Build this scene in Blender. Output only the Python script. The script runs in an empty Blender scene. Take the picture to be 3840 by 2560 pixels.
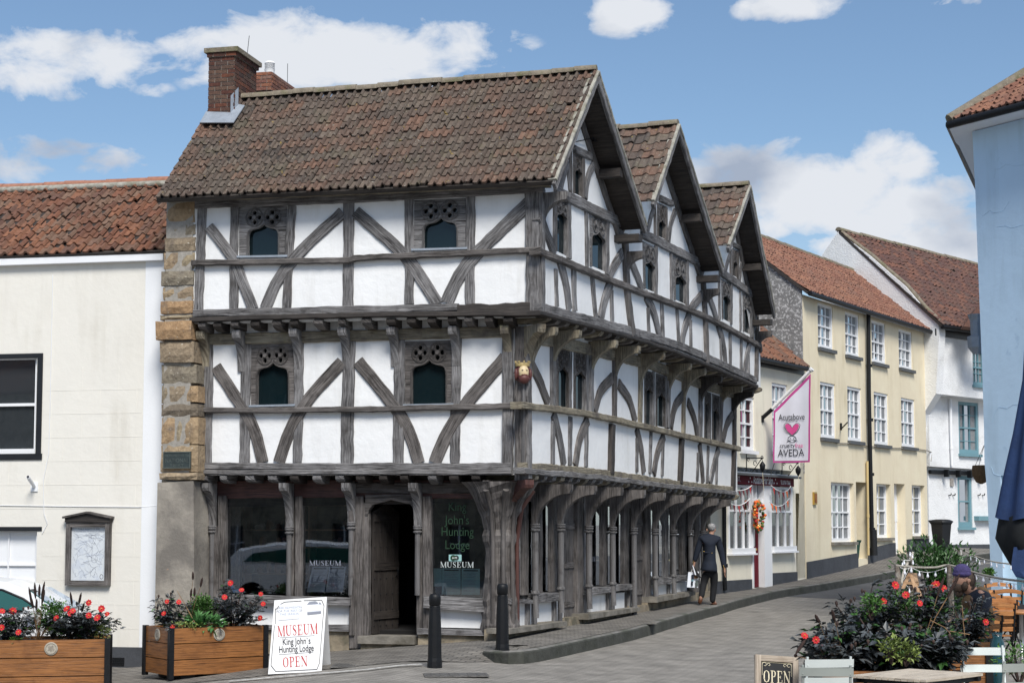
import bpy, math, random
from mathutils import Vector, Matrix
from mathutils.geometry import tessellate_polygon
random.seed(7)
R = math.radians
SC = bpy.context.scene
COL = SC.collection
# ------------------------------------------------------------------ camera
FPX = 6531.0; TILT = R(4.7); PX0 = 1920.0; PY0 = 1446.5; EYE = 1.6
cd = bpy.data.cameras.new("camera"); cam = bpy.data.objects.new("camera", cd); COL.objects.link(cam)
cam.location = (0, 0, EYE); cam.rotation_euler = (R(90) + TILT, 0, 0)
cd.sensor_width = 36; cd.lens = FPX / 3840 * 36; cd.shift_y = (PY0 - 1280) / 3840
cd.clip_end = 3000; cd.clip_start = 0.1
SC.camera = cam
# ------------------------------------------------------------------ exposure
SC.view_settings.view_transform = 'Standard'; SC.view_settings.look = 'None'
SC.view_settings.gamma = 1; SC.view_settings.exposure = 0.5
try: SC.view_settings.use_curve_mapping = False
except Exception: pass
# ------------------------------------------------------------------ sun
SUN_EL, SUN_AZ = R(48), R(167)      # azimuth clockwise from +Y: behind the camera, to the right
sl = bpy.data.lights.new("sun", 'SUN'); sun = bpy.data.objects.new("sun", sl); COL.objects.link(sun)
sl.energy = 3.0; sl.angle = R(22); sl.color = (1.0, 0.955, 0.88)
sdir = Vector((math.sin(SUN_AZ) * math.cos(SUN_EL), math.cos(SUN_AZ) * math.cos(SUN_EL), math.sin(SUN_EL)))
sun.rotation_euler = (-sdir).to_track_quat('-Z', 'Y').to_euler(); sun.location = (0, 0, 40)
# ------------------------------------------------------------------ pixel helpers (crops of the photograph, in its own pixels)
CR = dict(V=(0,0,1.6327), A=(540,650,.7652), B=(1840,200,.8289), C=(560,1700,.6803), D=(1800,1400,.6378), E=(2600,800,.8289),
          F=(2800,1900,.4422), G=(0,600,1.25), H=(0,1900,.5272), I=(740,150,.2232), J=(2660,1350,.5742), K=(3440,250,.4145),
          L=(3400,1300,.5104), M=(2520,1920,.255), O=(2700,2400,.4847), Q=(3400,2050,.3252), R=(1860,1100,.4464), S=(2400,1300,.3826), X=(0,0,1))
def c(k, x, y):
    o = CR[k]; return (o[0] + x * o[2], o[1] + y * o[2])
_fw = Vector((0, math.cos(TILT), math.sin(TILT))); _up = Vector((0, -math.sin(TILT), math.cos(TILT)))
def ray(u, v):
    return (Vector((1, 0, 0)) * ((u - PX0) / FPX) + _up * ((PY0 - v) / FPX) + _fw)
CAM = Vector((0, 0, EYE))
def atY(k, x, y, Y):
    d = ray(*c(k, x, y)); return CAM + d * (Y / d.y)
# ------------------------------------------------------------------ world: daylight sky with cumulus
W = bpy.data.worlds.new("World"); SC.world = W; W.use_nodes = True
nt = W.node_tree; nt.nodes.clear()
def NN(nt, t, **kw):
    n = nt.nodes.new(t)
    for k, v in kw.items():
        if k in n.inputs.keys(): n.inputs[k].default_value = v
        else: setattr(n, k, v)
    return n
out = NN(nt, 'ShaderNodeOutputWorld'); bg = NN(nt, 'ShaderNodeBackground'); bg.inputs[1].default_value = 0.076
nt.links.new(bg.outputs[0], out.inputs[0])
sky = NN(nt, 'ShaderNodeTexSky'); sky.sky_type = 'NISHITA'; sky.sun_disc = False
sky.sun_elevation = SUN_EL; sky.sun_rotation = SUN_AZ; sky.dust_density = 0.6; sky.ozone_density = 2.2; sky.air_density = 1.0
geo = NN(nt, 'ShaderNodeTexCoord')
def M(nt, op, a, b=None, cc=None, clamp=False):
    n = nt.nodes.new('ShaderNodeMath'); n.operation = op; n.use_clamp = clamp
    for i, v in enumerate((a, b, cc)):
        if v is None: continue
        if isinstance(v, (int, float)): n.inputs[i].default_value = v
        else: nt.links.new(v, n.inputs[i])
    return n.outputs[0]
blobs = [(100,130,210,62,1),(40,160,120,70,.9),(225,120,70,40,.6),(130,372,190,38,.9),(40,360,120,60,.8),(350,205,40,18,.3),
         (800,135,330,85,1.15),(680,90,170,62,1.1),(960,150,200,60,.9),(540,170,60,35,.3),(620,175,160,50,.8),
         (1440,28,90,42,1),(1820,12,110,34,.9),(2210,0,70,18,.6),(1700,400,170,70,1),(1880,430,230,75,1.1),(2060,370,120,75,1.15),(2140,440,140,60,.9),
         (2130,520,190,45,.9),(1900,500,160,30,.6),(1760,530,90,40,.7),(2000,560,220,40,.8),(2110,480,190,80,1.1),(1940,480,200,70,1),(2200,560,130,50,1),(250,362,90,30,1.0),(140,345,120,40,1.1),(400,100,45,22,.35),(1690,350,60,25,.7)]
acc = None
for (bx, by, rx, ry, st) in blobs:
    d = ray(*c('V', bx, by)).normalized()
    sub = NN(nt, 'ShaderNodeVectorMath'); sub.operation = 'SUBTRACT'; nt.links.new(geo.outputs['Generated'], sub.inputs[0]); sub.inputs[1].default_value = d
    mul = NN(nt, 'ShaderNodeVectorMath'); mul.operation = 'MULTIPLY'; nt.links.new(sub.outputs[0], mul.inputs[0])
    mul.inputs[1].default_value = (4000 / rx, 4000 / rx, 4000 / ry)
    ln = NN(nt, 'ShaderNodeVectorMath'); ln.operation = 'LENGTH'; nt.links.new(mul.outputs[0], ln.inputs[0])
    v = M(nt, 'MULTIPLY', M(nt, 'SUBTRACT', 1.45, ln.outputs['Value'], clamp=True), st)
    acc = v if acc is None else M(nt, 'MAXIMUM', acc, v)
mp = NN(nt, 'ShaderNodeMapping'); mp.inputs['Scale'].default_value = (1, 1, 1.7); nt.links.new(geo.outputs['Generated'], mp.inputs[0])
n1 = NN(nt, 'ShaderNodeTexNoise'); n1.inputs['Scale'].default_value = 30; n1.inputs['Detail'].default_value = 9; n1.inputs['Roughness'].default_value = .58
n1.inputs['Distortion'].default_value = .35; nt.links.new(mp.outputs[0], n1.inputs['Vector'])
n2 = NN(nt, 'ShaderNodeTexNoise'); n2.inputs['Scale'].default_value = 3.2; n2.inputs['Detail'].default_value = 6; nt.links.new(mp.outputs[0], n2.inputs['Vector'])
sx = NN(nt, 'ShaderNodeSeparateXYZ'); nt.links.new(geo.outputs['Generated'], sx.inputs[0])
# general broken cloud for the rest of the sky (behind and above the view)
away = M(nt, 'SUBTRACT', .86, sx.outputs['Y'], clamp=True)
gen = M(nt, 'MULTIPLY', M(nt, 'MULTIPLY', M(nt, 'SUBTRACT', n2.outputs[0], .44, clamp=True), 6.0), M(nt, 'MULTIPLY', away, 5.0, clamp=True))
tot = M(nt, 'MAXIMUM', acc, gen)
n4 = NN(nt, 'ShaderNodeTexNoise'); n4.inputs['Scale'].default_value = 9; n4.inputs['Detail'].default_value = 8; n4.inputs['Roughness'].default_value = .6; nt.links.new(mp.outputs[0], n4.inputs['Vector'])
fb = M(nt, 'ADD', M(nt, 'MULTIPLY', n1.outputs[0], 2.1), M(nt, 'MULTIPLY', n4.outputs[0], 2.0))
mask = M(nt, 'MULTIPLY', M(nt, 'SUBTRACT', M(nt, 'ADD', M(nt, 'MULTIPLY', tot, .95), fb), 2.48), 1.8, clamp=True)
mask = M(nt, 'MULTIPLY', mask, M(nt, 'SUBTRACT', 1.7, M(nt, 'MULTIPLY', mask, .7)))
mask = M(nt, 'MULTIPLY', mask, M(nt, 'MULTIPLY', tot, 6.0, clamp=True))
n3 = NN(nt, 'ShaderNodeTexNoise'); n3.inputs['Scale'].default_value = 11; n3.inputs['Detail'].default_value = 7; nt.links.new(mp.outputs[0], n3.inputs['Vector'])
cr = NN(nt, 'ShaderNodeValToRGB'); nt.links.new(n3.outputs[0], cr.inputs[0])
cr.color_ramp.elements[0].position = .3; cr.color_ramp.elements[0].color = (3.5, 4.1, 5.2, 1)
cr.color_ramp.elements[1].position = .52; cr.color_ramp.elements[1].color = (7.2, 7.5, 8.0, 1)
# haze whitening low down
hz = M(nt, 'MULTIPLY', M(nt, 'SUBTRACT', .22, sx.outputs['Z'], clamp=True), 1.6, clamp=True)
mxh = NN(nt, 'ShaderNodeMix'); mxh.data_type = 'RGBA'; nt.links.new(hz, mxh.inputs[0]); 
tint = NN(nt, 'ShaderNodeMix'); tint.data_type = 'RGBA'; tint.blend_type = 'MULTIPLY'; tint.inputs[0].default_value = 1
nt.links.new(sky.outputs[0], tint.inputs[6]); tint.inputs[7].default_value = (1.04, 1.1, 1.13, 1)
nt.links.new(tint.outputs[2], mxh.inputs[6]); mxh.inputs[7].default_value = (5.6, 6.4, 7.4, 1)
mx = NN(nt, 'ShaderNodeMix'); mx.data_type = 'RGBA'; nt.links.new(mask, mx.inputs[0]); nt.links.new(mxh.outputs[2], mx.inputs[6]); nt.links.new(cr.outputs[0], mx.inputs[7])
nt.links.new(mx.outputs[2], bg.inputs[0])

# ------------------------------------------------------------------ materials
MATS = {}
def mat(name, col, rough=.8, var=.12, scale=3.0, bump=.0, bscale=30., metal=0., spec=.5, col2=None, stain=None, uvrand=0., uvcols=None, streak=None, spots=None, grain=False, emit=0.):
    if name in MATS: return MATS[name]
    m = bpy.data.materials.new(name); m.use_nodes = True; t = m.node_tree; b = t.nodes['Principled BSDF']
    b.inputs['Roughness'].default_value = rough; b.inputs['Metallic'].default_value = metal; b.inputs['Specular IOR Level'].default_value = spec
    tc = NN(t, 'ShaderNodeTexCoord'); obj = tc.outputs['Object']
    gx = NN(t, 'ShaderNodeNewGeometry')
    pos = gx.outputs['Position']
    def noise(sc, det=5, vec=pos, ro=.6):
        n = NN(t, 'ShaderNodeTexNoise'); n.inputs['Scale'].default_value = sc; n.inputs['Detail'].default_value = det; n.inputs['Roughness'].default_value = ro
        t.links.new(vec, n.inputs['Vector']); return n.outputs[0]
    def mixc(f, a, bb, mode='MIX'):
        x = NN(t, 'ShaderNodeMix'); x.data_type = 'RGBA'; x.blend_type = mode
        for i, v in ((0, f), (6, a), (7, bb)):
            if isinstance(v, (int, float)): x.inputs[i].default_value = v
            elif isinstance(v, tuple): x.inputs[i].default_value = (*v[:3], 1)
            else: t.links.new(v, x.inputs[i])
        return x.outputs[2]
    def ramp(f, lo, hi):
        return M(t, 'DIVIDE', M(t, 'SUBTRACT', f, lo), hi - lo, clamp=True)
    base = tuple(col)
    lo = tuple(v * (1 - var) for v in col); hi = tuple(v * (1 + var) for v in col)
    if col2: hi = col2
    if grain:
        mpn = NN(t, 'ShaderNodeMapping'); t.links.new(tc.outputs['UV'], mpn.inputs[0]); mpn.inputs['Scale'].default_value = (1.2, 16, 1)
        g = noise(2.2, 8, mpn.outputs[0], .7)
        g2 = noise(1.3, 3, tc.outputs['UV'])
        f = ramp(M(t, 'ADD', M(t, 'MULTIPLY', g, .8), M(t, 'MULTIPLY', g2, .4)), .47, .74)
        cur = mixc(f, lo, hi)
        mp2 = NN(t, 'ShaderNodeMapping'); t.links.new(tc.outputs['UV'], mp2.inputs[0]); mp2.inputs['Scale'].default_value = (1.0, 34, 1)
        ck = noise(2.0, 4, mp2.outputs[0], .6)
        cur = mixc(M(t, 'MULTIPLY', ramp(ck, .57, .64), .85), cur, (col[0]*.22, col[1]*.2, col[2]*.2))
        cur = mixc(ramp(noise(5, 5), .55, .8), cur, (col[0]*.6, col[1]*.55, col[2]*.5))
    else:
        cur = mixc(ramp(noise(scale), .3, .7), lo, hi)
    if uvcols or uvrand:
        sep = NN(t, 'ShaderNodeSeparateXYZ'); t.links.new(tc.outputs['UV'], sep.inputs[0])
        cmb = NN(t, 'ShaderNodeCombineXYZ'); t.links.new(M(t, 'FLOOR', sep.outputs[0]), cmb.inputs[0]); t.links.new(M(t, 'FLOOR', sep.outputs[1]), cmb.inputs[1])
        wn = NN(t, 'ShaderNodeTexWhiteNoise'); wn.noise_dimensions = '2D'; t.links.new(cmb.outputs[0], wn.inputs['Vector'])
        if uvcols:
            r = NN(t, 'ShaderNodeValToRGB'); r.color_ramp.interpolation = 'LINEAR'
            while len(r.color_ramp.elements) < len(uvcols): r.color_ramp.elements.new(.5)
            for i, cc in enumerate(uvcols):
                r.color_ramp.elements[i].position = i / (len(uvcols) - 1); r.color_ramp.elements[i].color = (*cc, 1)
            t.links.new(wn.outputs['Value'], r.inputs[0])
            cur = mixc(.85, cur, r.outputs[0])
            cur = mixc(ramp(noise(18, 6), .35, .75), cur, mixc(1., cur, (.55, .52, .5), 'MULTIPLY'))
        if uvrand:
            cur = mixc(1.0, cur, mixc(wn.outputs['Value'], (1 - uvrand,) * 3, (1 + uvrand,) * 3), 'MULTIPLY')
    for (sc, lo_, hi_, scol, amt) in (stain or []):
        cur = mixc(M(t, 'MULTIPLY', ramp(noise(sc, 6), lo_, hi_), amt), cur, scol)
    if streak:
        mps = NN(t, 'ShaderNodeMapping'); t.links.new(pos, mps.inputs[0]); mps.inputs['Scale'].default_value = (1, 1, .13)
        for (sc, lo_, hi_, scol, amt) in streak: cur = mixc(M(t, 'MULTIPLY', M(t, 'MULTIPLY', ramp(noise(sc, 6, mps.outputs[0]), lo_, hi_), ramp(noise(.9, 3), .4, .62)), amt), cur, scol)
    for (sc, thr, scol, amt) in (spots or []):
        cur = mixc(M(t, 'MULTIPLY', ramp(noise(sc, 3, pos, .5), thr, thr + .05), amt), cur, scol)
    t.links.new(cur, b.inputs['Base Color'])
    if bump:
        bp = NN(t, 'ShaderNodeBump'); bp.inputs['Strength'].default_value = bump; bp.inputs['Distance'].default_value = .02
        if grain: t.links.new(ck, bp.inputs['Height'])
        else: t.links.new(noise(bscale, 5), bp.inputs['Height'])
        t.links.new(bp.outputs[0], b.inputs['Normal'])
    if emit:
        b.inputs['Emission Color'].default_value = (*col, 1); b.inputs['Emission Strength'].default_value = emit
    MATS[name] = m; return m
def brickmat(name, c1, c2, mortar, bw, bh, msize=.01, rough=.85, axis='xz', bump=.5, stain=None, offset=.5, var=.3, rot=0., warp=0.):
    m = bpy.data.materials.new(name); m.use_nodes = True; t = m.node_tree; b = t.nodes['Principled BSDF']; b.inputs['Roughness'].default_value = rough
    tc = NN(t, 'ShaderNodeTexCoord'); mpn = NN(t, 'ShaderNodeMapping'); t.links.new(tc.outputs['UV'], mpn.inputs[0]); mpn.inputs['Rotation'].default_value = (0, 0, rot)
    bt = NN(t, 'ShaderNodeTexBrick'); bt.inputs['Scale'].default_value = 1; bt.inputs['Brick Width'].default_value = bw; bt.inputs['Row Height'].default_value = bh
    bt.inputs['Mortar Size'].default_value = msize; bt.inputs['Mortar Smooth'].default_value = .3; bt.inputs['Bias'].default_value = 0; bt.offset = offset
    bt.inputs['Color1'].default_value = (*c1, 1); bt.inputs['Color2'].default_value = (*c2, 1); bt.inputs['Mortar'].default_value = (*mortar, 1)
    src = mpn.outputs[0]
    if warp:
        nw = NN(t, 'ShaderNodeTexNoise'); nw.inputs['Scale'].default_value = 1.5; t.links.new(src, nw.inputs['Vector'])
        vm = NN(t, 'ShaderNodeVectorMath'); vm.operation = 'MULTIPLY_ADD'; t.links.new(nw.outputs['Color'], vm.inputs[0]); vm.inputs[1].default_value = (warp, warp, 0); t.links.new(src, vm.inputs[2]); src = vm.outputs[0]
    t.links.new(src, bt.inputs['Vector'])
    n = NN(t, 'ShaderNodeTexNoise'); n.inputs['Scale'].default_value = 2.5; n.inputs['Detail'].default_value = 8; t.links.new(src, n.inputs['Vector'])
    mxx = NN(t, 'ShaderNodeMix'); mxx.data_type = 'RGBA'; mxx.blend_type = 'MULTIPLY'; mxx.inputs[0].default_value = 1
    rr = NN(t, 'ShaderNodeValToRGB'); rr.color_ramp.elements[0].position = .3; rr.color_ramp.elements[1].position = .7
    rr.color_ramp.elements[0].color = (1 - var, 1 - var, 1 - var, 1); rr.color_ramp.elements[1].color = (1 + var, 1 + var, 1 + var, 1)
    t.links.new(n.outputs[0], rr.inputs[0]); t.links.new(bt.outputs['Color'], mxx.inputs[6]); t.links.new(rr.outputs[0], mxx.inputs[7])
    n5 = NN(t, 'ShaderNodeTexNoise'); n5.inputs['Scale'].default_value = 70; n5.inputs['Detail'].default_value = 4; t.links.new(src, n5.inputs['Vector'])
    m5 = NN(t, 'ShaderNodeMix'); m5.data_type = 'RGBA'; m5.blend_type = 'MULTIPLY'; m5.inputs[0].default_value = 1
    r5 = NN(t, 'ShaderNodeValToRGB'); r5.color_ramp.elements[0].position = .35; r5.color_ramp.elements[1].position = .65
    r5.color_ramp.elements[0].color = (.75, .75, .75, 1); r5.color_ramp.elements[1].color = (1.25, 1.25, 1.25, 1)
    t.links.new(n5.outputs[0], r5.inputs[0]); t.links.new(mxx.outputs[2], m5.inputs[6]); t.links.new(r5.outputs[0], m5.inputs[7])
    t.links.new(m5.outputs[2], b.inputs['Base Color'])
    bp = NN(t, 'ShaderNodeBump'); bp.inputs['Strength'].default_value = bump; bp.inputs['Distance'].default_value = .01; bp.invert = True
    t.links.new(bt.outputs['Fac'], bp.inputs['Height']); t.links.new(bp.outputs[0], b.inputs['Normal'])
    MATS[name] = m; return m
def glassmat(name, tint=(.01, .014, .016), refl=.5, thru=0.):
    m = bpy.data.materials.new(name); m.use_nodes = True; t = m.node_tree; t.nodes.clear(); o = NN(t, 'ShaderNodeOutputMaterial')
    gl = NN(t, 'ShaderNodeBsdfGlossy'); gl.inputs['Roughness'].default_value = .015; gl.inputs['Color'].default_value = (.9, .95, 1, 1)
    fr = NN(t, 'ShaderNodeFresnel'); fr.inputs['IOR'].default_value = 1.5
    if thru: un = NN(t, 'ShaderNodeBsdfTransparent'); un.inputs['Color'].default_value = (thru, thru, thru, 1)
    else: un = NN(t, 'ShaderNodeBsdfDiffuse'); un.inputs['Color'].default_value = (*tint, 1)
    mi = NN(t, 'ShaderNodeMixShader'); f = M(t, 'MULTIPLY', fr.outputs[0], refl * 2)
    t.links.new(f, mi.inputs[0]); t.links.new(un.outputs[0], mi.inputs[1]); t.links.new(gl.outputs[0], mi.inputs[2]); t.links.new(mi.outputs[0], o.inputs[0])
    g0 = NN(t, 'ShaderNodeNewGeometry'); n = NN(t, 'ShaderNodeTexNoise'); n.inputs['Scale'].default_value = 1.2; t.links.new(g0.outputs['Position'], n.inputs['Vector'])
    bp = NN(t, 'ShaderNodeBump'); bp.inputs['Strength'].default_value = .06; bp.inputs['Distance'].default_value = .02; t.links.new(n.outputs[0], bp.inputs['Height'])
    t.links.new(bp.outputs[0], gl.inputs['Normal'])
    MATS[name] = m; return m

mat('timber', (.062, .058, .059), .88, .4, grain=True, bump=1.0, col2=(.30, .293, .297), stain=[(2.2, .55, .75, (.075, .062, .058), .6), (1.1, .55, .7, (.3, .3, .31), .35)])
mat('timber_brown', (.04, .034, .032), .85, .4, grain=True, bump=1.0, col2=(.2, .183, .175), stain=[(1.7, .5, .75, (.27, .25, .24), .45)])
mat('timber_pale', (.17, .145, .105), .88, .3, grain=True, bump=.7, col2=(.37, .33, .25), stain=[(3, .5, .7, (.07, .06, .055), .8), (9, .6, .7, (.25, .24, .1), .3)])
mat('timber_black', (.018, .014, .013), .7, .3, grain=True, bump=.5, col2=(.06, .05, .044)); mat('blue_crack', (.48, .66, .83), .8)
mat('timber_red', (.055, .02, .018), .55, .3, grain=True, bump=.5, col2=(.13, .055, .045))
mat('plaster', (.79, .80, .81), .9, .04, 1.5, bump=.5, bscale=7, streak=[(5, .5, .75, (.52, .51, .48), .55)], stain=[(.9, .55, .8, (.62, .63, .62), .5), (9, .66, .74, (.6, .6, .57), .35)])
mat('cream_paint', (.73, .71, .655), .85, .03, 1.2, bump=.3, bscale=7, stain=[(1.2, .55, .75, (.67, .645, .585), .4)], streak=[(3.5, .5, .72, (.55, .52, .45), .5)])
mat('white_paint', (.78, .80, .83), .7, .02, 2, bump=.1, bscale=30)
mat('window_white', (.80, .81, .83), .45, .03, 3)
mat('yellow_paint', (.74, .655, .485), .85, .03, 1.1, bump=.25, bscale=8, stain=[(1.1, .5, .75, (.80, .75, .57), .5), (2.5, .62, .8, (.7, .6, .4), .35)], streak=[(3.5, .48, .7, (.52, .44, .28), .6)])
mat('ochre_paint', (.55, .42, .20), .85, .06, 1.5, bump=.2)
mat('salon_paint', (.78, .735, .61), .85, .03, 1.1, bump=.25, bscale=8, stain=[(1.4, .55, .75, (.70, .65, .52), .5)], streak=[(3.5, .5, .72, (.5, .46, .36), .6)])
mat('blue_paint', (.55, .74, .93), .75, .03, .8, bump=.3, bscale=6, stain=[(.7, .55, .8, (.52, .71, .88), .5), (3.5, .66, .72, (.4, .58, .78), .5)], streak=[(2.5, .48, .7, (.42, .58, .72), .7)])
mat('rough_white', (.78, .79, .80), .95, .05, 3, bump=1.0, bscale=22, stain=[(1.3, .52, .75, (.52, .52, .51), .6)])
mat('grubby_white', (.5, .5, .48), .95, .15, 2, bump=.8, bscale=14, stain=[(2.3, .5, .65, (.22, .2, .16), .6)])
mat('pebbledash', (.2, .2, .2), .95, .3, 5, bump=1.0, bscale=30, spots=[(16, .53, (.5, .5, .5), .8)], stain=[(1.0, .5, .7, (.07, .07, .07), .5)])
mat('black_paint', (.012, .013, .016), .4, .2, 4)
mat('plinth_grey', (.05, .055, .065), .8, .2, 3, bump=.4, bscale=15)
mat('concrete', (.34, .31, .265), .95, .2, 2, bump=.5, bscale=18, stain=[(1.4, .42, .66, (.12, .11, .10), .8), (2.6, .66, .7, (.52, .3, .17), .7), (.9, .55, .7, (.38, .35, .29), .5)])
mat('lead', (.33, .37, .42), .45, .15, 6, bump=.3, bscale=10, metal=.3)
STC = [(.40, .24, .12), (.36, .30, .20), (.22, .20, .16), (.44, .30, .17), (.30, .25, .17), (.14, .12, .10), (.42, .33, .22)]
mat('pier_stone', (.35, .27, .18), .95, .2, 4, bump=1.0, bscale=20, uvcols=STC, stain=[(5, .55, .7, (.12, .10, .085), .65)], spots=[(24, .68, (.6, .57, .5), .8)])
mat('base_stone', (.26, .22, .16), .95, .3, 3, bump=.9, bscale=12, stain=[(2.4, .5, .62, (.09, .085, .06), .8), (4, .6, .7, (.36, .25, .12), .5)])
mat('sill_stone', (.2, .185, .16), .9, .3, 4, bump=.6, bscale=18, stain=[(3, .5, .65, (.09, .08, .06), .7)])
LICH = [(38, .66, (.42, .43, .38), .7), (55, .7, (.5, .5, .46), .6), (9, .7, (.45, .32, .05), .45)]
mat('old_tiles', (.145, .12, .1), .9, .3, 5, bump=.6, bscale=40, uvcols=[(.145, .092, .07), (.085, .07, .062), (.195, .108, .075), (.11, .086, .072), (.16, .125, .10), (.10, .068, .055)], spots=LICH, stain=[(1.2, .5, .8, (.11, .1, .08), .45), (2.4, .57, .68, (.1, .09, .055), .4), (5, .6, .7, (.15, .13, .08), .4)])
mat('red_tiles', (.2, .095, .065), .85, .3, 5, bump=.5, bscale=40, uvcols=[(.22, .092, .052), (.14, .066, .044), (.28, .125, .068), (.18, .092, .06), (.2, .13, .09), (.13, .07, .052)], spots=[(42, .7, (.4, .36, .3), .6), (12, .71, (.12, .1, .04), .7)], stain=[(1.6, .5, .75, (.11, .06, .045), .5)])
mat('street_tiles', (.25, .12, .08), .88, .3, 5, bump=.4, bscale=30, uvcols=[(.27, .125, .085), (.19, .085, .06), (.33, .16, .1), (.22, .12, .09)], stain=[(1.1, .5, .8, (.17, .1, .075), .6)])
mat('brown_tiles', (.13, .07, .06), .88, .3, 5, bump=.4, bscale=30, uvcols=[(.14, .065, .05), (.1, .055, .05), (.2, .09, .06), (.085, .06, .055)], stain=[(1.1, .5, .8, (.1, .075, .06), .5)])
mat('ridge_moss', (.2, .17, .13), .95, .3, 9, bump=.7, bscale=26, stain=[(4, .5, .65, (.12, .12, .05), .7)], spots=[(30, .66, (.45, .45, .4), .6)])
mat('ridge_red', (.32, .15, .1), .9, .25, 8, bump=.5)
mat('mortar_strip', (.33, .32, .28), .95, .3, 9, bump=.6, stain=[(6, .5, .65, (.16, .15, .1), .7)])
BRC = [(.13, .045, .03), (.07, .03, .025), (.19, .065, .035), (.1, .05, .04), (.16, .1, .07), (.06, .04, .038)]
mat('chimney_brick', (.12, .05, .035), .95, .3, 20, bump=.8, bscale=40, uvcols=BRC, stain=[(6, .56, .7, (.05, .045, .035), .6), (9, .66, .74, (.2, .17, .05), .5)])
mat('pink_brick', (.25, .12, .09), .95, .3, 20, bump=.8, bscale=40, uvcols=[(.27, .12, .085), (.2, .09, .07), (.33, .13, .07), (.24, .15, .12)], stain=[(6, .6, .75, (.1, .08, .06), .5)])
mat('mortar', (.3, .28, .25), .95, .2, 20, bump=.3)
mat('lead_dark', (.08, .085, .09), .6, .2, 6)
mat('iron_black', (.007, .008, .01), .5, .2, 8, bump=.15, bscale=20, spec=.3)
mat('oak_plank', (.22, .085, .022), .5, .25, grain=True, bump=.35, col2=(.34, .14, .04))
mat('oak_pale', (.38, .22, .11), .55, .3, grain=True, bump=.3, col2=(.5, .32, .18))
mat('teak', (.40, .165, .05), .45, .2, grain=True, bump=.2, col2=(.55, .25, .09))
mat('bark', (.2, .17, .14), .95, .4, 30, bump=.9, bscale=40, stain=[(12, .5, .6, (.42, .40, .36), .7)])
mat('slat_wood', (.52, .45, .36), .6, .15, grain=True, bump=.15, col2=(.66, .58, .47))
mat('chair_paint', (.62, .67, .66), .4, .05, 4)
mat('chair_grey', (.33, .36, .34), .45, .06, 4)
mat('sign_white', (.84, .85, .86), .4, .02, 3, stain=[(2.5, .62, .8, (.7, .7, .68), .4)])
mat('paper', (.62, .68, .74), .8, .03, 3); mat('paper_teal', (.30, .52, .52), .8, .03, 3); mat('paper_white', (.78, .82, .9), .8, .03, 3)
mat('ink_red', (.5, .025, .03), .6, .05); mat('ink_black', (.02, .02, .03), .6, .05); mat('ink_grey', (.25, .27, .33), .7, .1)
mat('ink_green', (.006, .035, .012), .6, .1); mat('ink_pale', (.5, .56, .56), .6, .05); mat('ink_white', (.85, .85, .85), .6, .02)
mat('map_paper', (.62, .66, .70), .6, .03, 4, spots=[(26, .62, (.5, .55, .62), .6)], stain=[(8, .5, .58, (.48, .53, .62), .5)])
mat('bronze', (.045, .06, .06), .5, .3, 10, metal=.4); mat('bronze_edge', (.11, .13, .12), .45, .2, 10, metal=.4)
mat('magenta', (.48, .06, .26), .7, .05); mat('flag_cloth', (.66, .66, .74), .8, .03, 3, bump=.3, bscale=4); mat('pink_heart', (.62, .07, .26), .7, .05)
mat('maroon', (.13, .012, .022), .75, .1, 3, spec=.2); mat('pole_white', (.8, .8, .8), .4, .02)
mat('orange_cloth', (.85, .17, .03), .8, .1); mat('red_cloth', (.4, .02, .02), .8, .1); mat('maroon_cloth', (.13, .015, .02), .8, .1)
mat('teal_paint', (.15, .29, .34), .5, .08, 3); mat('bin_black', (.007, .008, .01), .55, .15, 6, bump=.2); mat('bin_green', (.01, .05, .035), .5, .1)
mat('asphalt', (.085, .087, .092), .9, .18, 1.2, bump=.5, bscale=60, stain=[(.5, .5, .7, (.09, .092, .096), .5)])
mat('kerb_shade_moss', (.05, .052, .045), .9, .3, 6, bump=.6, bscale=20, stain=[(2, .5, .7, (.02, .024, .015), .7)]); mat('kerb_stone', (.16, .155, .145), .85, .25, 5, bump=.5, bscale=25, stain=[(2, .5, .65, (.05, .058, .04), .75)])  # upright kerb face: moss, and its shade put into the darker colour
mat('road_white', (.62, .62, .6), .8, .1, 8, stain=[(18, .52, .6, (.2, .2, .2), .9)]); mat('road_yellow', (.5, .42, .2), .8, .1, 8, stain=[(14, .5, .6, (.15, .15, .14), .8)])
mat('manhole', (.16, .155, .148), .5, .3, 8, metal=.4, bump=.8, bscale=60)
mat('leaf_dark', (.024, .031, .033), .36, .4, 8, col2=(.115, .13, .14)); mat('leaf_green', (.035, .10, .02), .55, .4, 8, col2=(.10, .24, .04)); mat('leaf_mid', (.02, .065, .018), .5, .4, 8, col2=(.06, .16, .035))
mat('leaf_lime', (.14, .2, .05), .6, .3, 8, col2=(.3, .38, .1)); mat('leaf_fresh', (.05, .16, .05), .55, .3, 8, col2=(.12, .3, .09)); mat('stem_dark', (.05, .03, .025), .8, .3, 8)
mat('petal_red', (.5, .007, .012), .6, .15, 8); mat('flower_eye', (.75, .25, .02), .6, .1); mat('seed_head', (.035, .018, .014), .9, .3, 30, bump=.8, bscale=80)
mat('dry_leaf', (.2, .11, .05), .8, .3, 8, col2=(.32, .2, .1)); mat('soil', (.03, .022, .016), .95, .3, 12, bump=.8)
mat('emblem', (.40, .37, .31), .7, .2, 26, bump=.4); mat('emblem_relief', (.27, .24, .2), .7, .25, 30)
mat('navy_cloth', (.006, .011, .024), .85, .2, 10, bump=.3, bscale=60); mat('black_cloth', (.006, .007, .01), .85, .2, 10); mat('skin', (.42, .24, .17), .6, .08, 8)
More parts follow.
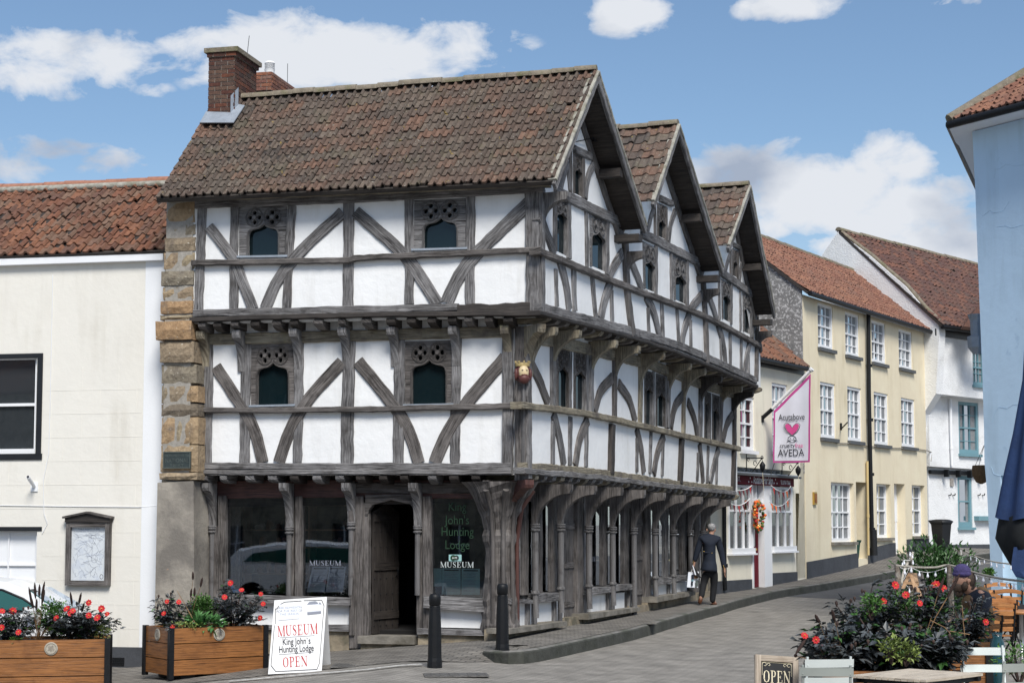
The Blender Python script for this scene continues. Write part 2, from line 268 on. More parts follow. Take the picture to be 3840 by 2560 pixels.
mat('grey_hair', (.17, .17, .175), .7, .5, 40, col2=(.42, .42, .43)); mat('tan_leather', (.11, .04, .018), .45, .2, 10); mat('brass', (.6, .4, .12), .3, .1, metal=.9)
mat('purple_wool', (.075, .06, .17), .95, .2, 30, bump=.6, bscale=60); mat('tan_gilet', (.12, .075, .035), .85, .2, 12, bump=.4, bscale=20); mat('brown_hair', (.055, .035, .024), .7, .4, 40)
mat('rope', (.42, .39, .33), .9, .25, 50, bump=.6, bscale=90); mat('bulb', (.85, .87, .95), .2, .02); mat('parasol_blue', (.012, .035, .11), .85, .2, 3, bump=.3, bscale=30); mat('parasol_dark', (.01, .012, .014), .9, .2, 6)
mat('car_white', (.78, .8, .82), .2, .01, 1, spec=.7); mat('tyre', (.015, .015, .015), .9, .2, 20); mat('alloy', (.45, .45, .46), .3, .1, metal=.8); mat('lamp_clear', (.6, .62, .65), .1, .05)
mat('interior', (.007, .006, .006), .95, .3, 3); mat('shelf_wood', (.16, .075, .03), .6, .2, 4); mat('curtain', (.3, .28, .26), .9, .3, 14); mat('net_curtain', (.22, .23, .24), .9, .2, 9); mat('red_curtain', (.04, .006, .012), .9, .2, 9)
mat('king_red', (.1, .032, .028), .55, .25, 14); mat('king_face', (.62, .5, .3), .5, .1, 12); mat('king_gold', (.42, .32, .14), .5, .2, 12)
mat('chalk_black', (.018, .02, .023), .8, .2, 5); mat('cream_ink', (.75, .68, .5), .6, .05); mat('sign_frame', (.33, .27, .21), .7, .2, grain=True, bump=.2, col2=(.5, .43, .35)); mat('teal_pot', (.02, .07, .09), .2, .3, 8)
mat('basket', (.16, .1, .05), .95, .4, 40, bump=.9, bscale=60); mat('dark_stucco', (.3, .29, .26), .95, .1, 2)
brickmat('road_blocks', (.25, .235, .212), (.225, .212, .192), (.155, .146, .132), .21, .105, .012, axis='xy', bump=.25, var=.28, rot=R(63), warp=.03)
brickmat('pavement_blocks', (.2, .185, .165), (.15, .14, .128), (.06, .058, .052), .2, .1, .012, axis='xy', bump=.5, var=.3, rot=R(20), warp=.02)
glassmat('glass_dark', (.005, .012, .015), .42); glassmat('glass_shop', refl=1.5, thru=.9); glassmat('glass_sash', (.03, .035, .04), 1.3); glassmat('glass_salon', refl=.16, thru=.8); glassmat('glass_house', (.02, .026, .032), .3); glassmat('glass_car', (.02, .09, .075), .8)

# ------------------------------------------------------------------ mesh builder
class MB:
    def __init__(s): s.v = []; s.f = []; s.uv = []; s.mi = []; s.mats = []; s.sm = []
    def m(s, name):
        if name not in s.mats: s.mats.append(name)
        return s.mats.index(name)
    def face(s, pts, mat, uv=None, smooth=False):
        b = len(s.v); s.v += [tuple(p) for p in pts]; s.f.append(tuple(range(b, b + len(pts)))); s.mi.append(s.m(mat)); s.sm.append(smooth)
        s.uv.append(uv if uv else [(0, 0)] * len(pts))
    def grid(s, rows, mat, uvs=None, smooth=True, closeu=False):
        b = len(s.v); nr, nc = len(rows), len(rows[0])
        for r in rows: s.v += [tuple(p) for p in r]
        for i in range(nr - 1):
            for j in range(nc if closeu else nc - 1):
                k = (j + 1) % nc
                s.f.append((b + i * nc + j, b + i * nc + k, b + (i + 1) * nc + k, b + (i + 1) * nc + j)); s.mi.append(s.m(mat)); s.sm.append(smooth)
                if uvs: s.uv.append([uvs[i][j], uvs[i][k], uvs[i + 1][k], uvs[i + 1][j]])
                else: s.uv.append([(i * .2, j * .1), (i * .2, j * .1 + .1), (i * .2 + .2, j * .1 + .1), (i * .2 + .2, j * .1)])
    def box(s, o, a, b, cc, mat, uvo=None):
        """corner o and three edge vectors; uv: along the longest edge"""
        o, a, b, cc = map(Vector, (o, a, b, cc))
        r = uvo if uvo else (random.random() * 50, random.random() * 50)
        def q(p, e1, e2):
            l1, l2 = e1.length, e2.length
            if l1 >= l2: u = [(0, 0), (l1, 0), (l1, l2), (0, l2)]
            else: u = [(0, 0), (0, l1), (l2, l1), (l2, 0)]
            if uvo is not None and uvo[0] == 'cell': u = [(uvo[1] + .5, uvo[2] + .5)] * 4
            else: u = [(x + r[0], y + r[1]) for x, y in u]
            s.face([p, p + e1, p + e1 + e2, p + e2], mat, u)
        q(o, b, a); q(o + cc, a, b); q(o, a, cc); q(o + b, cc, a); q(o, cc, b); q(o + a, b, cc)
    def cbox(s, ctr, sx, sy, sz, mat, rz=0., uvo=None, tilt=None):
        m = Matrix.Rotation(rz, 3, 'Z')
        if tilt is not None: m = m @ tilt
        a, b, cc = m @ Vector((sx, 0, 0)), m @ Vector((0, sy, 0)), m @ Vector((0, 0, sz))
        s.box(Vector(ctr) - a / 2 - b / 2 - cc / 2, a, b, cc, mat, uvo)
    def tube(s, pts, r, mat, n=8, smooth=True, cap=True):
        pts = [Vector(p) for p in pts]; rows = []
        rr = r if isinstance(r, (list, tuple)) else [r] * len(pts)
        prev = None
        for i, p in enumerate(pts):
            t = (pts[min(i + 1, len(pts) - 1)] - pts[max(i - 1, 0)]).normalized()
            if prev is None:
                x = t.orthogonal().normalized()
            else:
                x = (prev - t * prev.dot(t)); x = x.normalized() if x.length > 1e-6 else t.orthogonal().normalized()
            prev = x; y = t.cross(x)
            rows.append([p + (x * math.cos(2 * math.pi * k / n) + y * math.sin(2 * math.pi * k / n)) * rr[i] for k in range(n)])
        s.grid(rows, mat, None, smooth, True)
        if cap:
            s.face(rows[0], mat); s.face(rows[-1], mat)
    def lathe(s, base, prof, mat, n=16, axis=Vector((0, 0, 1)), smooth=True, sy=1.):
        base = Vector(base); ax = Vector(axis).normalized(); x = ax.orthogonal().normalized(); y = ax.cross(x); rows = []
        if abs(ax.z) > .99: x = Vector((1, 0, 0)); y = Vector((0, 1, 0))
        for (r, h) in prof:
            rows.append([base + ax * h + (x * math.cos(2 * math.pi * k / n) + y * sy * math.sin(2 * math.pi * k / n)) * r for k in range(n)])
        s.grid(rows, mat, None, smooth, True); s.face(rows[0], mat); s.face(rows[-1], mat)
    def poly(s, pts, mat, ex, holes=(), uvf=None):
        """prism: polygon (3-D points, with holes) extruded by vector ex"""
        loops = [[Vector(p) for p in pts]] + [[Vector(p) for p in h] for h in holes]
        flat = [p for l in loops for p in l]; ex = Vector(ex)
        tris = tessellate_polygon(loops)
        b = len(s.v); n = len(flat); s.v += [tuple(p) for p in flat] + [tuple(p + ex) for p in flat]; mi = s.m(mat)
        uv = [uvf(p) for p in flat] if uvf else [(p.x + p.y, p.z) for p in flat]
        for t in tris:
            s.f.append((b + t[0], b + t[1], b + t[2])); s.mi.append(mi); s.sm.append(False); s.uv.append([uv[i] for i in t])
            s.f.append((b + n + t[2], b + n + t[1], b + n + t[0])); s.mi.append(mi); s.sm.append(False); s.uv.append([uv[t[2]], uv[t[1]], uv[t[0]]])
        k = 0
        for l in loops:
            m_ = len(l)
            for i in range(m_):
                j = (i + 1) % m_; s.f.append((b + k + i, b + k + j, b + n + k + j, b + n + k + i)); s.mi.append(mi); s.sm.append(False)
                s.uv.append([uv[k + i], uv[k + j], (uv[k + j][0] + .1, uv[k + j][1] + .1), (uv[k + i][0] + .1, uv[k + i][1] + .1)])
            k += m_
    def build(s, name, parent=None, rel=True):
        me = bpy.data.meshes.new(name)
        org = Vector((0, 0, 0))
        me.from_pydata(s.v, [], s.f)
        for mn in s.mats: me.materials.append(MATS[mn])
        me.polygons.foreach_set('material_index', s.mi); me.polygons.foreach_set('use_smooth', s.sm)
        ul = me.uv_layers.new(name='UVMap'); fl = []
        for u in s.uv:
            for a in u: fl += [a[0], a[1]]
        ul.data.foreach_set('uv', fl); me.update()
        o = bpy.data.objects.new(name, me); COL.objects.link(o)
        if parent:
            o.parent = parent
            inv = wmat(parent).inverted(); o.matrix_parent_inverse = inv
        return o
def wmat(o):
    m = Matrix.LocRotScale(o.location, o.rotation_euler, o.scale)
    return (wmat(o.parent) @ o.matrix_parent_inverse @ m) if o.parent else m
def recenter(o):
    """put a single-mesh thing's origin at the middle of its foot"""
    me = o.data; xs = [v.co.x for v in me.vertices]; ys = [v.co.y for v in me.vertices]; zs = [v.co.z for v in me.vertices]
    p = Vector(((min(xs) + max(xs)) / 2, (min(ys) + max(ys)) / 2, min(zs)))
    me.transform(Matrix.Translation(-p)); o.location = p
def tag(o, label=None, cat=None, group=None, kind=None):
    if label: o['label'] = label
    if cat: o['category'] = cat
    if group: o['group'] = group
    if kind: o['kind'] = kind
    return o
def thing(name, loc, label, cat, group=None, kind=None, rz=0.):
    o = bpy.data.objects.new(name, None); COL.objects.link(o); o.location = loc; o.rotation_euler = (0, 0, rz); o.empty_display_size = .2
    return tag(o, label, cat, group, kind)
def copy_tree(o, parent=None):
    n = o.copy(); COL.objects.link(n)
    if parent: n.parent = parent; n.matrix_parent_inverse = o.matrix_parent_inverse.copy()
    for ch in [x for x in o.children]: copy_tree(ch, n)
    return n
def text(body, parent, name, mat, org, xd, yd, size, align='CENTER', thick=.002, sx=1.0, spacing=1.0, bold=0., fit=None):
    cu = bpy.data.curves.new(name, 'FONT'); cu.body = body; cu.size = 1.0; cu.align_x = align; cu.extrude = 0; cu.space_character = spacing; cu.offset = bold
    o = bpy.data.objects.new(name, cu); me = bpy.data.meshes.new_from_object(o); bpy.data.objects.remove(o); bpy.data.curves.remove(cu)
    if fit: vx = [v.co.x for v in me.vertices]; sx = fit / ((max(vx) - min(vx)) * size)
    xd = Vector(xd).normalized(); yd = Vector(yd).normalized(); zd = xd.cross(yd).normalized()
    mt = Matrix(((xd.x * size * sx, yd.x * size, zd.x, org[0]), (xd.y * size * sx, yd.y * size, zd.y, org[1]), (xd.z * size * sx, yd.z * size, zd.z, org[2]), (0, 0, 0, 1)))
    me.transform(mt); me.materials.clear(); me.materials.append(MATS[mat])
    r = bpy.data.objects.new(name, me); COL.objects.link(r)
    if parent: r.parent = parent; r.matrix_parent_inverse = wmat(parent).inverted()
    return r
# serif capitals drawn as thick and thin strokes, 1 unit high
SG = {
 'M': (1.0, [((.12,0),(.12,1),.05),((.12,1),(.5,.02),.14),((.5,.02),(.88,1),.05),((.88,1),(.88,0),.15),((.0,.02),(.24,.02),.04),((.0,.98),(.16,.98),.04),((.74,.02),(1.0,.02),.04),((.84,.98),(1.0,.98),.04)]),
 'U': (.85, [((.16,1),(.16,.3),.15),((.16,.3),(.24,.1),.13),((.24,.1),(.44,.02),.08),((.44,.02),(.62,.1),.05),((.62,.1),(.7,.3),.05),((.7,.3),(.7,1),.05),((0,.98),(.32,.98),.04),((.56,.98),(.85,.98),.04)]),
 'S': (.6, [((.5,.75),(.5,.93),.04),((.5,.85),(.4,.96),.05),((.4,.96),(.22,.97),.06),((.22,.97),(.1,.84),.09),((.1,.84),(.13,.66),.12),((.13,.66),(.42,.42),.16),((.42,.42),(.5,.22),.12),((.5,.22),(.4,.05),.08),((.4,.05),(.2,.02),.05),((.2,.02),(.08,.14),.05),((.08,.08),(.08,.3),.04)]),
 'E': (.72, [((.18,0),(.18,1),.15),((0,.02),(.62,.02),.05),((0,.98),(.6,.98),.05),((.18,.5),(.46,.5),.05),((.46,.38),(.46,.62),.04),((.64,.02),(.66,.26),.05),((.6,.98),(.62,.76),.05)]),
 'O': (.85, [((.13,.3),(.13,.7),.15),((.13,.7),(.22,.9),.12),((.22,.9),(.42,.98),.05),((.42,.98),(.62,.9),.06),((.62,.9),(.72,.7),.12),((.72,.7),(.72,.3),.15),((.72,.3),(.62,.1),.12),((.62,.1),(.42,.02),.05),((.42,.02),(.22,.1),.06),((.22,.1),(.13,.3),.12)]),
 'P': (.7, [((.18,0),(.18,1),.15),((0,.02),(.36,.02),.04),((0,.98),(.42,.98),.05),((.42,.98),(.56,.88),.09),((.56,.88),(.58,.7),.14),((.58,.7),(.5,.52),.1),((.5,.52),(.2,.48),.05)]),
 'N': (.9, [((.14,0),(.14,1),.05),((.12,1),(.76,0),.15),((.76,0),(.76,1),.05),((0,.02),(.28,.02),.04),((.0,.98),(.14,.98),.04),((.62,.98),(.9,.98),.04)]),
}
def serif(body, parent, name, mat, org, xd, yd, size, width, thick=.002):
    xd = Vector(xd).normalized(); yd = Vector(yd).normalized(); mb = MB(); tot = sum(SG[ch][0] + .1 for ch in body) - .1; k = width / tot; x0 = -width / 2; org = Vector(org)
    for ch in body:
        w, st = SG[ch]
        for a, b, t in st:
            d = Vector((b[0] - a[0], b[1] - a[1])); L = d.length; d /= L; n = Vector((-d.y, d.x)) * t / 2; e = d * t * .15
            q = [(a[0] - e.x + n.x, a[1] - e.y + n.y), (a[0] - e.x - n.x, a[1] - e.y - n.y), (b[0] + e.x - n.x, b[1] + e.y - n.y), (b[0] + e.x + n.x, b[1] + e.y + n.y)]
            mb.face([org + xd * (x0 + p[0] * k) + yd * (p[1] * size) for p in q], mat)
        x0 += (w + .1) * k
    return mb.build(name, parent)

# ------------------------------------------------------------------ facade frames
class Fac:
    def __init__(s, O, U, N):
        s.O = Vector((O[0], O[1], 0)); s.U = Vector((U[0], U[1], 0)).normalized(); s.N = Vector((N[0], N[1], 0)).normalized()
    def P(s, a, z, n=0.): return s.O + s.U * a + s.N * n + Vector((0, 0, z))
    def px(s, k, x, y, n=0.):
        d = ray(*c(k, x, y)); o = s.O + s.N * n; t = (o - CAM).dot(s.N) / d.dot(s.N); p = CAM + d * t
        return ((p - s.O).dot(s.U), p.z)
    def at(s, k, x, y, n=0.):
        a, z = s.px(k, x, y, n); return s.P(a, z, n)
def smooth_pts(pts, step=.12):
    if len(pts) == 2:
        a, b = Vector(pts[0]), Vector(pts[1]); n = max(1, int((b - a).length / step)); return [a.lerp(b, i / n) for i in range(n + 1)]
    P = [Vector(p) for p in pts]; P = [P[0] * 2 - P[1]] + P + [P[-1] * 2 - P[-2]]; out = []
    for i in range(1, len(P) - 2):
        n = max(2, int((P[i + 1] - P[i]).length / step))
        for k in range(n):
            t = k / n
            out.append(.5 * ((2 * P[i]) + (P[i + 1] - P[i - 1]) * t + (2 * P[i - 1] - 5 * P[i] + 4 * P[i + 1] - P[i + 2]) * t * t + (-P[i - 1] + 3 * P[i] - 3 * P[i + 1] + P[i + 2]) * t ** 3))
    out.append(P[-2]); return out
def beam(F, pts, w, n0, n1, mat='timber', jit=.008, mb=None, bev=.012):
    jit *= .6
    """timber lying in the facade: centre line in (s, z) metres, width w, from n0 (inside) out to n1; wobbly worn arrises"""
    own = mb or MB(); cl = smooth_pts([Vector((p[0], p[1])) for p in pts]); m = len(cl); rows = []; uvs = []; u = 0.; ro = (random.random() * 60, random.random() * 60)
    n1 += random.uniform(0, .006); wv = random.uniform(0, 6)
    for i, p in enumerate(cl):
        t = (cl[min(i + 1, m - 1)] - cl[max(i - 1, 0)]).normalized(); nn = Vector((-t.y, t.x))
        if i: u += (p - cl[i - 1]).length
        wob = math.sin(i * .45 + wv) * jit * .5
        a = w / 2 + random.uniform(-jit, jit) + wob; b = w / 2 + random.uniform(-jit, jit) - wob; d = n1 + random.uniform(-.004, .004)
        prof = [(-b, n0), (-b, d - bev), (-b + bev, d), (a - bev, d), (a, d - bev), (a, n0)]
        rows.append([F.P(p.x + nn.x * q[0], p.y + nn.y * q[0], q[1]) for q in prof])
        uv = [0, .08, .1, .1 + w, .12 + w, .2 + w]; uvs.append([(u + ro[0], k + ro[1]) for k in uv])
    own.grid(rows, mat, uvs, False); own.face(rows[0], mat, uvs[0]); own.face(rows[-1], mat, uvs[-1])
    return own
def T(F, k, pts, w, parent, name, mat='timber', n0=-.1, n1=.03, jit=.008, off=None):
    off = n1 if off is None else off
    return beam(F, [F.px(k, x, y, off) for x, y in pts], w, n0, n1, mat, jit).build(name, parent)
# ================================================================== terrain heights
def _itp(x, tab):
    if x <= tab[0][0]: return tab[0][1]
    for (a, b), (p, q) in zip(tab, tab[1:]):
        if x <= p: return b + (q - b) * (x - a) / (p - a)
    return tab[-1][1]
GT = [(0,-.3),(14,-.15),(20,-.08),(26,-.03),(29,.0),(36,.06),(38,.12),(41,.2),(44,.36),(47,.56),(49.5,.82),(53,1.0),(60,1.25),(80,2.),(400,2.0)]
def pave_z(x, y): return _itp(y, GT) + (.09 * max(x, -6) if x < 0 else 0) + (min(.52, (-7.3 - x) * .25) if x < -7.3 else 0)
def road_z(x, y):
    t = min(1, max(0, (x + 1.6) / 1.8)); return pave_z(x, y) - .17 * t * t * (3 - 2 * t) - .012
def ground_at(k, x, y, zf=road_z):
    d = ray(*c(k, x, y)); d = d / d.y; t = 12.
    while t < 90:
        p = CAM + d * t
        if p.z < zf(p.x, p.y): break
        t += .04
    return Vector((p.x, p.y, zf(p.x, p.y)))

# ================================================================== the timber-framed corner house
UL = Vector((.974, -.227, 0)); NL = Vector((-.227, -.974, 0)); UR = Vector((.364, .931, 0)); NR = Vector((.931, -.364, 0))
_d = ray(2024, 1984); K2 = CAM + _d * (25.6 / _d.y)
FL2 = Fac(K2, UL, NL); FR2 = Fac(K2, UR, NR)
def planes(a, pxn, b, pxf):
    s, _ = FL2.px('X', pxn, 1984, -a); k = FL2.P(s, 0, -a); s2, _ = FR2.px('X', pxf, 1984, -b); e = FR2.P(s2, 0, -b)
    u = (e - k).normalized(); return Fac(k, UL, NL), Fac(k, u, Vector((u.y, -u.x, 0))), (e - k).length
FL1, FR1, LR1 = planes(.30, 1972, .50, 2766)
FL0, FR0, LR0 = planes(.62, 1903, 1.05, 2655)
LR2 = FR2.px('B', 1218, 1300)[0]
MUS = thing('timber_framed_house', (K2.x, K2.y, -.1), 'three storey black and white timber framed corner house with jetties and three gables', 'house')
def zline(F, k, pts, n=0.):
    q = sorted([F.px(k, x, y, n) for x, y in pts])
    def f(P):
        s = (Vector((P[0], P[1], 0)) - F.O).dot(F.U)
        if s <= q[0][0]: a, b = q[0], q[1]
        elif s >= q[-1][0]: a, b = q[-2], q[-1]
        else:
            for a, b in zip(q, q[1:]):
                if s <= b[0]: break
        return a[1] + (b[1] - a[1]) * (s - a[0]) / (b[0] - a[0])
    return f
ZJ2L = zline(FL2, 'A', [(235,733),(1000,712),(1930,700)], .05)     # underside of the second-floor bressumer, left face
ZJ2R = zline(FR2, 'R', [(390,165),(900,310),(1340,418)], .05)
_q = FR2.px('S', 1170, 395, .05); ZJ2R = zline(FR2, 'X', [c('R',390,165), c('R',900,310), c('R',1340,418), c('S',640,150), c('S',1170,395)], .05)
ZJ1L = zline(FL1, 'A', [(265,1478),(1800,1476)], .05)
ZJ1R = zline(FR1, 'D', [(270,590),(780,625),(1120,672),(1505,712)], .05)

# ---- windows with carved tracery heads
def ogee(w, y0, y1, stretch=1.0, wheels=2):
    return [(.19, .62), (.195, .55), (.215, .49), (.26, .455), (.33, .44), (.40, .425), (.47, .39), (.515, .345), (.56, .39), (.63, .42), (.72, .44), (.77, .455), (.80, .49), (.815, .55), (.82, .62)]
def tracery_window(F, k, TL, TR, BL, BR, stretch=1.0, wheels=2, mat='timber', n=0.0, parent=None, name='window'):
    ex = 1.0 if F is FL2 else 1.14 if F is FL1 else 1.28; X0, X1 = .505 - .315 * ex, .505 + .315 * ex
    tl, tr, bl, br = [Vector(F.px(k, *q, n)) for q in (TL, TR, BL, BR)]
    w = (tr.x - tl.x + br.x - bl.x) / 2; h = ((tl.y - bl.y) + (tr.y - br.y)) / 2; asp = h / w
    def g(x, y):  # y in window widths from the top
        yy = y / asp; a = tl.lerp(tr, x); b = bl.lerp(br, x); p = a.lerp(b, yy); return p
    win = None
    mb = MB(); ys = stretch
    yb = asp
    op = [(.505 + (x - .505) * ex, min(y * ys, asp * .9)) for x, y in ogee(w, 0, 0)]
    hole = [(.19, yb * .995)] + op + [(.82, yb * .995)]
    outer = [(0, 0), (1, 0), (1, yb), (.82, yb), (.82, yb * .995), (.19, yb * .995), (.19, yb), (0, yb)]
    outer = [(0, 0), (1, 0), (1, yb)] + [(X1, yb)] + [(x, y) for x, y in reversed(op)] + [(X0, yb), (0, yb)]
    cs = [(.325, .215 * ys), (.69, .215 * ys)] if wheels == 2 else [(.5, .2 * ys)]
    holes = []; P3 = lambda p, nn: F.P(p[0], p[1], nn)
    for cx, cy in cs:
        ctr = g(cx, cy)
        for q in range(4):
            a = q * math.pi / 2; o = ctr + Vector((math.cos(a), math.sin(a) * max(1, ys * .95))) * w * .095
            holes.append([P3(o + Vector((math.cos(t), math.sin(t) * max(1, ys))) * w * .047, n - .06) for t in [i * math.pi / 4 for i in range(8)]])
    TB = .06 if F in (FL1, FL2) else .025
    holes = [[q_ + F.N * (.06 - TB) for q_ in h_] for h_ in holes]
    mb.poly([P3(g(*p), n - TB) for p in outer], mat, F.N * (TB + .01), holes, lambda p: ((p - F.O).dot(F.U) + tl.x * 7, p.z))
    for cx, cy in cs:   # carved roundel rings, foils and bosses
        ctr = g(cx, cy); rad = w * .175
        for (cc, r_, t_) in [(ctr, rad, .012)] + [(ctr + Vector((math.cos(q * math.pi / 2), math.sin(q * math.pi / 2) * max(1, ys * .95))) * w * .095, w * .068, .009) for q in range(4)]:
            mb.tube([P3(cc + Vector((math.cos(t), math.sin(t) * max(1, ys * .97))) * r_, n + .014) for t in [i * math.pi / 9 for i in range(19)]], t_, mat, 4)
        mb.tube([P3(ctr, n + .0), P3(ctr, n + .035)], [w * .062, w * .04], mat, 10)
    # moulded edge of the light
    mb.tube([P3(g(x + (.012 if x < .5 else -.012) * -1, y), n + .012) for x, y in [(X0, yb)] + op + [(X1, yb)]], .014, mat, 5)
    fr = mb.build(name, parent or MUS)
    gl = MB(); a0, a1, b0, b1 = g(.04, .02), g(.96, .02), g(.04, yb), g(.96, yb)
    gl.poly([P3(q_, n - TB - .03) for q_ in (a0, a1, b1, b0)], 'glass_dark', F.N * .01)
    gl.build('pane', fr)
    if wheels == 2 and (F is FL1 or F is FL2):
        sl_ = MB(); p, q = g(-.03, yb - .0), g(1.03, yb - .0); sl_.box(P3((p.x, p.y - .01), n - .02), F.U * (q.x - p.x) + Vector((0, 0, q.y - p.y)), F.N * .07, Vector((0, 0, .03)), 'lead'); sl_.build('sill', fr)
    return [P3(g(*p), 0) for p in ((.02, .02), (.98, .02), (.98, yb - .02), (.02, yb - .02))]
H = {}
H['L2'] = [tracery_window(FL2, 'A', (467,167), (702,160), (467,412), (700,408)), tracery_window(FL2, 'A', (1325,133), (1577,122), (1322,378), (1580,370))]
H['L1'] = [tracery_window(FL1, 'A', (527,838), (733,833), (525,1142), (738,1137), 1.2, mat='timber_brown'), tracery_window(FL1, 'A', (1280,822), (1510,818), (1280,1138), (1512,1133), 1.15, mat='timber_brown')]
H['R2'] = [tracery_window(FR2, 'B', *q) for q in [((288,640),(352,668),(290,893),(350,925)), ((445,705),(523,740),(447,962),(523,995)), ((686,850),(748,880),(690,1064),(748,1087)),
          ((824,905),(887,935),(827,1114),(887,1142)), ((1042,1020),(1085,1042),(1045,1200),(1085,1222)), ((1138,1082),(1177,1101),(1140,1258),(1177,1276))]]
H['G'] = [tracery_window(FR2, 'B', *q, 1.35, 1, 'timber_brown') for q in [((372,445),(416,466),(372,632),(416,654)), ((752,675),(792,694),(752,826),(792,845)), ((1092,882),(1117,895),(1092,1004),(1117,1018))]]
H['R1'] = [tracery_window(FR1, *q, 1.35, 2, 'timber_brown') for q in [('R',(505,440),(612,462),(505,962),(612,985)), ('R',(650,470),(757,492),(648,985),(757,1004)),
          ('S',(40,225),(130,252),(40,758),(128,778)), ('S',(152,257),(250,285),(150,778),(248,797)), ('S',(632,428),(684,450),(628,897),(680,915)), ('S',(706,458),(772,484),(704,914),(770,936))]]
for k_ in H:
    pass
# ---- roof key points
FRB = Fac(K2, UR, NR)
VN = .45
def B(x, y, n=VN): return FR2.at('B', x, y, n)
APEX1 = B(482, 84); A1 = Fac(APEX1, UL, NL)
E_R = FL2.at('A', 2012, 32, .42); E_L = FL2.at('A', 60, 120, .42); R_L = A1.at('V', 488, 236)
FOOT1R = B(700, 778); APEX2 = B(850, 325); FOOT2L = B(735, 668); FOOT2R = B(1050, 968); APEX3 = B(1171, 600); FOOT3L = B(1075, 868); FOOT3R = B(1284, 1170)
def sz(p): return ((p - FR2.O).dot(FR2.U), p.z)
BACK = -NR
# ---- plaster walls (with openings) as one skin per storey and face
def wall(F, k, pts, holes, name='plaster_wall', n0=-.16, mat='plaster', extra=None):
    mb = MB(); pp = [F.P(*F.px(k, x, y), n0) for x, y in pts] if k else [F.P(p[0], p[1], n0) for p in pts]
    hh = [[F.P((q - F.O).dot(F.U), q.z, n0) for q in h] for h in holes]
    mb.poly(pp, mat, F.N * (-n0), hh); return mb.build(name, MUS)
wall(FL2, 'A', [(238,130),(1955,60),(1955,700),(236,735)], H['L2'])
wall(FL1, 'A', [(262,740),(1850,712),(1850,1476),(262,1478)], H['L1'])
zb = [(s_, ZJ2R(FR2.P(s_, 0))) for s_ in (0, 3, 6, 9, 12, LR2)]
def dn(p, d=.16): s_, z_ = sz(p); return (s_, z_ - d)
a1, f1, a2, f2, a3 = dn(APEX1), dn(FOOT1R), dn(APEX2), dn(FOOT2R), dn(APEX3)
er = (sz(E_R)[0], E_R.z - .14); z0 = er[1] + (a1[1] - er[1]) * (0 - er[0]) / (a1[0] - er[0])
f3 = dn(FOOT3R)
zend = a3[1] + (f3[1] - a3[1]) * (LR2 - a3[0]) / (f3[0] - a3[0])
v12 = (f1[0] - .12, f1[1] + .08); v23 = (f2[0] - .12, f2[1] + .08)
wall(FR2, None, zb + [(LR2, zend), a3, v23, a2, v12, a1, (0, z0)], H['R2'] + H['G'])
wall(FR1, None, [(0, ZJ1R(FR1.P(0, 0))), (LR1, ZJ1R(FR1.P(LR1, 0))), (LR1, ZJ2R(FR1.P(LR1, 0)) - .0), (LR1 * .5, ZJ2R(FR1.P(LR1 * .5, 0)) - .0), (0, ZJ2R(FR1.P(0, 0)) - .0)], H['R1'])
# end and rear walls so that the house is a closed body
mb = MB()
for F_, L_, zl, zh in ((FR2, LR2, ZJ2R(FR2.P(LR2, 0)) + .02, 6.4), (FR1, LR1, ZJ1R(FR1.P(LR1, 0)) + .02, ZJ2R(FR2.P(LR2, 0))), (FR0, LR0, 0, ZJ1R(FR1.P(LR1, 0)))):
    p = F_.P(L_, zl, -.02); mb.poly([p, p + BACK * 4.6, p + BACK * 4.6 + Vector((0, 0, zh - zl)), p + Vector((0, 0, zh - zl))], 'plaster', F_.U * .1)
mb.build('end_wall', MUS)
# ---- timbers: left face, second floor
LT = lambda F, pts, w, name='post', mat='timber', n1=.03, k='A', **kw: T(F, k, pts, w, MUS, name, mat, -.08, n1, **kw)
LT(FL2, [(248,150),(1000,122),(1955,70)], .13, 'wall_plate', 'timber', .06); LT(FL2, [(110,128),(1000,96),(1985,48)], .07, 'eaves_board', 'timber_pale', .1)
for p, w in [([(282,168),(266,672)],.15), ([(443,165),(437,667)],.14), ([(722,158),(697,660)],.14), ([(1001,142),(999,652)],.165), ([(1298,128),(1299,640)],.14), ([(1598,112),(1596,640)],.145)]: LT(FL2, p, w, jit=.012)
LT(FL2, [(230,437),(1000,424),(1030,414),(1940,373)], .085, 'rail', 'timber_brown', .10)
LT(FL2, [(240,686),(1000,668),(1540,655)], .115, 'bressumer', 'timber', .06, jit=.012); LT(FL2, [(1535,668),(1890,655)], .15, 'bressumer', 'timber_black', .07, jit=.02)
LT(FL2, [(222,716),(1000,694),(1945,684)], .075, 'sill_moulding', 'timber_black', .11)
for p, w in [([(315,262),(430,410),(482,530),(532,665)],.165), ([(972,190),(800,348),(665,505),(590,660)],.18), ([(1035,186),(1240,368),(1350,500),(1438,640)],.19), ([(1890,140),(1645,375),(1545,500),(1482,632)],.2)]:
    LT(FL2, p, w, 'brace', 'timber', .036)
# corner post, both faces
mb = MB(); s0, zc0 = FL2.px('A', 1920, 700); zt = FL2.px('A', 1920, 60)[1]
for (aa, bb) in ((0, 1),):
    for i in range(14):
        pass
beam(FL2, [(-.09, zc0), (-.105, zt)], .21, -.05, .05, 'timber', .014, mb); beam(FR2, [(.05, zc0), (.05, zt - .05)], .14, -.05, .055, 'timber', .01, mb)
mb.build('corner_post', MUS)
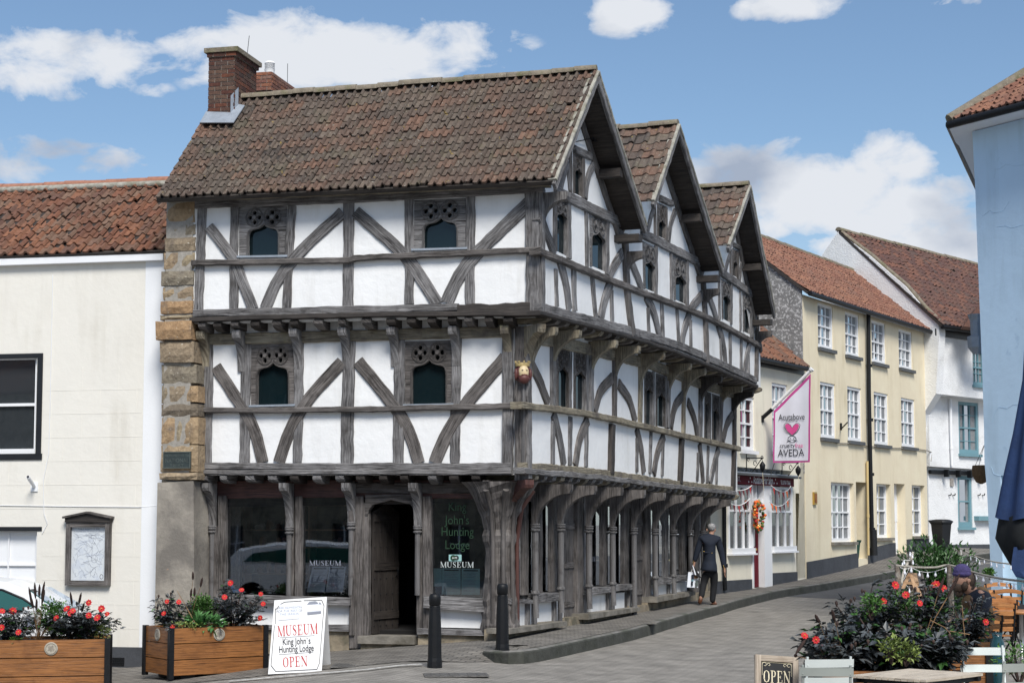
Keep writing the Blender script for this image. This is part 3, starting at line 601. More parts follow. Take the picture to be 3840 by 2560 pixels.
# ---- left face, first floor
LT(FL1, [(318,812),(1000,795),(1795,772)], .17, 'wall_plate', 'timber_pale', .05)
for p, w in [([(316,800),(308,1415)],.15), ([(500,800),(490,1418)],.165), ([(760,800),(750,1415)],.15), ([(1003,800),(993,1420)],.2), ([(1250,800),(1245,1420)],.17), ([(1532,790),(1522,1418)],.15)]: LT(FL1, p, w, 'post', 'timber', jit=.012)
LT(FL1, [(252,1160),(1000,1155),(1868,1136)], .085, 'rail', 'timber_brown', .10)
LT(FL1, [(270,1432),(945,1436)], .105, 'bressumer', 'timber', .05); LT(FL1, [(940,1438),(1795,1436)], .115, 'bressumer', 'timber', .055, jit=.014)
LT(FL1, [(262,1464),(1800,1462)], .075, 'sill_moulding', 'timber', .09)
for p, w in [([(350,945),(455,1110),(535,1250),(580,1415)],.185), ([(968,922),(805,1105),(712,1258),(660,1415)],.19), ([(1045,920),(1200,1108),(1290,1250),(1345,1418)],.19), ([(1770,900),(1595,1108),(1492,1258),(1422,1416)],.2)]:
    LT(FL1, p, w, 'brace', 'timber_brown', .036)
mb = MB(); zb1 = FL1.px('A', 1800, 1478)[1]; zt1 = FL1.px('A', 1800, 755)[1]
beam(FL1, [(-.27, zb1), (-.27, zt1)], .17, -.05, .05, 'timber', .012, mb); beam(FL1, [(-.07, zb1 - .08), (-.07, zt1)], .16, -.05, .10, 'timber_brown', .012, mb); beam(FR1, [(.0, zb1 - .05), (.0, zt1)], .16, -.05, .07, 'timber', .01, mb)
p0 = FL1.P(0, 0); 
for dx in (-.05, .0, .05):
    q = FL1.P(dx - .02, 0, .10 - abs(dx)); mb.tube([q + Vector((0, 0, zb1 - .06)), q + Vector((0, 0, zt1 - .7))], .028, 'timber', 6)
mb.build('corner_post', MUS)
# ---- right face, second floor
RT = lambda F, k, pts, w, name='stud', mat='timber', n1=.03, **kw: T(F, k, pts, w, MUS, name, mat, -.08, n1, **kw)
RT(FR2, 'B', [(226,893),(640,1060),(980,1190),(1228,1323)], .10, 'rail', 'timber_brown', .10)
RT(FR2, 'B', [(228,1150),(640,1257),(900,1340),(1205,1478)], .15, 'bressumer', 'timber', .05); RT(FR2, 'B', [(224,1172),(640,1283),(900,1372),(1212,1506)], .06, 'sill_moulding', 'timber_black', .13)
for p in [[(300,622),(600,768)], [(690,812),(958,950)], [(1043,985),(1215,1108)]]: RT(FR2, 'B', p, .17, 'tie_beam', 'timber', .055)
for p, w in [([(295,648),(292,905)],.1), ([(358,668),(358,928)],.16), ([(437,702),(440,965)],.12), ([(532,742),(530,1000)],.17), ([(752,872),(752,1090)],.14), ([(820,905),(822,1118)],.12), ([(892,930),(893,1145)],.16),
             ([(1037,1015),(1040,1205)],.12), ([(1092,1040),(1092,1225)],.16), ([(1132,1075),(1134,1255)],.12), ([(1182,1100),(1182,1285)],.14),
             ([(300,975),(304,1145)],.12), ([(380,978),(386,1165)],.17), ([(463,1008),(480,1195)],.14), ([(550,1070),(555,1218)],.13), ([(715,1150),(720,1275)],.12), ([(777,1122),(783,1292)],.15), ([(846,1155),(856,1315)],.14), ([(908,1205),(910,1345)],.13),
             ([(1043,1270),(1047,1405)],.12), ([(1086,1265),(1088,1432)],.16), ([(1137,1290),(1137,1452)],.14), ([(1168,1330),(1170,1470)],.12)]: RT(FR2, 'B', p, w, jit=.014)
for p, w in [([(228,730),(262,820),(292,900)],.2), ([(318,935),(345,1040),(362,1160)],.22), ([(600,905),(560,970),(540,1010)],.2), ([(548,1035),(522,1110),(500,1205)],.22), ([(633,925),(665,1000),(690,1070)],.2), ([(705,1092),(745,1180),(768,1282)],.22),
             ([(965,1088),(930,1130),(905,1165)],.2), ([(905,1175),(880,1250),(868,1330)],.22), ([(985,1082),(1010,1150),(1028,1210)],.2), ([(1030,1222),(1058,1320),(1068,1425)],.22), ([(1210,1190),(1195,1235),(1186,1285)],.2), ([(1178,1300),(1162,1370),(1150,1455)],.2)]:
    RT(FR2, 'B', p, w, 'brace', 'timber', .036)
for p, w in [([(614,815),(625,1060),(650,1275)],.2), ([(968,1005),(978,1190),(986,1400)],.2), ([(1214,1150),(1208,1480)],.16)]: RT(FR2, 'B', p, w, 'post', 'timber_brown', .06)
# gable timbers
def sub(p, q, t): return (p[0] + (q[0] - p[0]) * t, p[1] + (q[1] - p[1]) * t)
for L, A, Rr in (((0.12, z0 - .02), a1, v12), (v12, a2, v23), (v23, a3, (LR2, zend))):
    for e in (L, Rr):
        d = Vector((e[0] - A[0], e[1] - A[1])).normalized(); off = Vector((0, -.1)) 
        beam(FR2, [Vector(A) + off, Vector(e) + off], .15, -.05, .045, 'timber_brown').build('rafter', MUS)
for p, w in [([(385,432),(462,468)],.13), ([(770,655),(828,680)],.12), ([(1105,865),(1140,885)],.1)]: RT(FR2, 'B', p, w, 'collar', 'timber', .05)
for p, w in [([(366,440),(366,632)],.09), ([(422,470),(424,655)],.12), ([(746,665),(748,828)],.09), ([(798,695),(798,850)],.12), ([(1089,885),(1089,1003)],.08), ([(1122,900),(1121,1022)],.1)]: RT(FR2, 'B', p, w, 'stud', 'timber_brown')
for p, w in [([(352,492),(335,545),(318,618)],.14), ([(478,488),(445,560),(432,655)],.15), ([(742,705),(728,745),(712,815)],.13), ([(838,715),(818,775),(808,855)],.15), ([(1086,910),(1074,950),(1062,992)],.12), ([(1150,915),(1135,970),(1128,1030)],.14), ([(352,500),(358,560),(364,620)],.1)]: RT(FR2, 'B', p, w, 'brace', 'timber')
# ---- right face, first floor
RT(FR1, 'D', [(245,185),(660,240),(1120,345),(1535,442)], .10, 'rail', 'timber_pale', .10)
RT(FR1, 'D', [(268,545),(700,582),(1120,640),(1500,683)], .12, 'bressumer', 'timber_pale', .05, jit=.014); RT(FR1, 'D', [(262,572),(700,610),(1120,662),(1508,703)], .09, 'sill_moulding', 'timber', .10, jit=.014)
RT(FR1, 'R', [(350,370),(800,470),(1250,580)], .19, 'wall_plate', 'timber_pale', .05); RT(FR1, 'S', [(70,155),(330,255),(600,360),(970,475)], .19, 'wall_plate', 'timber_pale', .05)
for k, p, w, m_ in [('R',[(492,440),(492,955)],.17,'timber'), ('R',[(812,520),(812,1000)],.16,'timber'), ('R',[(1010,560),(1008,1045)],.17,'timber_brown'), ('R',[(1228,620),(1222,1088)],.16,'timber_pale'),
                 ('S',[(292,340),(285,795)],.17,'timber'), ('S',[(442,400),(437,850)],.16,'timber_pale'), ('S',[(607,430),(602,885)],.17,'timber'), ('S',[(812,500),(798,935)],.17,'timber_brown'), ('S',[(940,480),(935,960)],.2,'timber_black')]:
    RT(FR1, k, p, w, 'post', m_, .05)
for k, p, w in [('R',[(632,455),(630,985)],.12), ('R',[(772,490),(768,992)],.13), ('S',[(140,240),(138,772)],.1), ('S',[(262,290),(262,795)],.1), ('S',[(695,452),(692,915)],.1), ('S',[(784,488),(780,935)],.1),
                ('R',[(488,1072),(485,1432)],.14), ('R',[(632,1035),(628,1442)],.13), ('R',[(770,1110),(765,1455)],.14), ('R',[(1192,1215),(1190,1498)],.12), ('R',[(1310,1160),(1300,1512)],.12),
                ('S',[(232,930),(225,1262)],.12), ('S',[(577,1040),(570,1315)],.12), ('S',[(677,972),(665,1335)],.13), ('S',[(762,1080),(755,1375)],.12)]:
    RT(FR1, k, p, w, 'stud', 'timber', jit=.014)
for k, p, w, m_ in [('R',[(280,540),(370,720),(448,925)],.2,'timber_brown'), ('R',[(490,1010),(540,1200),(580,1440)],.2,'timber'), ('R',[(985,710),(890,820),(838,990)],.2,'timber_brown'), ('R',[(778,1060),(710,1230),(675,1445)],.2,'timber_brown'),
                 ('R',[(1040,760),(1130,900),(1178,1075)],.2,'timber_brown'), ('R',[(1190,1130),(1228,1310),(1250,1505)],.2,'timber_brown'), ('S',[(428,480),(350,590),(312,790)],.2,'timber_brown'), ('S',[(245,870),(180,1040),(145,1245)],.2,'timber_brown'),
                 ('S',[(478,540),(540,700),(570,875)],.2,'timber_brown'), ('S',[(592,950),(612,1140),(628,1330)],.2,'timber_brown'), ('S',[(925,655),(860,760),(820,925)],.2,'timber_brown'), ('S',[(778,1000),(735,1150),(693,1345)],.2,'timber')]:
    RT(FR1, k, p, w, 'brace', m_, .036)
for k, p, w in [('R',[(992,1098),(982,1515)],.19), ('S',[(428,900),(410,1340)],.19), ('S',[(938,1020),(928,1420)],.17)]: RT(FR1, k, p, w, 'post', 'timber_black', .07)
# ---- joists under the two jetties, brackets carrying them
def joist(F, P, zt, w=.125, d=-.75, mat='timber_black'):
    s_ = (Vector((P.x, P.y, 0)) - F.O).dot(F.U); h = random.uniform(.115, .14); w *= random.uniform(.85, 1.15)
    prof = [(d, 0), (.05, 0), (.075, -.03), (.065, -.07), (.02, -.10), (-.03, -h * .85), (-.12, -h), (d, -h)]
    prof = [(a, b + random.uniform(-.006, .006)) for a, b in prof]
    mb = MB(); mb.poly([F.P(s_ - w / 2, zt + b, a) for a, b in prof], mat, F.U * w, (), lambda p: ((p - F.O).dot(F.N) + s_ * 3, p.z * 1.)); return mb.build('joist', MUS)
for x in (285,360,445,545,650,735,855,970,1090,1210,1310,1410,1510,1590,1690,1785):
    P = FL2.at('A', x, 745, .05); joist(FL2, P, ZJ2L(P) + .005, mat='timber_brown' if random.random() < .4 else 'timber_black')
for x in (300,410,555,680,800,925,1050,1165,1290,1405,1560,1680,1800):
    P = FL1.at('C', x, 135, .05); joist(FL1, P, ZJ1L(P) + .005, mat='timber' if random.random() < .6 else 'timber_black')
NJ = 34
for i in range(NJ):
    P = FR2.P(.25 + (LR2 - .45) * i / (NJ - 1), 0, 0); joist(FR2, P, ZJ2R(P) + .005, .15, mat='timber_brown' if i % 3 else 'timber_pale')
for i in range(NJ):
    P = FR1.P(.3 + (LR1 - .5) * i / (NJ - 1), 0, 0); joist(FR1, P, ZJ1R(P) + .005, .15, mat='timber' if i % 3 else 'timber_pale')
# boarded undersides
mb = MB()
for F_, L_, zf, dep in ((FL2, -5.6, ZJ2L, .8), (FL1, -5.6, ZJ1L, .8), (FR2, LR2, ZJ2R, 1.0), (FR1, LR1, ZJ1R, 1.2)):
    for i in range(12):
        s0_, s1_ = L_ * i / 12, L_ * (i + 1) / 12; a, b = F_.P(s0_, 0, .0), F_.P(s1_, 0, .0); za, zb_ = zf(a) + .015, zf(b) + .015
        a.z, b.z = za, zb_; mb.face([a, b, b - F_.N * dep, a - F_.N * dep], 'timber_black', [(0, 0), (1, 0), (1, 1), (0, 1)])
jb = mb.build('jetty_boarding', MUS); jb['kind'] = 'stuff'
mb = MB(); q0, q1 = FL0.P(-5.2, 0, -.06), FL0.P(.0, 0, -.06); z0__, z1__ = ZJ1L(q0), ZJ1L(q1); mb.poly([Vector((q0.x, q0.y, z0__ - .5)), Vector((q1.x, q1.y, z1__ - .4)), Vector((q1.x, q1.y, z1__ + .03)), Vector((q0.x, q0.y, z0__ + .03))], 'timber_black', -NL * .05); mb.build('lintel_backing', MUS)
def bracket(F, s_, zt, hgt, nout, w=.12, mat='timber_pale', n0=.0, foot=.035, thick=.12, name='bracket'):
    pr = [(n0, -hgt), (n0 + foot, -hgt)]
    for i in range(1, 9):
        t = i / 8; a = t * math.pi / 2; pr.append((n0 + foot + (nout - foot - .0) * (1 - math.cos(a)) ** .9, -hgt + (hgt - thick) * math.sin(a) ** .85))
    pr += [(n0 + nout + .02, -thick * .6), (n0 + nout + .02, 0), (n0, 0)]
    mb = MB(); u0 = random.random() * 40
    mb.poly([F.P(s_ - w / 2, zt + b, a) for a, b in pr], mat, F.U * w, (), lambda p: (p.z + u0, (p - F.O).dot(F.N) * 1. + (p - F.O).dot(F.U))); return mb.build(name, MUS)
for x, y in [(300,965),(475,970),(752,960),(990,960),(1228,945),(1528,940),(1782,930)]:
    s_, zb_ = FL1.px('A', x, y, .05); P = FL1.P(s_, 0); zt = ZJ2L(P) - .12; bracket(FL1, s_, zt, zt - zb_, .27, .125, 'timber' if x not in (300, 1782) else 'timber_pale')
for k, x, y in [('R',492,640),('R',812,705),('R',1010,762),('R',1225,810),('S',292,500),('S',440,585),('S',605,605),('S',812,575),('S',925,700)]:
    s_, zb_ = FR1.px(k, x, y, .05); P = FR1.P(s_, 0); zt = ZJ2R(P) - .13; bracket(FR1, s_, zt, zt - zb_, .46, .13, 'timber_black' if x in (605, 925) else 'timber_pale')
# three brackets fanning from the first-floor corner post, and from the ground-floor dragon post
Fd1 = Fac(FL1.P(0, 0), (UL + UR).normalized(), (NL + NR).normalized()); zt = ZJ2L(FL1.P(0, 0)) - .12
bracket(Fd1, 0, zt, .78, .5, .14, 'timber_pale', n0=-.02); bracket(FR1, .16, zt, .72, .42, .12, 'timber_pale')
FOOTC = zt - .78
# ---- carved king's head on the corner
hd = MB(); hc = FL1.P(-.05, FL1.px('R', 215, 675)[1], .06) + (NL + NR).normalized() * .02; dd = (NL * 1.0 + NR * .55).normalized(); sd = Vector((-dd.y, dd.x, 0)); upv = Vector((0, 0, 1))
def ell(mb, ctr, rx, ry, rz_, mat, nu=12, nv=8, wob=0.):
    rows = []
    for i in range(nv + 1):
        ph = math.pi * i / nv - math.pi / 2; rows.append([ctr + sd * rx * math.cos(ph) * math.cos(2 * math.pi * j / nu) * (1 + random.uniform(-wob, wob)) + dd * ry * math.cos(ph) * math.sin(2 * math.pi * j / nu) * (1 + random.uniform(-wob, wob)) + upv * rz_ * math.sin(ph) for j in range(nu)])
    mb.grid(rows, mat, None, True, True)
ell(hd, hc + dd * .02, .12, .10, .15, 'king_red', wob=.16); ell(hd, hc + dd * .085 + upv * .01 + sd * 0, .08, .07, .11, 'king_face')
ell(hd, hc + dd * .11 - upv * .09, .09, .065, .075, 'king_red', wob=.18); ell(hd, hc + dd * .14 - upv * .035, .05, .03, .014, 'king_red', 8, 5); hd.poly([hc + dd * .135 + upv * .03 - sd * .012, hc + dd * .135 + upv * .03 + sd * .012, hc + dd * .165 - upv * .02], 'king_face', -dd * .03)
for sg in (-1, 1): ell(hd, hc + dd * .146 + upv * .035 + sd * .032 * sg, .016, .01, .008, 'ink_black', 6, 4); ell(hd, hc + sd * .11 * sg - upv * .02 + dd * .05, .03, .04, .09, 'king_red', 8, 6, .15)
ell(hd, hc + dd * .142 - upv * .045, .022, .01, .008, 'king_red', 6, 4)
hd.build('carved_head', MUS)
hk = [f for f in bpy.data.objects if f.name == 'carved_head'][0]; hk['label'] = "painted carved king's head with gold crown and red beard"
cw = MB()
rows = []
for r_, h_ in ((.108, .10), (.112, .13), (.108, .155)): rows.append([hc + dd * .02 + sd * r_ * math.cos(t) + dd * r_ * .9 * math.sin(t) + upv * h_ for t in [i * math.pi / 8 for i in range(16)]])
cw.grid(rows, 'king_gold', None, False, True)
for i in range(16):
    if i % 2 == 0:
        t = i * math.pi / 8; q = hc + dd * .02 + sd * .105 * math.cos(t) + dd * .095 * math.sin(t) + upv * .155; cw.cbox(q + upv * .012, .03, .02, .03, 'king_gold', t)
cw.build('crown_band', hk)

# ---- roof tiles
def tiles(name, P00, P10, P01, P11, nc, nr, mat, amp=.035, parent=None, slant=0., sag=0., jit=1.0, thick=.02, prof='roll', edge=.0):
    P00, P10, P01, P11 = map(Vector, (P00, P10, P01, P11)); mb = MB(); nrm = (P10 - P00).cross(P01 - P00).normalized()
    if nrm.z < 0: nrm = -nrm
    cw_ = 2 if prof == 'roll' else 1
    def S(u, v): return (P00 * (1 - u) + P10 * u) * (1 - v) + (P01 * (1 - u) + P11 * u) * v - Vector((0, 0, sag * (1 - (2 * v - 1) ** 2) * (.6 + .4 * math.sin(u * 5))))
    if prof == 'roll': us = [0, .3, .5, .6, .72, .84, .94, 1.0]; hs = [.12, .0, .04, .35, .85, 1.0, .6, .12]
    else: us = [0, .2, .4, .55, .7, .85, 1.0]; hs = [.2, .0, .05, .35, .9, .9, .2]
    for j in range(nr):
        ph = slant * j
        for i in range(nc):
            tl = random.gauss(0, .006 * jit); dv = random.gauss(0, .10 * jit) / nr * (1 if j or 1 else 0); du = random.gauss(0, .035 * jit) / nc; lift = thick + abs(random.gauss(0, .007 * jit))
            rows = []; uvs = []
            for (vv, lf) in ((0, lift), (.5, lift * .62), (1.12, .001)):
                row = []; uvr = []
                for k, u in enumerate(us):
                    uu = min(1, max(0, (i + u) / nc + du)); v = min(1.004, max(-edge, (j + vv) / nr + dv))
                    row.append(S(uu, v) + nrm * (hs[k] * amp + lf + tl * (u - .5) * 2)); uvr.append((i // cw_ + .02 + .9 * u, j + .02 + .9 * min(vv, 1)))
                rows.append(row); uvs.append(uvr)
            low = [p - nrm * (lift + .008) for p in rows[0]]
            mb.grid([low] + rows, mat, [uvs[0]] + uvs, False)
    return mb.build(name, parent)
def ridge_cap(p, q, r, mat, parent, n=14, name='ridge_tiles', jit=.012):
    p, q = Vector(p), Vector(q); d = (q - p); L = d.length; d.normalize(); sd_ = d.cross(Vector((0, 0, 1))).normalized(); mb = MB()
    for i in range(n):
        a, b = p + d * (L * i / n), p + d * (L * (i + .985) / n); o = Vector((0, 0, random.uniform(-jit, jit))); rr = r * random.uniform(.93, 1.07)
        rows = [[x + o + sd_ * rr * k * math.cos(t) + Vector((0, 0, rr * k * math.sin(t) * .8)) for t in [-.25 + j * (math.pi + .5) / 8 for j in range(9)]] for x, k in ((a, 1.0), (b, .94))]
        mb.grid(rows, mat, [[(i + .5, .5)] * 9] * 2, True)
        mb.face(rows[0], mat); mb.face(rows[1], mat)
    return mb.build(name, parent)
def slab4(a, b, c_, d, th, mat):
    mb = MB(); n = (b - a).cross(d - a).normalized(); n = n if n.z > 0 else -n
    mb.face([a, b, c_, d], mat); mb.face([a - n * th, b - n * th, c_ - n * th, d - n * th], mat)
    for p, q in ((a, b), (b, c_), (c_, d), (d, a)): mb.face([p, q, q - n * th, p - n * th], mat)
    return mb
def slab(p, q, back, th, mat, top=None):
    """roof slope: quad p-q extruded back, thickness th downwards"""
    mb = MB(); n = (q - p).cross(back).normalized(); n = n if n.z > 0 else -n
    mb.poly([p, q, q + back, p + back], mat, -n * th); return mb
roof = slab(E_L - Vector((0, 0, .02)), R_L - Vector((0, 0, .02)), Vector(E_R) - Vector(E_L), .07, 'timber_black').build('roof', MUS)
roof_obj = roof
tiles('roof_tiles', E_L, E_R, R_L, APEX1, 46, 13, 'old_tiles', .058, roof, jit=.75, sag=.05, edge=.01)
ridge_cap(R_L + Vector((0, 0, .03)), APEX1 + Vector((0, 0, .03)), .10, 'ridge_moss', roof, 18)
def gable_roof(foot_l, apex, foot_r, dep, left_tiles, nc, nr):
    r = slab(apex, foot_r, BACK * dep, .09, 'timber_black').build('roof', MUS)
    tiles('roof_tiles', foot_r, foot_r + BACK * dep, apex, apex + BACK * dep, nc, nr, 'old_tiles', .04, r)
    if left_tiles:
        l = slab(foot_l + BACK * .01, apex + BACK * .01, BACK * dep, .09, 'timber_black'); l.build('roof_boarding', r)
        tiles('roof_tiles', foot_l + BACK * dep, foot_l, apex + BACK * dep, apex, nc, nr, 'old_tiles', .04, r)
        ridge_cap(apex + BACK * dep + Vector((0, 0, .03)), apex + Vector((0, 0, .03)), .10, 'ridge_moss', r, 8)
    # barge boards and verge mortar
    for a_, b_ in ((apex, foot_l), (apex, foot_r)):
        sa, za = sz(a_); sb, zb_ = sz(b_)
        na, nb = (a_ - FR2.O).dot(FR2.N), (b_ - FR2.O).dot(FR2.N)
        F_ = Fac(a_, (b_ - a_), NR); F_.N = Vector((F_.U.y, -F_.U.x, 0)); LL = Vector((b_.x - a_.x, b_.y - a_.y)).length
        if F_.N.dot(NR) < 0: F_.N = -F_.N
        o = beam(F_, [(0, a_.z - .10), (LL * .5, (a_.z + b_.z) / 2 - .11), (LL, b_.z - .10)], .12, -.03, .02, 'timber', .006); o.build('bargeboard', MUS)
        o = beam(F_, [(0, a_.z + .0), (LL, b_.z + .0)], .05, -.10, .035, 'mortar_strip', .008); o.build('verge_mortar', r)
    return r
gable_roof(E_R, APEX1, FOOT1R, 5.2, False, 18, 11)
gable_roof(FOOT2L, APEX2, FOOT2R, 4.4, True, 18, 9)
gable_roof(FOOT3L, APEX3, FOOT3R, 4.4, True, 18, 8)
# purlin ends and valley corbels under the barge boards
for A, Rr in ((APEX1, FOOT1R), (APEX2, FOOT2R), (APEX3, FOOT3R)):
    p = A.lerp(Rr, .53) - Vector((0, 0, .2)); mb = MB(); mb.box(p - NR * .5 - UR * .07, NR * .46, UR * .14, Vector((0, 0, -.14)), 'timber_black'); mb.build('purlin', MUS)
    p = Rr - Vector((0, 0, .24)) - UR * .25; mb = MB(); mb.box(p - NR * .52 - UR * .08 + Vector((0, 0, .05)), NR * .5, UR * .22, Vector((0, 0, -.12)), 'timber_black'); mb.build('purlin', MUS)
for x, y in ((620, 905), (972, 1105), (1213, 1225)):
    s_, zb_ = FR2.px('B', x, y, .06); zt = {620: FOOT1R, 972: FOOT2R, 1213: FOOT3R}[x].z - .4; bracket(FR2, s_, zt, max(.35, zt - zb_), .3, .14, 'timber_brown', n0=.03, name='corbel')
zt = FL2.px('A', 1950, 95)[1]; bracket(FR2, .09, zt, .42, .42, .16, 'timber', name='corbel')
for q0, q1, q2 in ((B(683,675,.42), B(740,668,.42), B(700,775,.40)), (B(1022,875,.42), B(1080,868,.42), B(1050,968,.40))):
    mb = MB(); mb.poly([q0, q1, q2], 'lead', BACK * .5); mb.build('valley_flashing', MUS)
# small floodlight under the first gable
P = B(478, 385, .1); mb = MB(); W0 = FR2.at('B', 388, 400, .02); mb.tube([W0, W0.lerp(P, .6) + Vector((0, 0, .01)), P], .008, 'iron_black', 6); mb.cbox(P, .14, .09, .12, 'iron_black', .5); mb.cbox(P + NR * .05, .12, .01, .1, 'lamp_clear', .5); mb.build('floodlight', MUS)

# ---- chimney on the left end, with lead flashing
def brick_box(mb, base, ax, ay, z0_, z1_, mat, course=.07, bl=.22, cap=True, jit=.006):
    ax, ay = Vector(ax), Vector(ay); lx, ly = ax.length, ay.length; ux, uy = ax / lx, ay / ly; nco = max(1, round((z1_ - z0_) / course)); ch = (z1_ - z0_) / nco; base = Vector(base)
    mb.box(base + ux * .008 + uy * .008 + Vector((0, 0, z0_)), ux * (lx - .016), uy * (ly - .016), Vector((0, 0, z1_ - z0_ - .004)), 'mortar')
    for r in range(nco):
        for (o, u, n_, L) in ((base, ux, -uy, lx), (base + ax, uy, ux, ly), (base, uy, -ux, ly), (base + ay, ux, uy, lx)):
            x = 0. if r % 2 else -bl * .5
            while x < L - .01:
                a_ = max(0, x) + .006; b_ = min(L, x + bl) - .006
                if b_ - a_ > .02:
                    j = random.uniform(0, jit); p = o + u * a_ - n_ * .03 + Vector((0, 0, z0_ + r * ch + .006)); mb.box(p, u * (b_ - a_), n_ * (.03 + j), Vector((0, 0, ch - .012)), mat, ('cell', random.randrange(999), random.randrange(999)))
                x += bl
def chim(FZ, k, xl, xr, yt, yb, depth, mat, n=0.): pass
CH = Fac(A1.P(0, 0, .35), UL, NL)
s0_, zt_ = CH.px('I', 192, 300); s1_, _ = CH.px('I', 630, 300); _, zb_ = CH.px('I', 300, 1330)
mb = MB(); base = CH.P(s0_, 0, 0); brick_box(mb, base - NL * .95, UL * (s1_ - s0_), NL * .95, zb_ - .5, zt_, 'chimney_brick')
chm = mb.build('chimney', MUS)
mb = MB(); brick_box(mb, CH.P(s0_ - .025, 0, .03) - NL * 1.0, UL * (s1_ - s0_ + .06), NL * 1.0, zt_, zt_ + .07, 'chimney_brick', .07)
mb.box(CH.P(s0_ - .06, zt_ + .07, .06) - NL * 1.08, UL * (s1_ - s0_ + .13), NL * 1.08, Vector((0, 0, .075)), 'ridge_moss'); mb.box(CH.P(s0_ + .04, zt_ + .145, -.1) - NL * .75, UL * (s1_ - s0_ - .1), NL * .75, Vector((0, 0, .04)), 'lead_dark'); mb.build('chimney_cap', chm)
mb = MB(); nr_ = (R_L - E_L).cross(E_R - E_L).normalized(); nr_ = nr_ if nr_.z > 0 else -nr_
def roofpt(k, x, y):
    d = ray(*c(k, x, y)); t = (E_L + nr_ * .09 - CAM).dot(nr_) / d.dot(nr_); return CAM + d * t
q = [roofpt('I', *p) for p in ((45,1400),(610,1400),(800,1110),(690,1090),(560,1230),(150,1215))]
mb.poly(q, 'lead', nr_ * .015); q2 = [roofpt('I', *p) for p in ((560,1235),(690,1110))]
mb.poly([q2[0], q2[1], q2[1] + Vector((0, 0, .3)), q2[0] + Vector((0, 0, .28))], 'lead', nr_ * .012); mb.build('lead_flashing', chm)
mb = MB(); P = CH.at('I', 808, 345, -.9); mb.tube([P - Vector((0, 0, .2)), P + Vector((.06, 0, .42))], .006, 'lead_dark', 5); mb.build('aerial', chm)
# the second, redder stack behind the ridge
C2 = Fac(A1.P(0, 0, -1.6), UL, NL); s0_, zt_ = C2.px('I', 700, 570); s1_, _ = C2.px('I', 1232, 570); _, zb2 = C2.px('I', 900, 1010)
rs = thing('brick_chimney', C2.P((s0_ + s1_) / 2, zb2 - 1.5, -.5), 'red brick chimney with louvred cowl showing above the far side of the main roof ridge', 'chimney')
mb = MB(); brick_box(mb, C2.P(s0_, 0, -1.4), UL * (s1_ - s0_), NL * 1.4, zb2 - 1.5, zt_ - .33, 'pink_brick'); brick_box(mb, C2.P(s0_ - .02, 0, .03) - NL * 1.46, UL * (s1_ - s0_ + .05), NL * 1.46, zt_ - .33, zt_, 'pink_brick'); mb.build('stack', rs)
mb = MB(); P = C2.at('I', 1215, 560, -.4); P.z = zt_
mb.lathe(P, [(.09, 0), (.085, .12), (.09, .13), (.095, .15)], 'window_white', 14)
for h in (.15, .18, .21, .24): mb.lathe(P, [(.06, h), (.06, h + .015), (.09, h + .02), (.09, h + .03)], 'window_white', 14)
mb.lathe(P, [(.095, .26), (.08, .29), (.0, .3)], 'window_white', 14); mb.build('cowl', rs)
mb = MB(); P = C2.at('I', 1512, 900, -1.3); P2 = C2.at('I', 1518, 400, -1.3); mb.tube([P, P2], .006, 'lead_dark', 5); mb.build('aerial', rs)

# ---- stone pier at the left end
pr = MB(); FP = Fac(FL2.P(0, 0, .03), UL, NL)
def pier_rect(k, x0, x1, y0, y1, out, mat='pier_stone', cell=None, bulge=.02):
    a = FP.px(k, x0, y1); b = FP.px(k, x1, y0); w = b[0] - a[0]; h = b[1] - a[1]; n = max(2, int(w / .12)); m_ = max(2, int(h / .1)); rows = []
    cu, cv = random.randrange(900), random.randrange(900)
    def pt(i, j):
        e = min(i, n - i, j, m_ - j); o = out + (bulge if e > 0 else -.012) + random.uniform(-.008, .008)
        return FP.P(a[0] + w * i / n + random.uniform(-.006, .006), a[1] + h * j / m_ + random.uniform(-.006, .006), o)
    g_ = [[pt(i, j) for i in range(n + 1)] for j in range(m_ + 1)]; pr.grid(g_, mat, [[(cu + .5, cv + .5)] * (n + 1)] * (m_ + 1), False)
    ring = g_[0] + [r[-1] for r in g_[1:]] + g_[-1][::-1][1:] + [r[0] for r in g_[::-1]][1:]
    pr.grid([ring, [p - NL * .75 for p in ring]], mat, [[(cu + .5, cv + .5)] * len(ring)] * 2, False)
for (x0, x1, y0, y1, o) in [(110,247,140,243,.0),(105,200,247,308,-.02),(203,250,250,300,.0),(100,250,312,383,.01),(95,165,388,470,.0),(168,246,385,470,-.01),(85,244,476,550,.02),(90,155,556,620,-.01),(158,240,553,618,.0),(82,240,624,688,.02),(78,238,691,720,.0),
        (68,244,724,818,.10),(82,250,823,928,.05),(84,257,934,1030,.0),(84,120,1038,1124,-.01),(123,200,1042,1124,.0),(203,262,1040,1120,.0),(84,262,1128,1190,.0),(84,150,1195,1325,.0),(154,192,1195,1322,-.01),(196,264,1195,1325,.0),(80,264,1330,1462,.0),(78,264,1466,1500,.03)]:
    pier_rect('A', x0, x1, y0, y1, o)
a = FP.px('A', 88, 1500); b = FP.px('A', 240, 130); pr.box(FP.P(a[0], a[1], -.8), UL * (b[0] - a[0]), NL * .79, Vector((0, 0, b[1] - a[1])), 'mortar')
pier = pr.build('stone_pier', MUS)
mb = MB(); q = [FP.px('C', 45, 160), FP.px('C', 243, 150), FP.px('C', 250, 900), FP.px('C', 38, 900)]; zg = -.75
mb.poly([FP.P(q[0][0], q[0][1], 0), FP.P(q[1][0], q[1][1], 0), FP.P(q[2][0] + .02, zg, 0), FP.P(q[3][0] - .03, zg, 0)], 'concrete', -NL * .85); mb.build('rendered_base', pier)
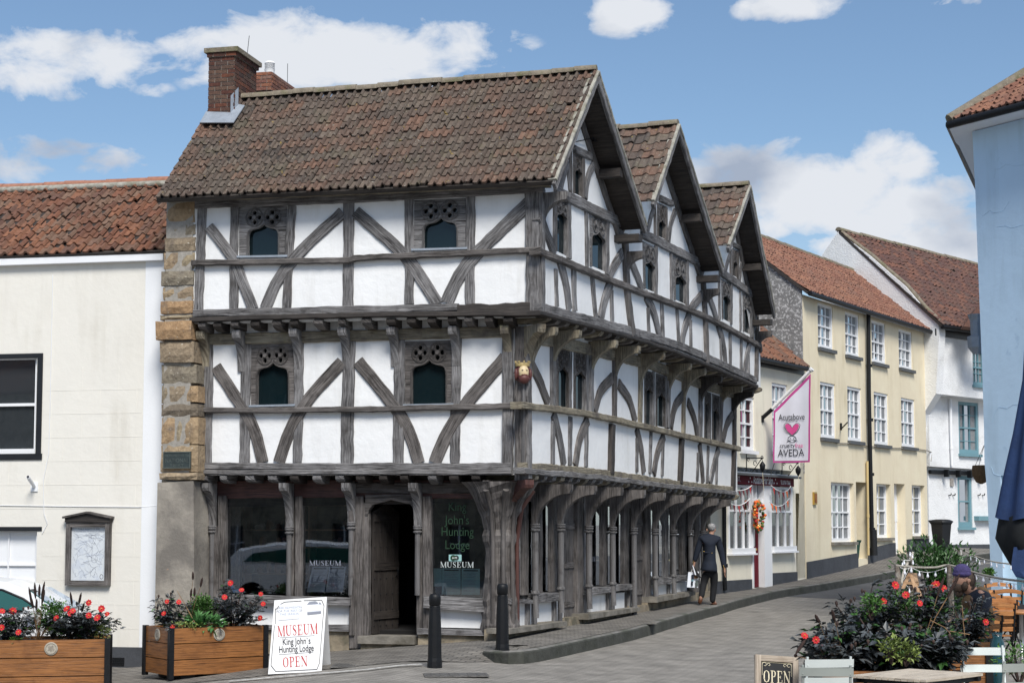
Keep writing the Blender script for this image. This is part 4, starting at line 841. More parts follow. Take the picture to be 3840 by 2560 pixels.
# plaque
a = FP.px('A', 95, 1445, .04); b = FP.px('A', 230, 1362, .04); pl = MB(); pl.box(FP.P(a[0], a[1], .02), UL * (b[0] - a[0]), NL * .03, Vector((0, 0, b[1] - a[1])), 'bronze')
for e in ((a[0], a[1], b[0] - a[0], .015), (a[0], b[1] - .015, b[0] - a[0], .015)): pl.box(FP.P(e[0], e[1], .05), UL * e[2], NL * .008, Vector((0, 0, e[3])), 'bronze_edge')
for e in (a[0], b[0] - .015): pl.box(FP.P(e, a[1] + .016, .05), UL * .015, NL * .008, Vector((0, 0, b[1] - a[1] - .032)), 'bronze_edge')
pq = pl.build('plaque', MUS); mx_ = (a[0] + b[0]) / 2; w_ = b[0] - a[0]
for i, (t_, s_) in enumerate((('THE PROPERTY OF THE', .045), ('NATIONAL', .088), ('TRUST', .088))): text(t_, pq, 'lettering', 'bronze_edge', FP.P(mx_, b[1] - .075 - i * .088, .054), UL, (0, 0, 1), s_, sx=.85, spacing=1.05)

# ---- ground floor, left face
GB = thing  # short name kept local
LT0 = lambda k, pts, w, name='post', mat='timber_brown', n1=.03, n0=-.12, **kw: T(FL0, k, pts, w, MUS, name, mat, n0, n1, **kw)
LT0('C', [(300,200),(1100,192),(1900,200)], .28, 'lintel', 'timber_red', -.02)
LT0('C', [(1110,190),(1900,190)], .16, 'lintel', 'timber_brown', .01)
for p, w, n_ in [([(398,232),(398,800)],.13,.05), ([(775,235),(775,810)],.12,.03), ([(818,235),(818,810)],.1,.06), ([(1140,235),(1140,1072)],.22,.05), ([(1110,150),(1115,1000)],.08,.09), ([(1192,270),(1192,1010)],.09,.02), ([(1488,240),(1488,985)],.1,.03), ([(1527,235),(1527,975)],.13,.06)]:
    LT0('C', p, w, 'post', 'timber_brown', n_)
LT0('C', [(355,400),(355,960)], .14, 'post', 'timber_brown', .08); LT0('C', [(330,180),(330,800)], .18, 'post', 'timber_brown', .0)
for x, y in [(345,420),(770,425),(1112,400),(1478,420)]:
    s_, zb_ = FL0.px('C', x, y, .08); zt = ZJ1L(FL0.P(s_, 0)) - .12; bracket(FL0, s_, zt, zt - zb_, .34, .12, 'timber', n0=.03)
    mb = MB(); P = FL0.P(s_, zb_, .07)
    for h in (-.03, .02, .05): mb.lathe(P + Vector((0, 0, h)), [(.055, -.02), (.07, -.005), (.07, .008), (.055, .02)], 'timber', 8)
    z1 = FL0.px('C', x, 800 if x < 1000 else 780, .08)[1]; mb.tube([P - Vector((0, 0, .05)), FL0.P(s_, z1, .07)], .042, 'timber', 8); mb.build('shaft', MUS)
def rect0(F, k, x0, y0, x1, y1, n=0.):
    a = F.px(k, x0, y1, n); b = F.px(k, x1, y0, n); return a[0], a[1], b[0], b[1]
def pane(F, k, x0, y0, x1, y1, n=-.05, mat='glass_shop', name='window'):
    a = rect0(F, k, x0, y0, x1, y1, n); mb = MB(); mb.box(F.P(a[0], a[1], n), F.U * (a[2] - a[0]), -F.N * .01, Vector((0, 0, a[3] - a[1])), mat); return mb.build(name, MUS), a
W1, r1 = pane(FL0, 'C', 410, 228, 770, 770); W2, r2 = pane(FL0, 'C', 825, 228, 1110, 780); W3, r3 = pane(FL0, 'C', 1545, 228, 1860, 795)
def sillpiece(F, k, x0, x1, y0, y1, n1, mat, name, n0=-.1, y0b=None, y1b=None):
    a, b = F.px(k, x0, y0, n1), F.px(k, x1, y0b if y0b is not None else y0, n1); c_, d = F.px(k, x0, y1, n1), F.px(k, x1, y1b if y1b is not None else y1, n1); mb = MB()
    mb.poly([F.P(a[0], a[1], n0), F.P(b[0], b[1], n0), F.P(d[0], d[1], n0), F.P(c_[0], c_[1], n0)], mat, F.N * (n1 - n0), (), lambda p: ((p - F.O).dot(F.U), p.z)); return mb.build(name, MUS)
sillpiece(FL0, 'C', 370, 1105, 775, 818, .16, 'timber', 'sill', -.12, 795, 835); sillpiece(FL0, 'C', 375, 1105, 815, 945, .0, 'plaster', 'plaster_panel', -.12, 832, 940)
sillpiece(FL0, 'C', 600, 1098, 945, 968, .1, 'timber', 'plinth_beam', -.12, 942, 980)
sillpiece(FL0, 'C', 300, 1100, 968, 1110, .04, 'base_stone', 'stone_plinth', -.3, 978, 1095)
sillpiece(FL0, 'C', 1512, 1842, 782, 818, .1, 'timber', 'sill', -.12, 800, 838); sillpiece(FL0, 'C', 1510, 1845, 815, 850, .15, 'timber', 'sill', -.12, 838, 872)
sillpiece(FL0, 'C', 1530, 1835, 855, 955, .0, 'plaster', 'plaster_panel', -.12, 868, 962)
sillpiece(FL0, 'C', 1475, 1900, 962, 995, .14, 'timber', 'plinth_beam', -.12, 975, 1004); sillpiece(FL0, 'C', 1480, 1985, 992, 1100, .08, 'base_stone', 'stone_plinth', -.3, 1003, 1100)
# door: four-centred head, plank leaf swung inwards, stone step
zd = FL0.px('C', 1300, 1008)[1]; dl, dr = FL0.px('C', 1206, 600)[0], FL0.px('C', 1468, 600)[0]; zsp = FL0.px('C', 1210, 312)[1]; zap = FL0.px('C', 1335, 255)[1]; zhd = FL0.px('C', 1335, 225)[1]; mc = (dl + dr) / 2; hw = (dr - dl) / 2
mb = MB(); arch = [(dl, zsp - .08), (dl + hw * .04, zsp), (dl + hw * .2, zsp + (zap - zsp) * .55), (mc, zap), (dr - hw * .2, zsp + (zap - zsp) * .55), (dr - hw * .04, zsp), (dr, zsp - .08)]
mb.poly([FL0.P(p[0], p[1], -.1) for p in [(dl - .04, zsp - .08), (dl - .04, zhd), (dr + .04, zhd), (dr + .04, zsp - .08)] + arch[::-1]], 'timber_brown', NL * .14); mb.build('door_head', MUS)
hinge = FL0.P(dl + .02, 0, -.12); ang = R(75); dv = (UL * math.cos(ang) - NL * math.sin(ang)); dn_ = Vector((dv.y, -dv.x, 0)); FD = Fac(hinge, dv, dn_); wdoor = .98 * (dr - dl)
mb = MB(); 
for i in range(4):
    a_, b_ = wdoor * i / 4 + .006, wdoor * (i + 1) / 4 - .006
    za, zb_ = [zsp - .02 + (zap - zsp - .02) * (1 - abs(t / wdoor - .5) * 2) for t in (a_, b_)]
    mb.poly([FD.P(a_, zd + .03, 0), FD.P(b_, zd + .03, 0), FD.P(b_, zb_, 0), FD.P(a_, za, 0)], 'timber_black', dn_ * .03, (), lambda p: (p.z, (p - FD.O).dot(FD.U)))
for zz in (.25, 1.0, 1.75): mb.box(FD.P(.02, zd + zz, .03), dv * (wdoor - .04), dn_ * .02, Vector((0, 0, .12)), 'timber_black')
for i in range(5):
    for j in range(8): mb.lathe(FD.P(wdoor * i / 4 * .94 + .03, zd + .15 + j * .24, .03), [(.012, 0), (.008, .012)], 'iron_black', 6, dn_)
dob = mb.build('door', MUS); mb = MB(); mb.tube([FD.P(wdoor - .09, zd + .9, .03), FD.P(wdoor - .09, zd + .92, .07), FD.P(wdoor - .09, zd + 1.02, .07), FD.P(wdoor - .09, zd + 1.04, .03)], .009, 'iron_black', 6); mb.build('handle', dob)
mb = MB(); a = rect0(FL0, 'C', 1168, 1012, 1480, 1042); mb.box(FL0.P(a[0], a[1], -.5), UL * (a[2] - a[0]), NL * .68, Vector((0, 0, a[3] - a[1] + .02)), 'sill_stone'); mb.box(FL0.P(a[0] + .03, a[1] - .4, -.3), UL * (a[2] - a[0] - .05), NL * .42, Vector((0, 0, .4)), 'base_stone'); mb.build('doorstep', MUS)
# dragon post
dp = MB(); K0 = FL0.P(0, 0); dg = (NL + NR).normalized(); pc = K0 - UL * .09 - dg * .05; z0_ = FL0.px('C', 1900, 975)[1]; z1_ = ZJ1L(K0) - .1; rows = []; uvs = []; n = 12
for i in range(26):
    t = i / 25; z = z0_ + (z1_ - z0_) * t; r = .275 + .02 * math.sin(t * 9) + (.03 if t < .06 else 0); r = r - .03 * min(1, t / .3)
    if abs(t - .62) < .03: r += .03
    if t > .68: r += .33 * ((t - .68) / .32) ** 1.7
    rows.append([pc + Vector((math.cos(2 * math.pi * k / n + .26) * r * random.uniform(.94, 1.06), math.sin(2 * math.pi * k / n + .26) * r * random.uniform(.94, 1.06), z)) for k in range(n)]); uvs.append([(t * 2.4, k * .11) for k in range(n)])
dp.grid(rows, 'timber_brown', uvs, False, True)
for a_ in (-.9, -.3, .3, .9):
    d_ = (dg * math.cos(a_) + Vector((-dg.y, dg.x, 0)) * math.sin(a_)); q = pc + d_ * .26; dp.tube([q + Vector((0, 0, z0_ + .1)), q + Vector((0, 0, z0_ + (z1_ - z0_) * .6)), q + d_ * .06 + Vector((0, 0, z0_ + (z1_ - z0_) * .82)), q + d_ * .24 + Vector((0, 0, z1_ - .12))], [.04, .035, .045, .05], 'timber_red' if a_ > .5 else 'timber_brown', 7)
dp.build('corner_post', MUS)
Fd0 = Fac(K0, (UL + UR).normalized(), dg); bracket(Fd0, 0, z1_ + .02, .85, .62, .15, 'timber_red', n0=.06); bracket(FL0, -.24, z1_ + .02, .7, .3, .1, 'timber_brown', n0=.08)

# ---- ground floor, right face
for i, (sx_, sy_, sh) in enumerate([(325,905,1290),(475,905,1265),(640,915,1250),(780,920,1235),(905,925,1380),(1030,930,1200),(1137,935,1190),(1237,938,1170),(1312,940,1150)]):
    s_, zb_ = FR0.px('D', sx_, sy_, .14); zt = ZJ1R(FR0.P(s_, 0, .4)) - .13; z1 = FR0.px('D', sx_, sh, .14)[1]
    mb = MB(); P = FR0.P(s_, zb_, .14)
    for h in (-.04, .01, .045): mb.lathe(P + Vector((0, 0, h)), [(.06, -.02), (.08, -.005), (.08, .008), (.06, .02)], 'timber', 8)
    mb.tube([P - Vector((0, 0, .06)), FR0.P(s_, z1, .14)], .052, 'timber', 8); mb.lathe(FR0.P(s_, z1, .14), [(.06, -.02), (.08, 0), (.05, .04)], 'timber', 8)
    mb.tube([FR0.P(s_, z1, .14), FR0.P(s_, z1 - .38, .15)], .05, 'timber', 6); mb.build('shaft', MUS)
    bracket(FR0, s_, zt, zt - zb_, .62, .13, 'timber_brown', n0=.1, foot=.06, thick=.14)
zg0 = lambda s_: pave_z(FR0.P(s_, 0).x, FR0.P(s_, 0).y)
for x, y0, y1, w, m_ in [(275,700,1300,.17,'timber_brown'), (360,700,1290,.15,'timber_brown'), (440,700,1280,.26,'timber_brown'), (592,690,1480,.30,'timber_brown'), (623,690,1475,.2,'timber'), (735,690,1245,.2,'timber_brown'), (863,690,1400,.33,'timber_brown'), (990,690,1385,.36,'timber_brown'), (1100,690,1195,.24,'timber'), (1200,690,1180,.26,'timber_brown'), (1280,690,1310,.36,'timber_brown'), (1345,700,1300,.3,'timber_pale')]:
    RT(FR0, 'D', [(x, y0), (x, y1)], w, 'post', m_, .0, jit=.01)
mb = MB()
for i in range(8):
    a, b = FR0.P(LR0 * i / 8, 0), FR0.P(LR0 * (i + 1) / 8, 0); za, zb_ = ZJ1R(a) - .13, ZJ1R(b) - .13; mb.poly([Vector((a.x, a.y, za)), Vector((b.x, b.y, zb_)), Vector((b.x, b.y, zb_ - .26)), Vector((a.x, a.y, za - .26))], 'timber_black', -FR0.N * .15, (), lambda p: ((p - FR0.O).dot(FR0.U), p.z))
mb.build('lintel', MUS)
def r0pane(x0, x1, y1): return pane(FR0, 'D', x0, 690, x1, y1, -.14)
R0P = [r0pane(150, 270, 1300), r0pane(300, 440, 1285), r0pane(640, 735, 1250), r0pane(745, 850, 1235), r0pane(1005, 1100, 1195), r0pane(1110, 1200, 1180), r0pane(1212, 1280, 1180)]
# doors on the street side
for x0, x1, y1 in ((488, 590, 1482), (908, 988, 1395)):
    a = rect0(FR0, 'D', x0, 720, x1, y1, -.1); mb = MB(); zt = min(a[3], 2.05)
    for i in range(4):
        w_ = (a[2] - a[0]) / 4; mb.box(FR0.P(a[0] + w_ * i + .004, a[1], -.12), FR0.U * (w_ - .008), FR0.N * .04, Vector((0, 0, zt - a[1])), 'timber_brown')
    for h in (.3, .95, 1.6): mb.box(FR0.P(a[0], a[1] + h, -.08), FR0.U * (a[2] - a[0]), FR0.N * .02, Vector((0, 0, .1)), 'timber_brown')
    d_ = mb.build('door', MUS); mb = MB(); P = FR0.P(a[2] - .12, a[1] + 1.0, -.07); mb.tube([P, P + FR0.N * .04, P + FR0.N * .04 + Vector((0, 0, .1))], .01, 'iron_black', 6); mb.build('handle', d_)
for (x0, x1, ys, ye, yb0, yb1, l0, l1) in [(185,325,1318,1330,1355,1350,0,0), (330,480,1295,1285,1345,1335,0,0), (652,780,1262,1250,1300,1285,0,0), (785,905,1245,1235,1280,1268,0,0), (1040,1140,1205,1195,1240,1230,0,0), (1145,1240,1192,1182,1222,1212,0,0)]:
    sillpiece(FR0, 'D', x0, x1, ys, yb0, .12, 'timber', 'sill', -.16, ye, yb1)
for (x0, x1, y0, y0b, y1, y1b) in [(188,490,1350,1335,1500,1452), (655,912,1300,1280,1415,1375), (1045,1250,1240,1220,1310,1275)]:
    sillpiece(FR0, 'D', x0, x1, y0, y1, -.0, 'plaster', 'plaster_panel', -.14, y0b, y1b)
for (x0, x1, y0, y0b, y1, y1b) in [(178,512,1500,1455,1530,1482), (640,942,1412,1372,1445,1395), (1040,1268,1312,1278,1345,1300)]:
    sillpiece(FR0, 'D', x0, x1, y0, y1, .22, 'sill_stone', 'stone_ledge', -.16, y0b, y1b)
for x in (288, 328, 445, 480, 760, 788, 885, 912, 1115, 1145, 1235): RT(FR0, 'D', [(x, 1345 - (x - 288) * .13), (x, 1500 - (x - 288) * .2)], .12, 'stud', 'timber', .05)
mb = MB()
for i in range(10):
    a, b = LR0 * i / 10 - .3 * (i == 0), LR0 * (i + 1) / 10; za = zg0(a) + .16; zb_ = zg0(b) + .12
    p, q = FR0.P(a, 0, .04), FR0.P(b, 0, .04); mb.poly([Vector((p.x, p.y, -.8)), Vector((q.x, q.y, -.8)), Vector((q.x, q.y, zb_)), Vector((p.x, p.y, za))], 'base_stone', -FR0.N * .3)
mb.build('stone_plinth', MUS)
# ---- room behind the shop windows
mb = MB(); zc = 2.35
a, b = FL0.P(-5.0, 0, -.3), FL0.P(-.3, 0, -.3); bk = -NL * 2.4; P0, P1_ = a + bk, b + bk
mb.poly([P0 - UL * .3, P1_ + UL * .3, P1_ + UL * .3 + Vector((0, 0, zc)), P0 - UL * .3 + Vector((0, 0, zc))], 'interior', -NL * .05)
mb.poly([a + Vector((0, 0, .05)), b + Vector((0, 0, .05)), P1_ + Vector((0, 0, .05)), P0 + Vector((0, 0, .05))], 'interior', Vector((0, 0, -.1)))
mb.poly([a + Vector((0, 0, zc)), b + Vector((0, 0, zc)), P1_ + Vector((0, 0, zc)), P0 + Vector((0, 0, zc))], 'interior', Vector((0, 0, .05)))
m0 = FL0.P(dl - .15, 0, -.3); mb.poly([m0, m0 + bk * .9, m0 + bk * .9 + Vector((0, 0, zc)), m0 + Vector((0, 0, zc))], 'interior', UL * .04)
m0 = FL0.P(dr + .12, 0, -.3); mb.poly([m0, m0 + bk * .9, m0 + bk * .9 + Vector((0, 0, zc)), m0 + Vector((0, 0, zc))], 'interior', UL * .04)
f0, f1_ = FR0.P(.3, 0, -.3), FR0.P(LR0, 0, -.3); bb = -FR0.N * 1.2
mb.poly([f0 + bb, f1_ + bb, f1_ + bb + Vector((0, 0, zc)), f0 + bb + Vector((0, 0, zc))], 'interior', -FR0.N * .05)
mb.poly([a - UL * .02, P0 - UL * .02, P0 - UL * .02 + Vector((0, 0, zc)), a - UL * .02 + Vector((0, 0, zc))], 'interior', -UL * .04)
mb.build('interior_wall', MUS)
sh = MB(); Fi = Fac(FL0.P(0, 0, -.9), UL, NL)
for y in (290, 425, 520, 665): q0, q1 = Fi.px('C', 510, y), Fi.px('C', 1090, y); sh.box(Fi.P(q0[0], q0[1], -.3), UL * (q1[0] - q0[0]), NL * .3, Vector((0, 0, .025)), 'shelf_wood')
for x in (510, 870): q0 = Fi.px('C', x, 760); sh.box(Fi.P(q0[0], .1, -.32), UL * .04, NL * .32, Vector((0, 0, 2.0)), 'shelf_wood')
t = thing('display_shelves', Fi.P(-3.2, .1, -.1), 'wooden display shelves with small exhibits inside the big ground floor shop window', 'shelves'); sh.build('shelf', t)
ex = MB()
for i in range(40):
    y = random.choice((425, 520, 665)); x = random.uniform(520, 1080); q = Fi.px('C', x, y); hgt = random.uniform(.06, .17); ex.lathe(Fi.P(q[0], q[1] + .025, -.12), [(random.uniform(.03, .05), 0), (random.uniform(.04, .07), hgt * .5), (.03, hgt)], random.choice(['shelf_wood', 'shelf_wood', 'bronze_edge', 'king_red', 'timber_brown']), 8)
o = ex.build('exhibits', None); recenter(o); tag(o, 'small pots and curios crowded on the shelves behind the shop glass', 'exhibits', kind='stuff')
mb = MB(); q0, q1 = Fi.px('C', 438, 240, .4), Fi.px('C', 495, 750, .4); rows = []
for j in range(2):
    rows.append([Fi.P(q0[0] + (q1[0] - q0[0]) * i / 14, (q0[1], q1[1])[j], .4 + .025 * math.sin(i * 1.7)) for i in range(15)])
mb.grid(rows, 'curtain'); o = mb.build('curtain', None); recenter(o); tag(o, 'patterned curtain hanging at the left side of the shop window', 'curtain')
# window lettering and notices
serif('MUSEUM', W2, 'lettering', 'ink_grey', FL0.P(*FL0.px('C', 968, 616, -.04), -.044), UL, (0, 0, 1), .075, FL0.px('C', 1055, 600)[0] - FL0.px('C', 882, 600)[0])
serif('MUSEUM', W3, 'lettering', 'ink_pale', FL0.P(*FL0.px('C', 1695, 627, -.04), -.044), UL, (0, 0, 1), .085, FL0.px('C', 1788, 600)[0] - FL0.px('C', 1605, 600)[0])
for t_, y in (('King', 315), ("John's", 388), ('Hunting', 452), ('Lodge', 525)): text(t_, W3, 'lettering', 'ink_green', FL0.P(*FL0.px('C', 1697, y, -.04), -.044), UL, (0, 0, 1), .19, sx=.85)
def notice(F, k, quad, n, mat, label, grp='printed notices in the shop windows', lines=14, hdr=None, ink='ink_grey'):
    P = [F.P(*F.px(k, x, y, n), n) for x, y in quad]; mb = MB(); mb.poly(P, mat, F.N * .003)
    for i in range(lines):
        t = .16 + .76 * i / lines; a, b = P[0].lerp(P[3], t), P[1].lerp(P[2], t); l0, l1 = .1, random.uniform(.7, .92); d = (P[3] - P[0]) * (.22 / lines)
        if i % 5 == 4: continue
        mb.poly([a.lerp(b, l0), a.lerp(b, l1), a.lerp(b, l1) + d, a.lerp(b, l0) + d], ink, F.N * .0045)
    if hdr:
        a, b = P[0].lerp(P[3], .05), P[1].lerp(P[2], .05); d = (P[3] - P[0]) * .05; mb.poly([a.lerp(b, .1), a.lerp(b, .9), a.lerp(b, .9) + d, a.lerp(b, .1) + d], 'ink_black', F.N * .0045)
    o = mb.build('notice', None); recenter(o); tag(o, label, 'notice', grp)
notice(FL0, 'C', [(900,622),(988,622),(965,762),(868,762)], -.09, 'paper', 'pale blue notice leaning left of the other, in the window left of the door', hdr=1)
notice(FL0, 'C', [(990,622),(1085,622),(1068,762),(972,762)], -.09, 'paper', 'pale blue notice leaning at the right, in the window left of the door', hdr=1)
notice(FL0, 'C', [(1615,630),(1716,632),(1716,775),(1612,775)], -.09, 'paper_teal', 'greenish notice taped left of its twin under the museum lettering right of the door', hdr=1)
notice(FL0, 'C', [(1722,632),(1822,634),(1822,777),(1720,777)], -.09, 'paper_teal', 'greenish notice taped nearest the corner post right of the door', hdr=1)
notice(FL0, 'C', [(1558,632),(1612,632),(1612,730),(1556,730)], -.1, 'paper_teal', 'blank green card in the left corner of the window right of the door', lines=0)
mb = MB(); a = rect0(FL0, 'C', 1650, 556, 1720, 592, -.035); mb.box(FL0.P(a[0], a[1], -.045), UL * (a[2] - a[0]), NL * .003, Vector((0, 0, a[3] - a[1])), 'paper_teal'); mb.lathe(FL0.P(a[0] + .07, (a[1] + a[3]) / 2, -.042), [(.045, 0), (.045, .004)], 'ink_green', 14, NL); mb.lathe(FL0.P(a[0] + .12, (a[1] + a[3]) / 2, -.0425), [(.04, 0), (.04, .004)], 'bronze', 14, NL)
st_ = mb.build('window_sticker', W3); text('A·M', st_, 'lettering', 'ink_white', FL0.P(a[0] + .09, (a[1] + a[3]) / 2 - .015, -.037), UL, (0, 0, 1), .045)
serif('MUSEUM', R0P[0][0], 'lettering', 'ink_pale', FR0.P(*FR0.px('D', 195, 1145, -.13), -.135), FR0.U, (0, 0, 1), .085, .55)
serif('MUSEUM', R0P[2][0], 'lettering', 'ink_grey', FR0.P(*FR0.px('D', 655, 1105, -.13), -.135), FR0.U, (0, 0, 1), .085, .5)
mb = MB(); P = [FR0.P(*FR0.px('D', x, y, -.2), -.2) for x, y in ((330,1090),(372,1285),(330,1285))]; mb.poly(P, 'tan_leather', FR0.N * .01); o = mb.build('display_board', None); recenter(o); tag(o, 'brown triangular board standing in the second street-side window', 'board')
# ================================================================== ground
mb = MB(); xs = [-300,-150,-80,-40,-20,-12] + [-9 + .75 * i for i in range(45)] + [30,40,60,100,200,300]; ys = [-100,-40,-10,0,6,10] + [12 + .8 * i for i in range(60)] + [64,70,80,110,160,300,700]
rows = [[Vector((x, y, road_z(x, y))) for x in xs] for y in ys]
mb.grid(rows, 'road_blocks', [[(x, y) for x in xs] for y in ys]); o = mb.build('road'); tag(o, kind='structure')
# asphalt beyond the paved square
kerb_px = [('X',1907,2447),('X',1960,2444),('X',2160,2401),('X',2374,2357),('X',2584,2297),('X',2739,2254),('X',2800,2239),('X',2930,2207),('X',3041,2194),('X',3198,2167),('X',3353,2141),('X',3420,2118),('X',3600,2085),('X',3800,2060)]
KT = [ground_at(*p, zf=pave_z) for p in kerb_px]
# resample the kerb as a smooth line
def dense(P, step=.5):
    out = []
    for a, b in zip(P, P[1:]):
        n = max(1, int((b - a).length / step)); out += [a.lerp(b, i / n) for i in range(n)]
    return out + [P[-1]]
start = KT[0]; KD = dense([Vector((start.x - .35, start.y + .9, 0)), Vector((start.x - .2, start.y + .25, 0))] + KT)
for _ in range(3): KD = [KD[0]] + [(a + b * 2 + cc) / 4 for a, b, cc in zip(KD, KD[1:], KD[2:])] + [KD[-1]]
def nrm2(P, i):
    t = P[min(i + 1, len(P) - 1)] - P[max(i - 1, 0)]; t.z = 0; t.normalize(); return Vector((t.y, -t.x, 0))
asp = MB(); a0 = [p for p in KD if p.y > 41.]; rows = []; uvs = []
for i, p in enumerate(a0):
    n = nrm2(a0, i); row = []
    for k in range(8):
        q = p + n * (.02 + k * 1.6); row.append(Vector((q.x, q.y, road_z(q.x, q.y) + .004)))
    rows.append(row)
asp.grid(rows, 'asphalt'); o = asp.build('road'); tag(o, kind='structure')
# kerb stones
kb = MB(); rows = []; uvs = []
for i, p in enumerate(KD):
    n = nrm2(KD, i); zt = pave_z(p.x, p.y); zr = road_z(p.x, p.y)
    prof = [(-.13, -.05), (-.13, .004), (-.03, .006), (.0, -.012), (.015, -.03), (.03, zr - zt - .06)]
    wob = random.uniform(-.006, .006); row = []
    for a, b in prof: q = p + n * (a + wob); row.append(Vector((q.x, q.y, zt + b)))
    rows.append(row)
kb.grid([r[:4] for r in rows], 'kerb_stone', None, False); kb.grid([r[3:] for r in rows], 'kerb_shade_moss', None, False); o = kb.build('kerb'); tag(o, kind='structure')
# pavement between the kerb and the buildings
pv = MB(); rows = []; uvs = []
for i, p in enumerate(KD[5:]):
    n = Vector((.93, -.36, 0)) if i < 20 else nrm2(KD, i + 5); row = []; uvr = []
    for k in (0, .4, .8, 1.2, 1.6, 2.2, 3, 4, 6):
        q = p - n * (.13 + k); row.append(Vector((q.x, q.y, pave_z(q.x, q.y) + .003))); uvr.append((q.x, q.y))
    rows.append(row); uvs.append(uvr)
pv.grid(rows, 'pavement_blocks', uvs); 
o = pv.build('pavement'); tag(o, kind='structure')
# apron in front of the shop door: laid flush with the square
ap = MB(); xs = [-9 + .6 * i for i in range(18)]; P = [(-9, 23.6), (KD[0].x - .1, KD[0].y - .3)]
rows = []; uvs = []
def yk(x):
    for a, b in zip(KD[3:], KD[4:]):
        if a.x <= x <= b.x and b.x > a.x: return a.y + (b.y - a.y) * (x - a.x) / (b.x - a.x) + .2
    return KD[3].y + .2
XE = KD[3].x
for x in [-9 + .25 * i for i in range(int((XE + 9) / .25) + 1)] + [XE + .1 * i for i in range(1, 24)]:
    row = []; uvr = []
    yf = 22.9 + (x + 9) * .13 if x < XE - .5 else max(yk(x), 0)
    if XE - .5 <= x < XE: u_ = (x - XE + .5) / .5; yf = (22.9 + (XE + 8.5) * .13) * (1 - u_) + (KD[3].y + .3) * u_
    for k in range(13):
        y = yf + (29.5 - yf) * (k / 12) ** 1.5; zp = pave_z(x, y) + .010; zr = road_z(x, y) + .008; w_ = min(1, (y - yf) / .9) if x < XE - .2 else min(1., max((y - yf) / .9, (x - XE + .2) / .25)); row.append(Vector((x, y, max(zr, zr + (zp - zr) * w_)))); uvr.append((x, y))
    rows.append(row); uvs.append(uvr)
ap.grid(rows, 'pavement_blocks', uvs); o = ap.build('pavement'); tag(o, kind='structure')
# worn white line at the edge of the square, yellow line far off
def stripe(pts, w, mat, name, lift=.012, dash=None):
    P = dense([ground_at(*p) for p in pts], .25); mb = MB()
    for i in range(len(P) - 1):
        if dash and (i % dash[0]) >= dash[1]: continue
        n = nrm2(P, i) * w / 2; q = [P[i] - n, P[i] + n, P[i + 1] + n, P[i + 1] - n]; mb.face([Vector((a.x, a.y, road_z(a.x, a.y) + lift)) for a in q], mat)
    o = mb.build(name); tag(o, kind='structure'); return o
stripe([('C',440,1262),('C',900,1222),('C',1200,1198),('C',1500,1168)], .1, 'road_white', 'road_marking', .024)
stripe([('F',835,650),('F',1000,615),('F',1250,578)], .08, 'road_yellow', 'road_marking'); stripe([('F',1800,478),('F',2060,430)], .08, 'road_yellow', 'road_marking'); stripe([('F',600,682),('F',720,676)], .1, 'road_yellow', 'road_marking')
def manhole(k, x, y, w, d, label, rz=0.):
    P = ground_at(k, x, y); mb = MB(); mb.cbox((P.x, P.y, P.z + .014), w, d, .012, 'manhole', rz); 
    for i in range(6): mb.cbox((P.x + (i - 2.5) * w / 7 * math.cos(rz), P.y + (i - 2.5) * w / 7 * math.sin(rz), P.z + .022), w / 16, d * .8, .006, 'manhole', rz)
    o = mb.build('manhole_cover'); recenter(o); tag(o, label, 'manhole cover', 'manhole covers set in the paving')
manhole('C', 1690, 1226, .8, .5, 'iron cover in the road in front of the two black bollards', .1); manhole('C', 1080, 1172, .35, .6, 'small dark cover behind the white museum board'); manhole('Q', 1240, 1082, .55, .45, 'iron cover on the paving behind the pale chairs at the cafe')
manhole('D', 1080, 1415, .5, .3, 'small cover in the pavement by the museum side door', .9)

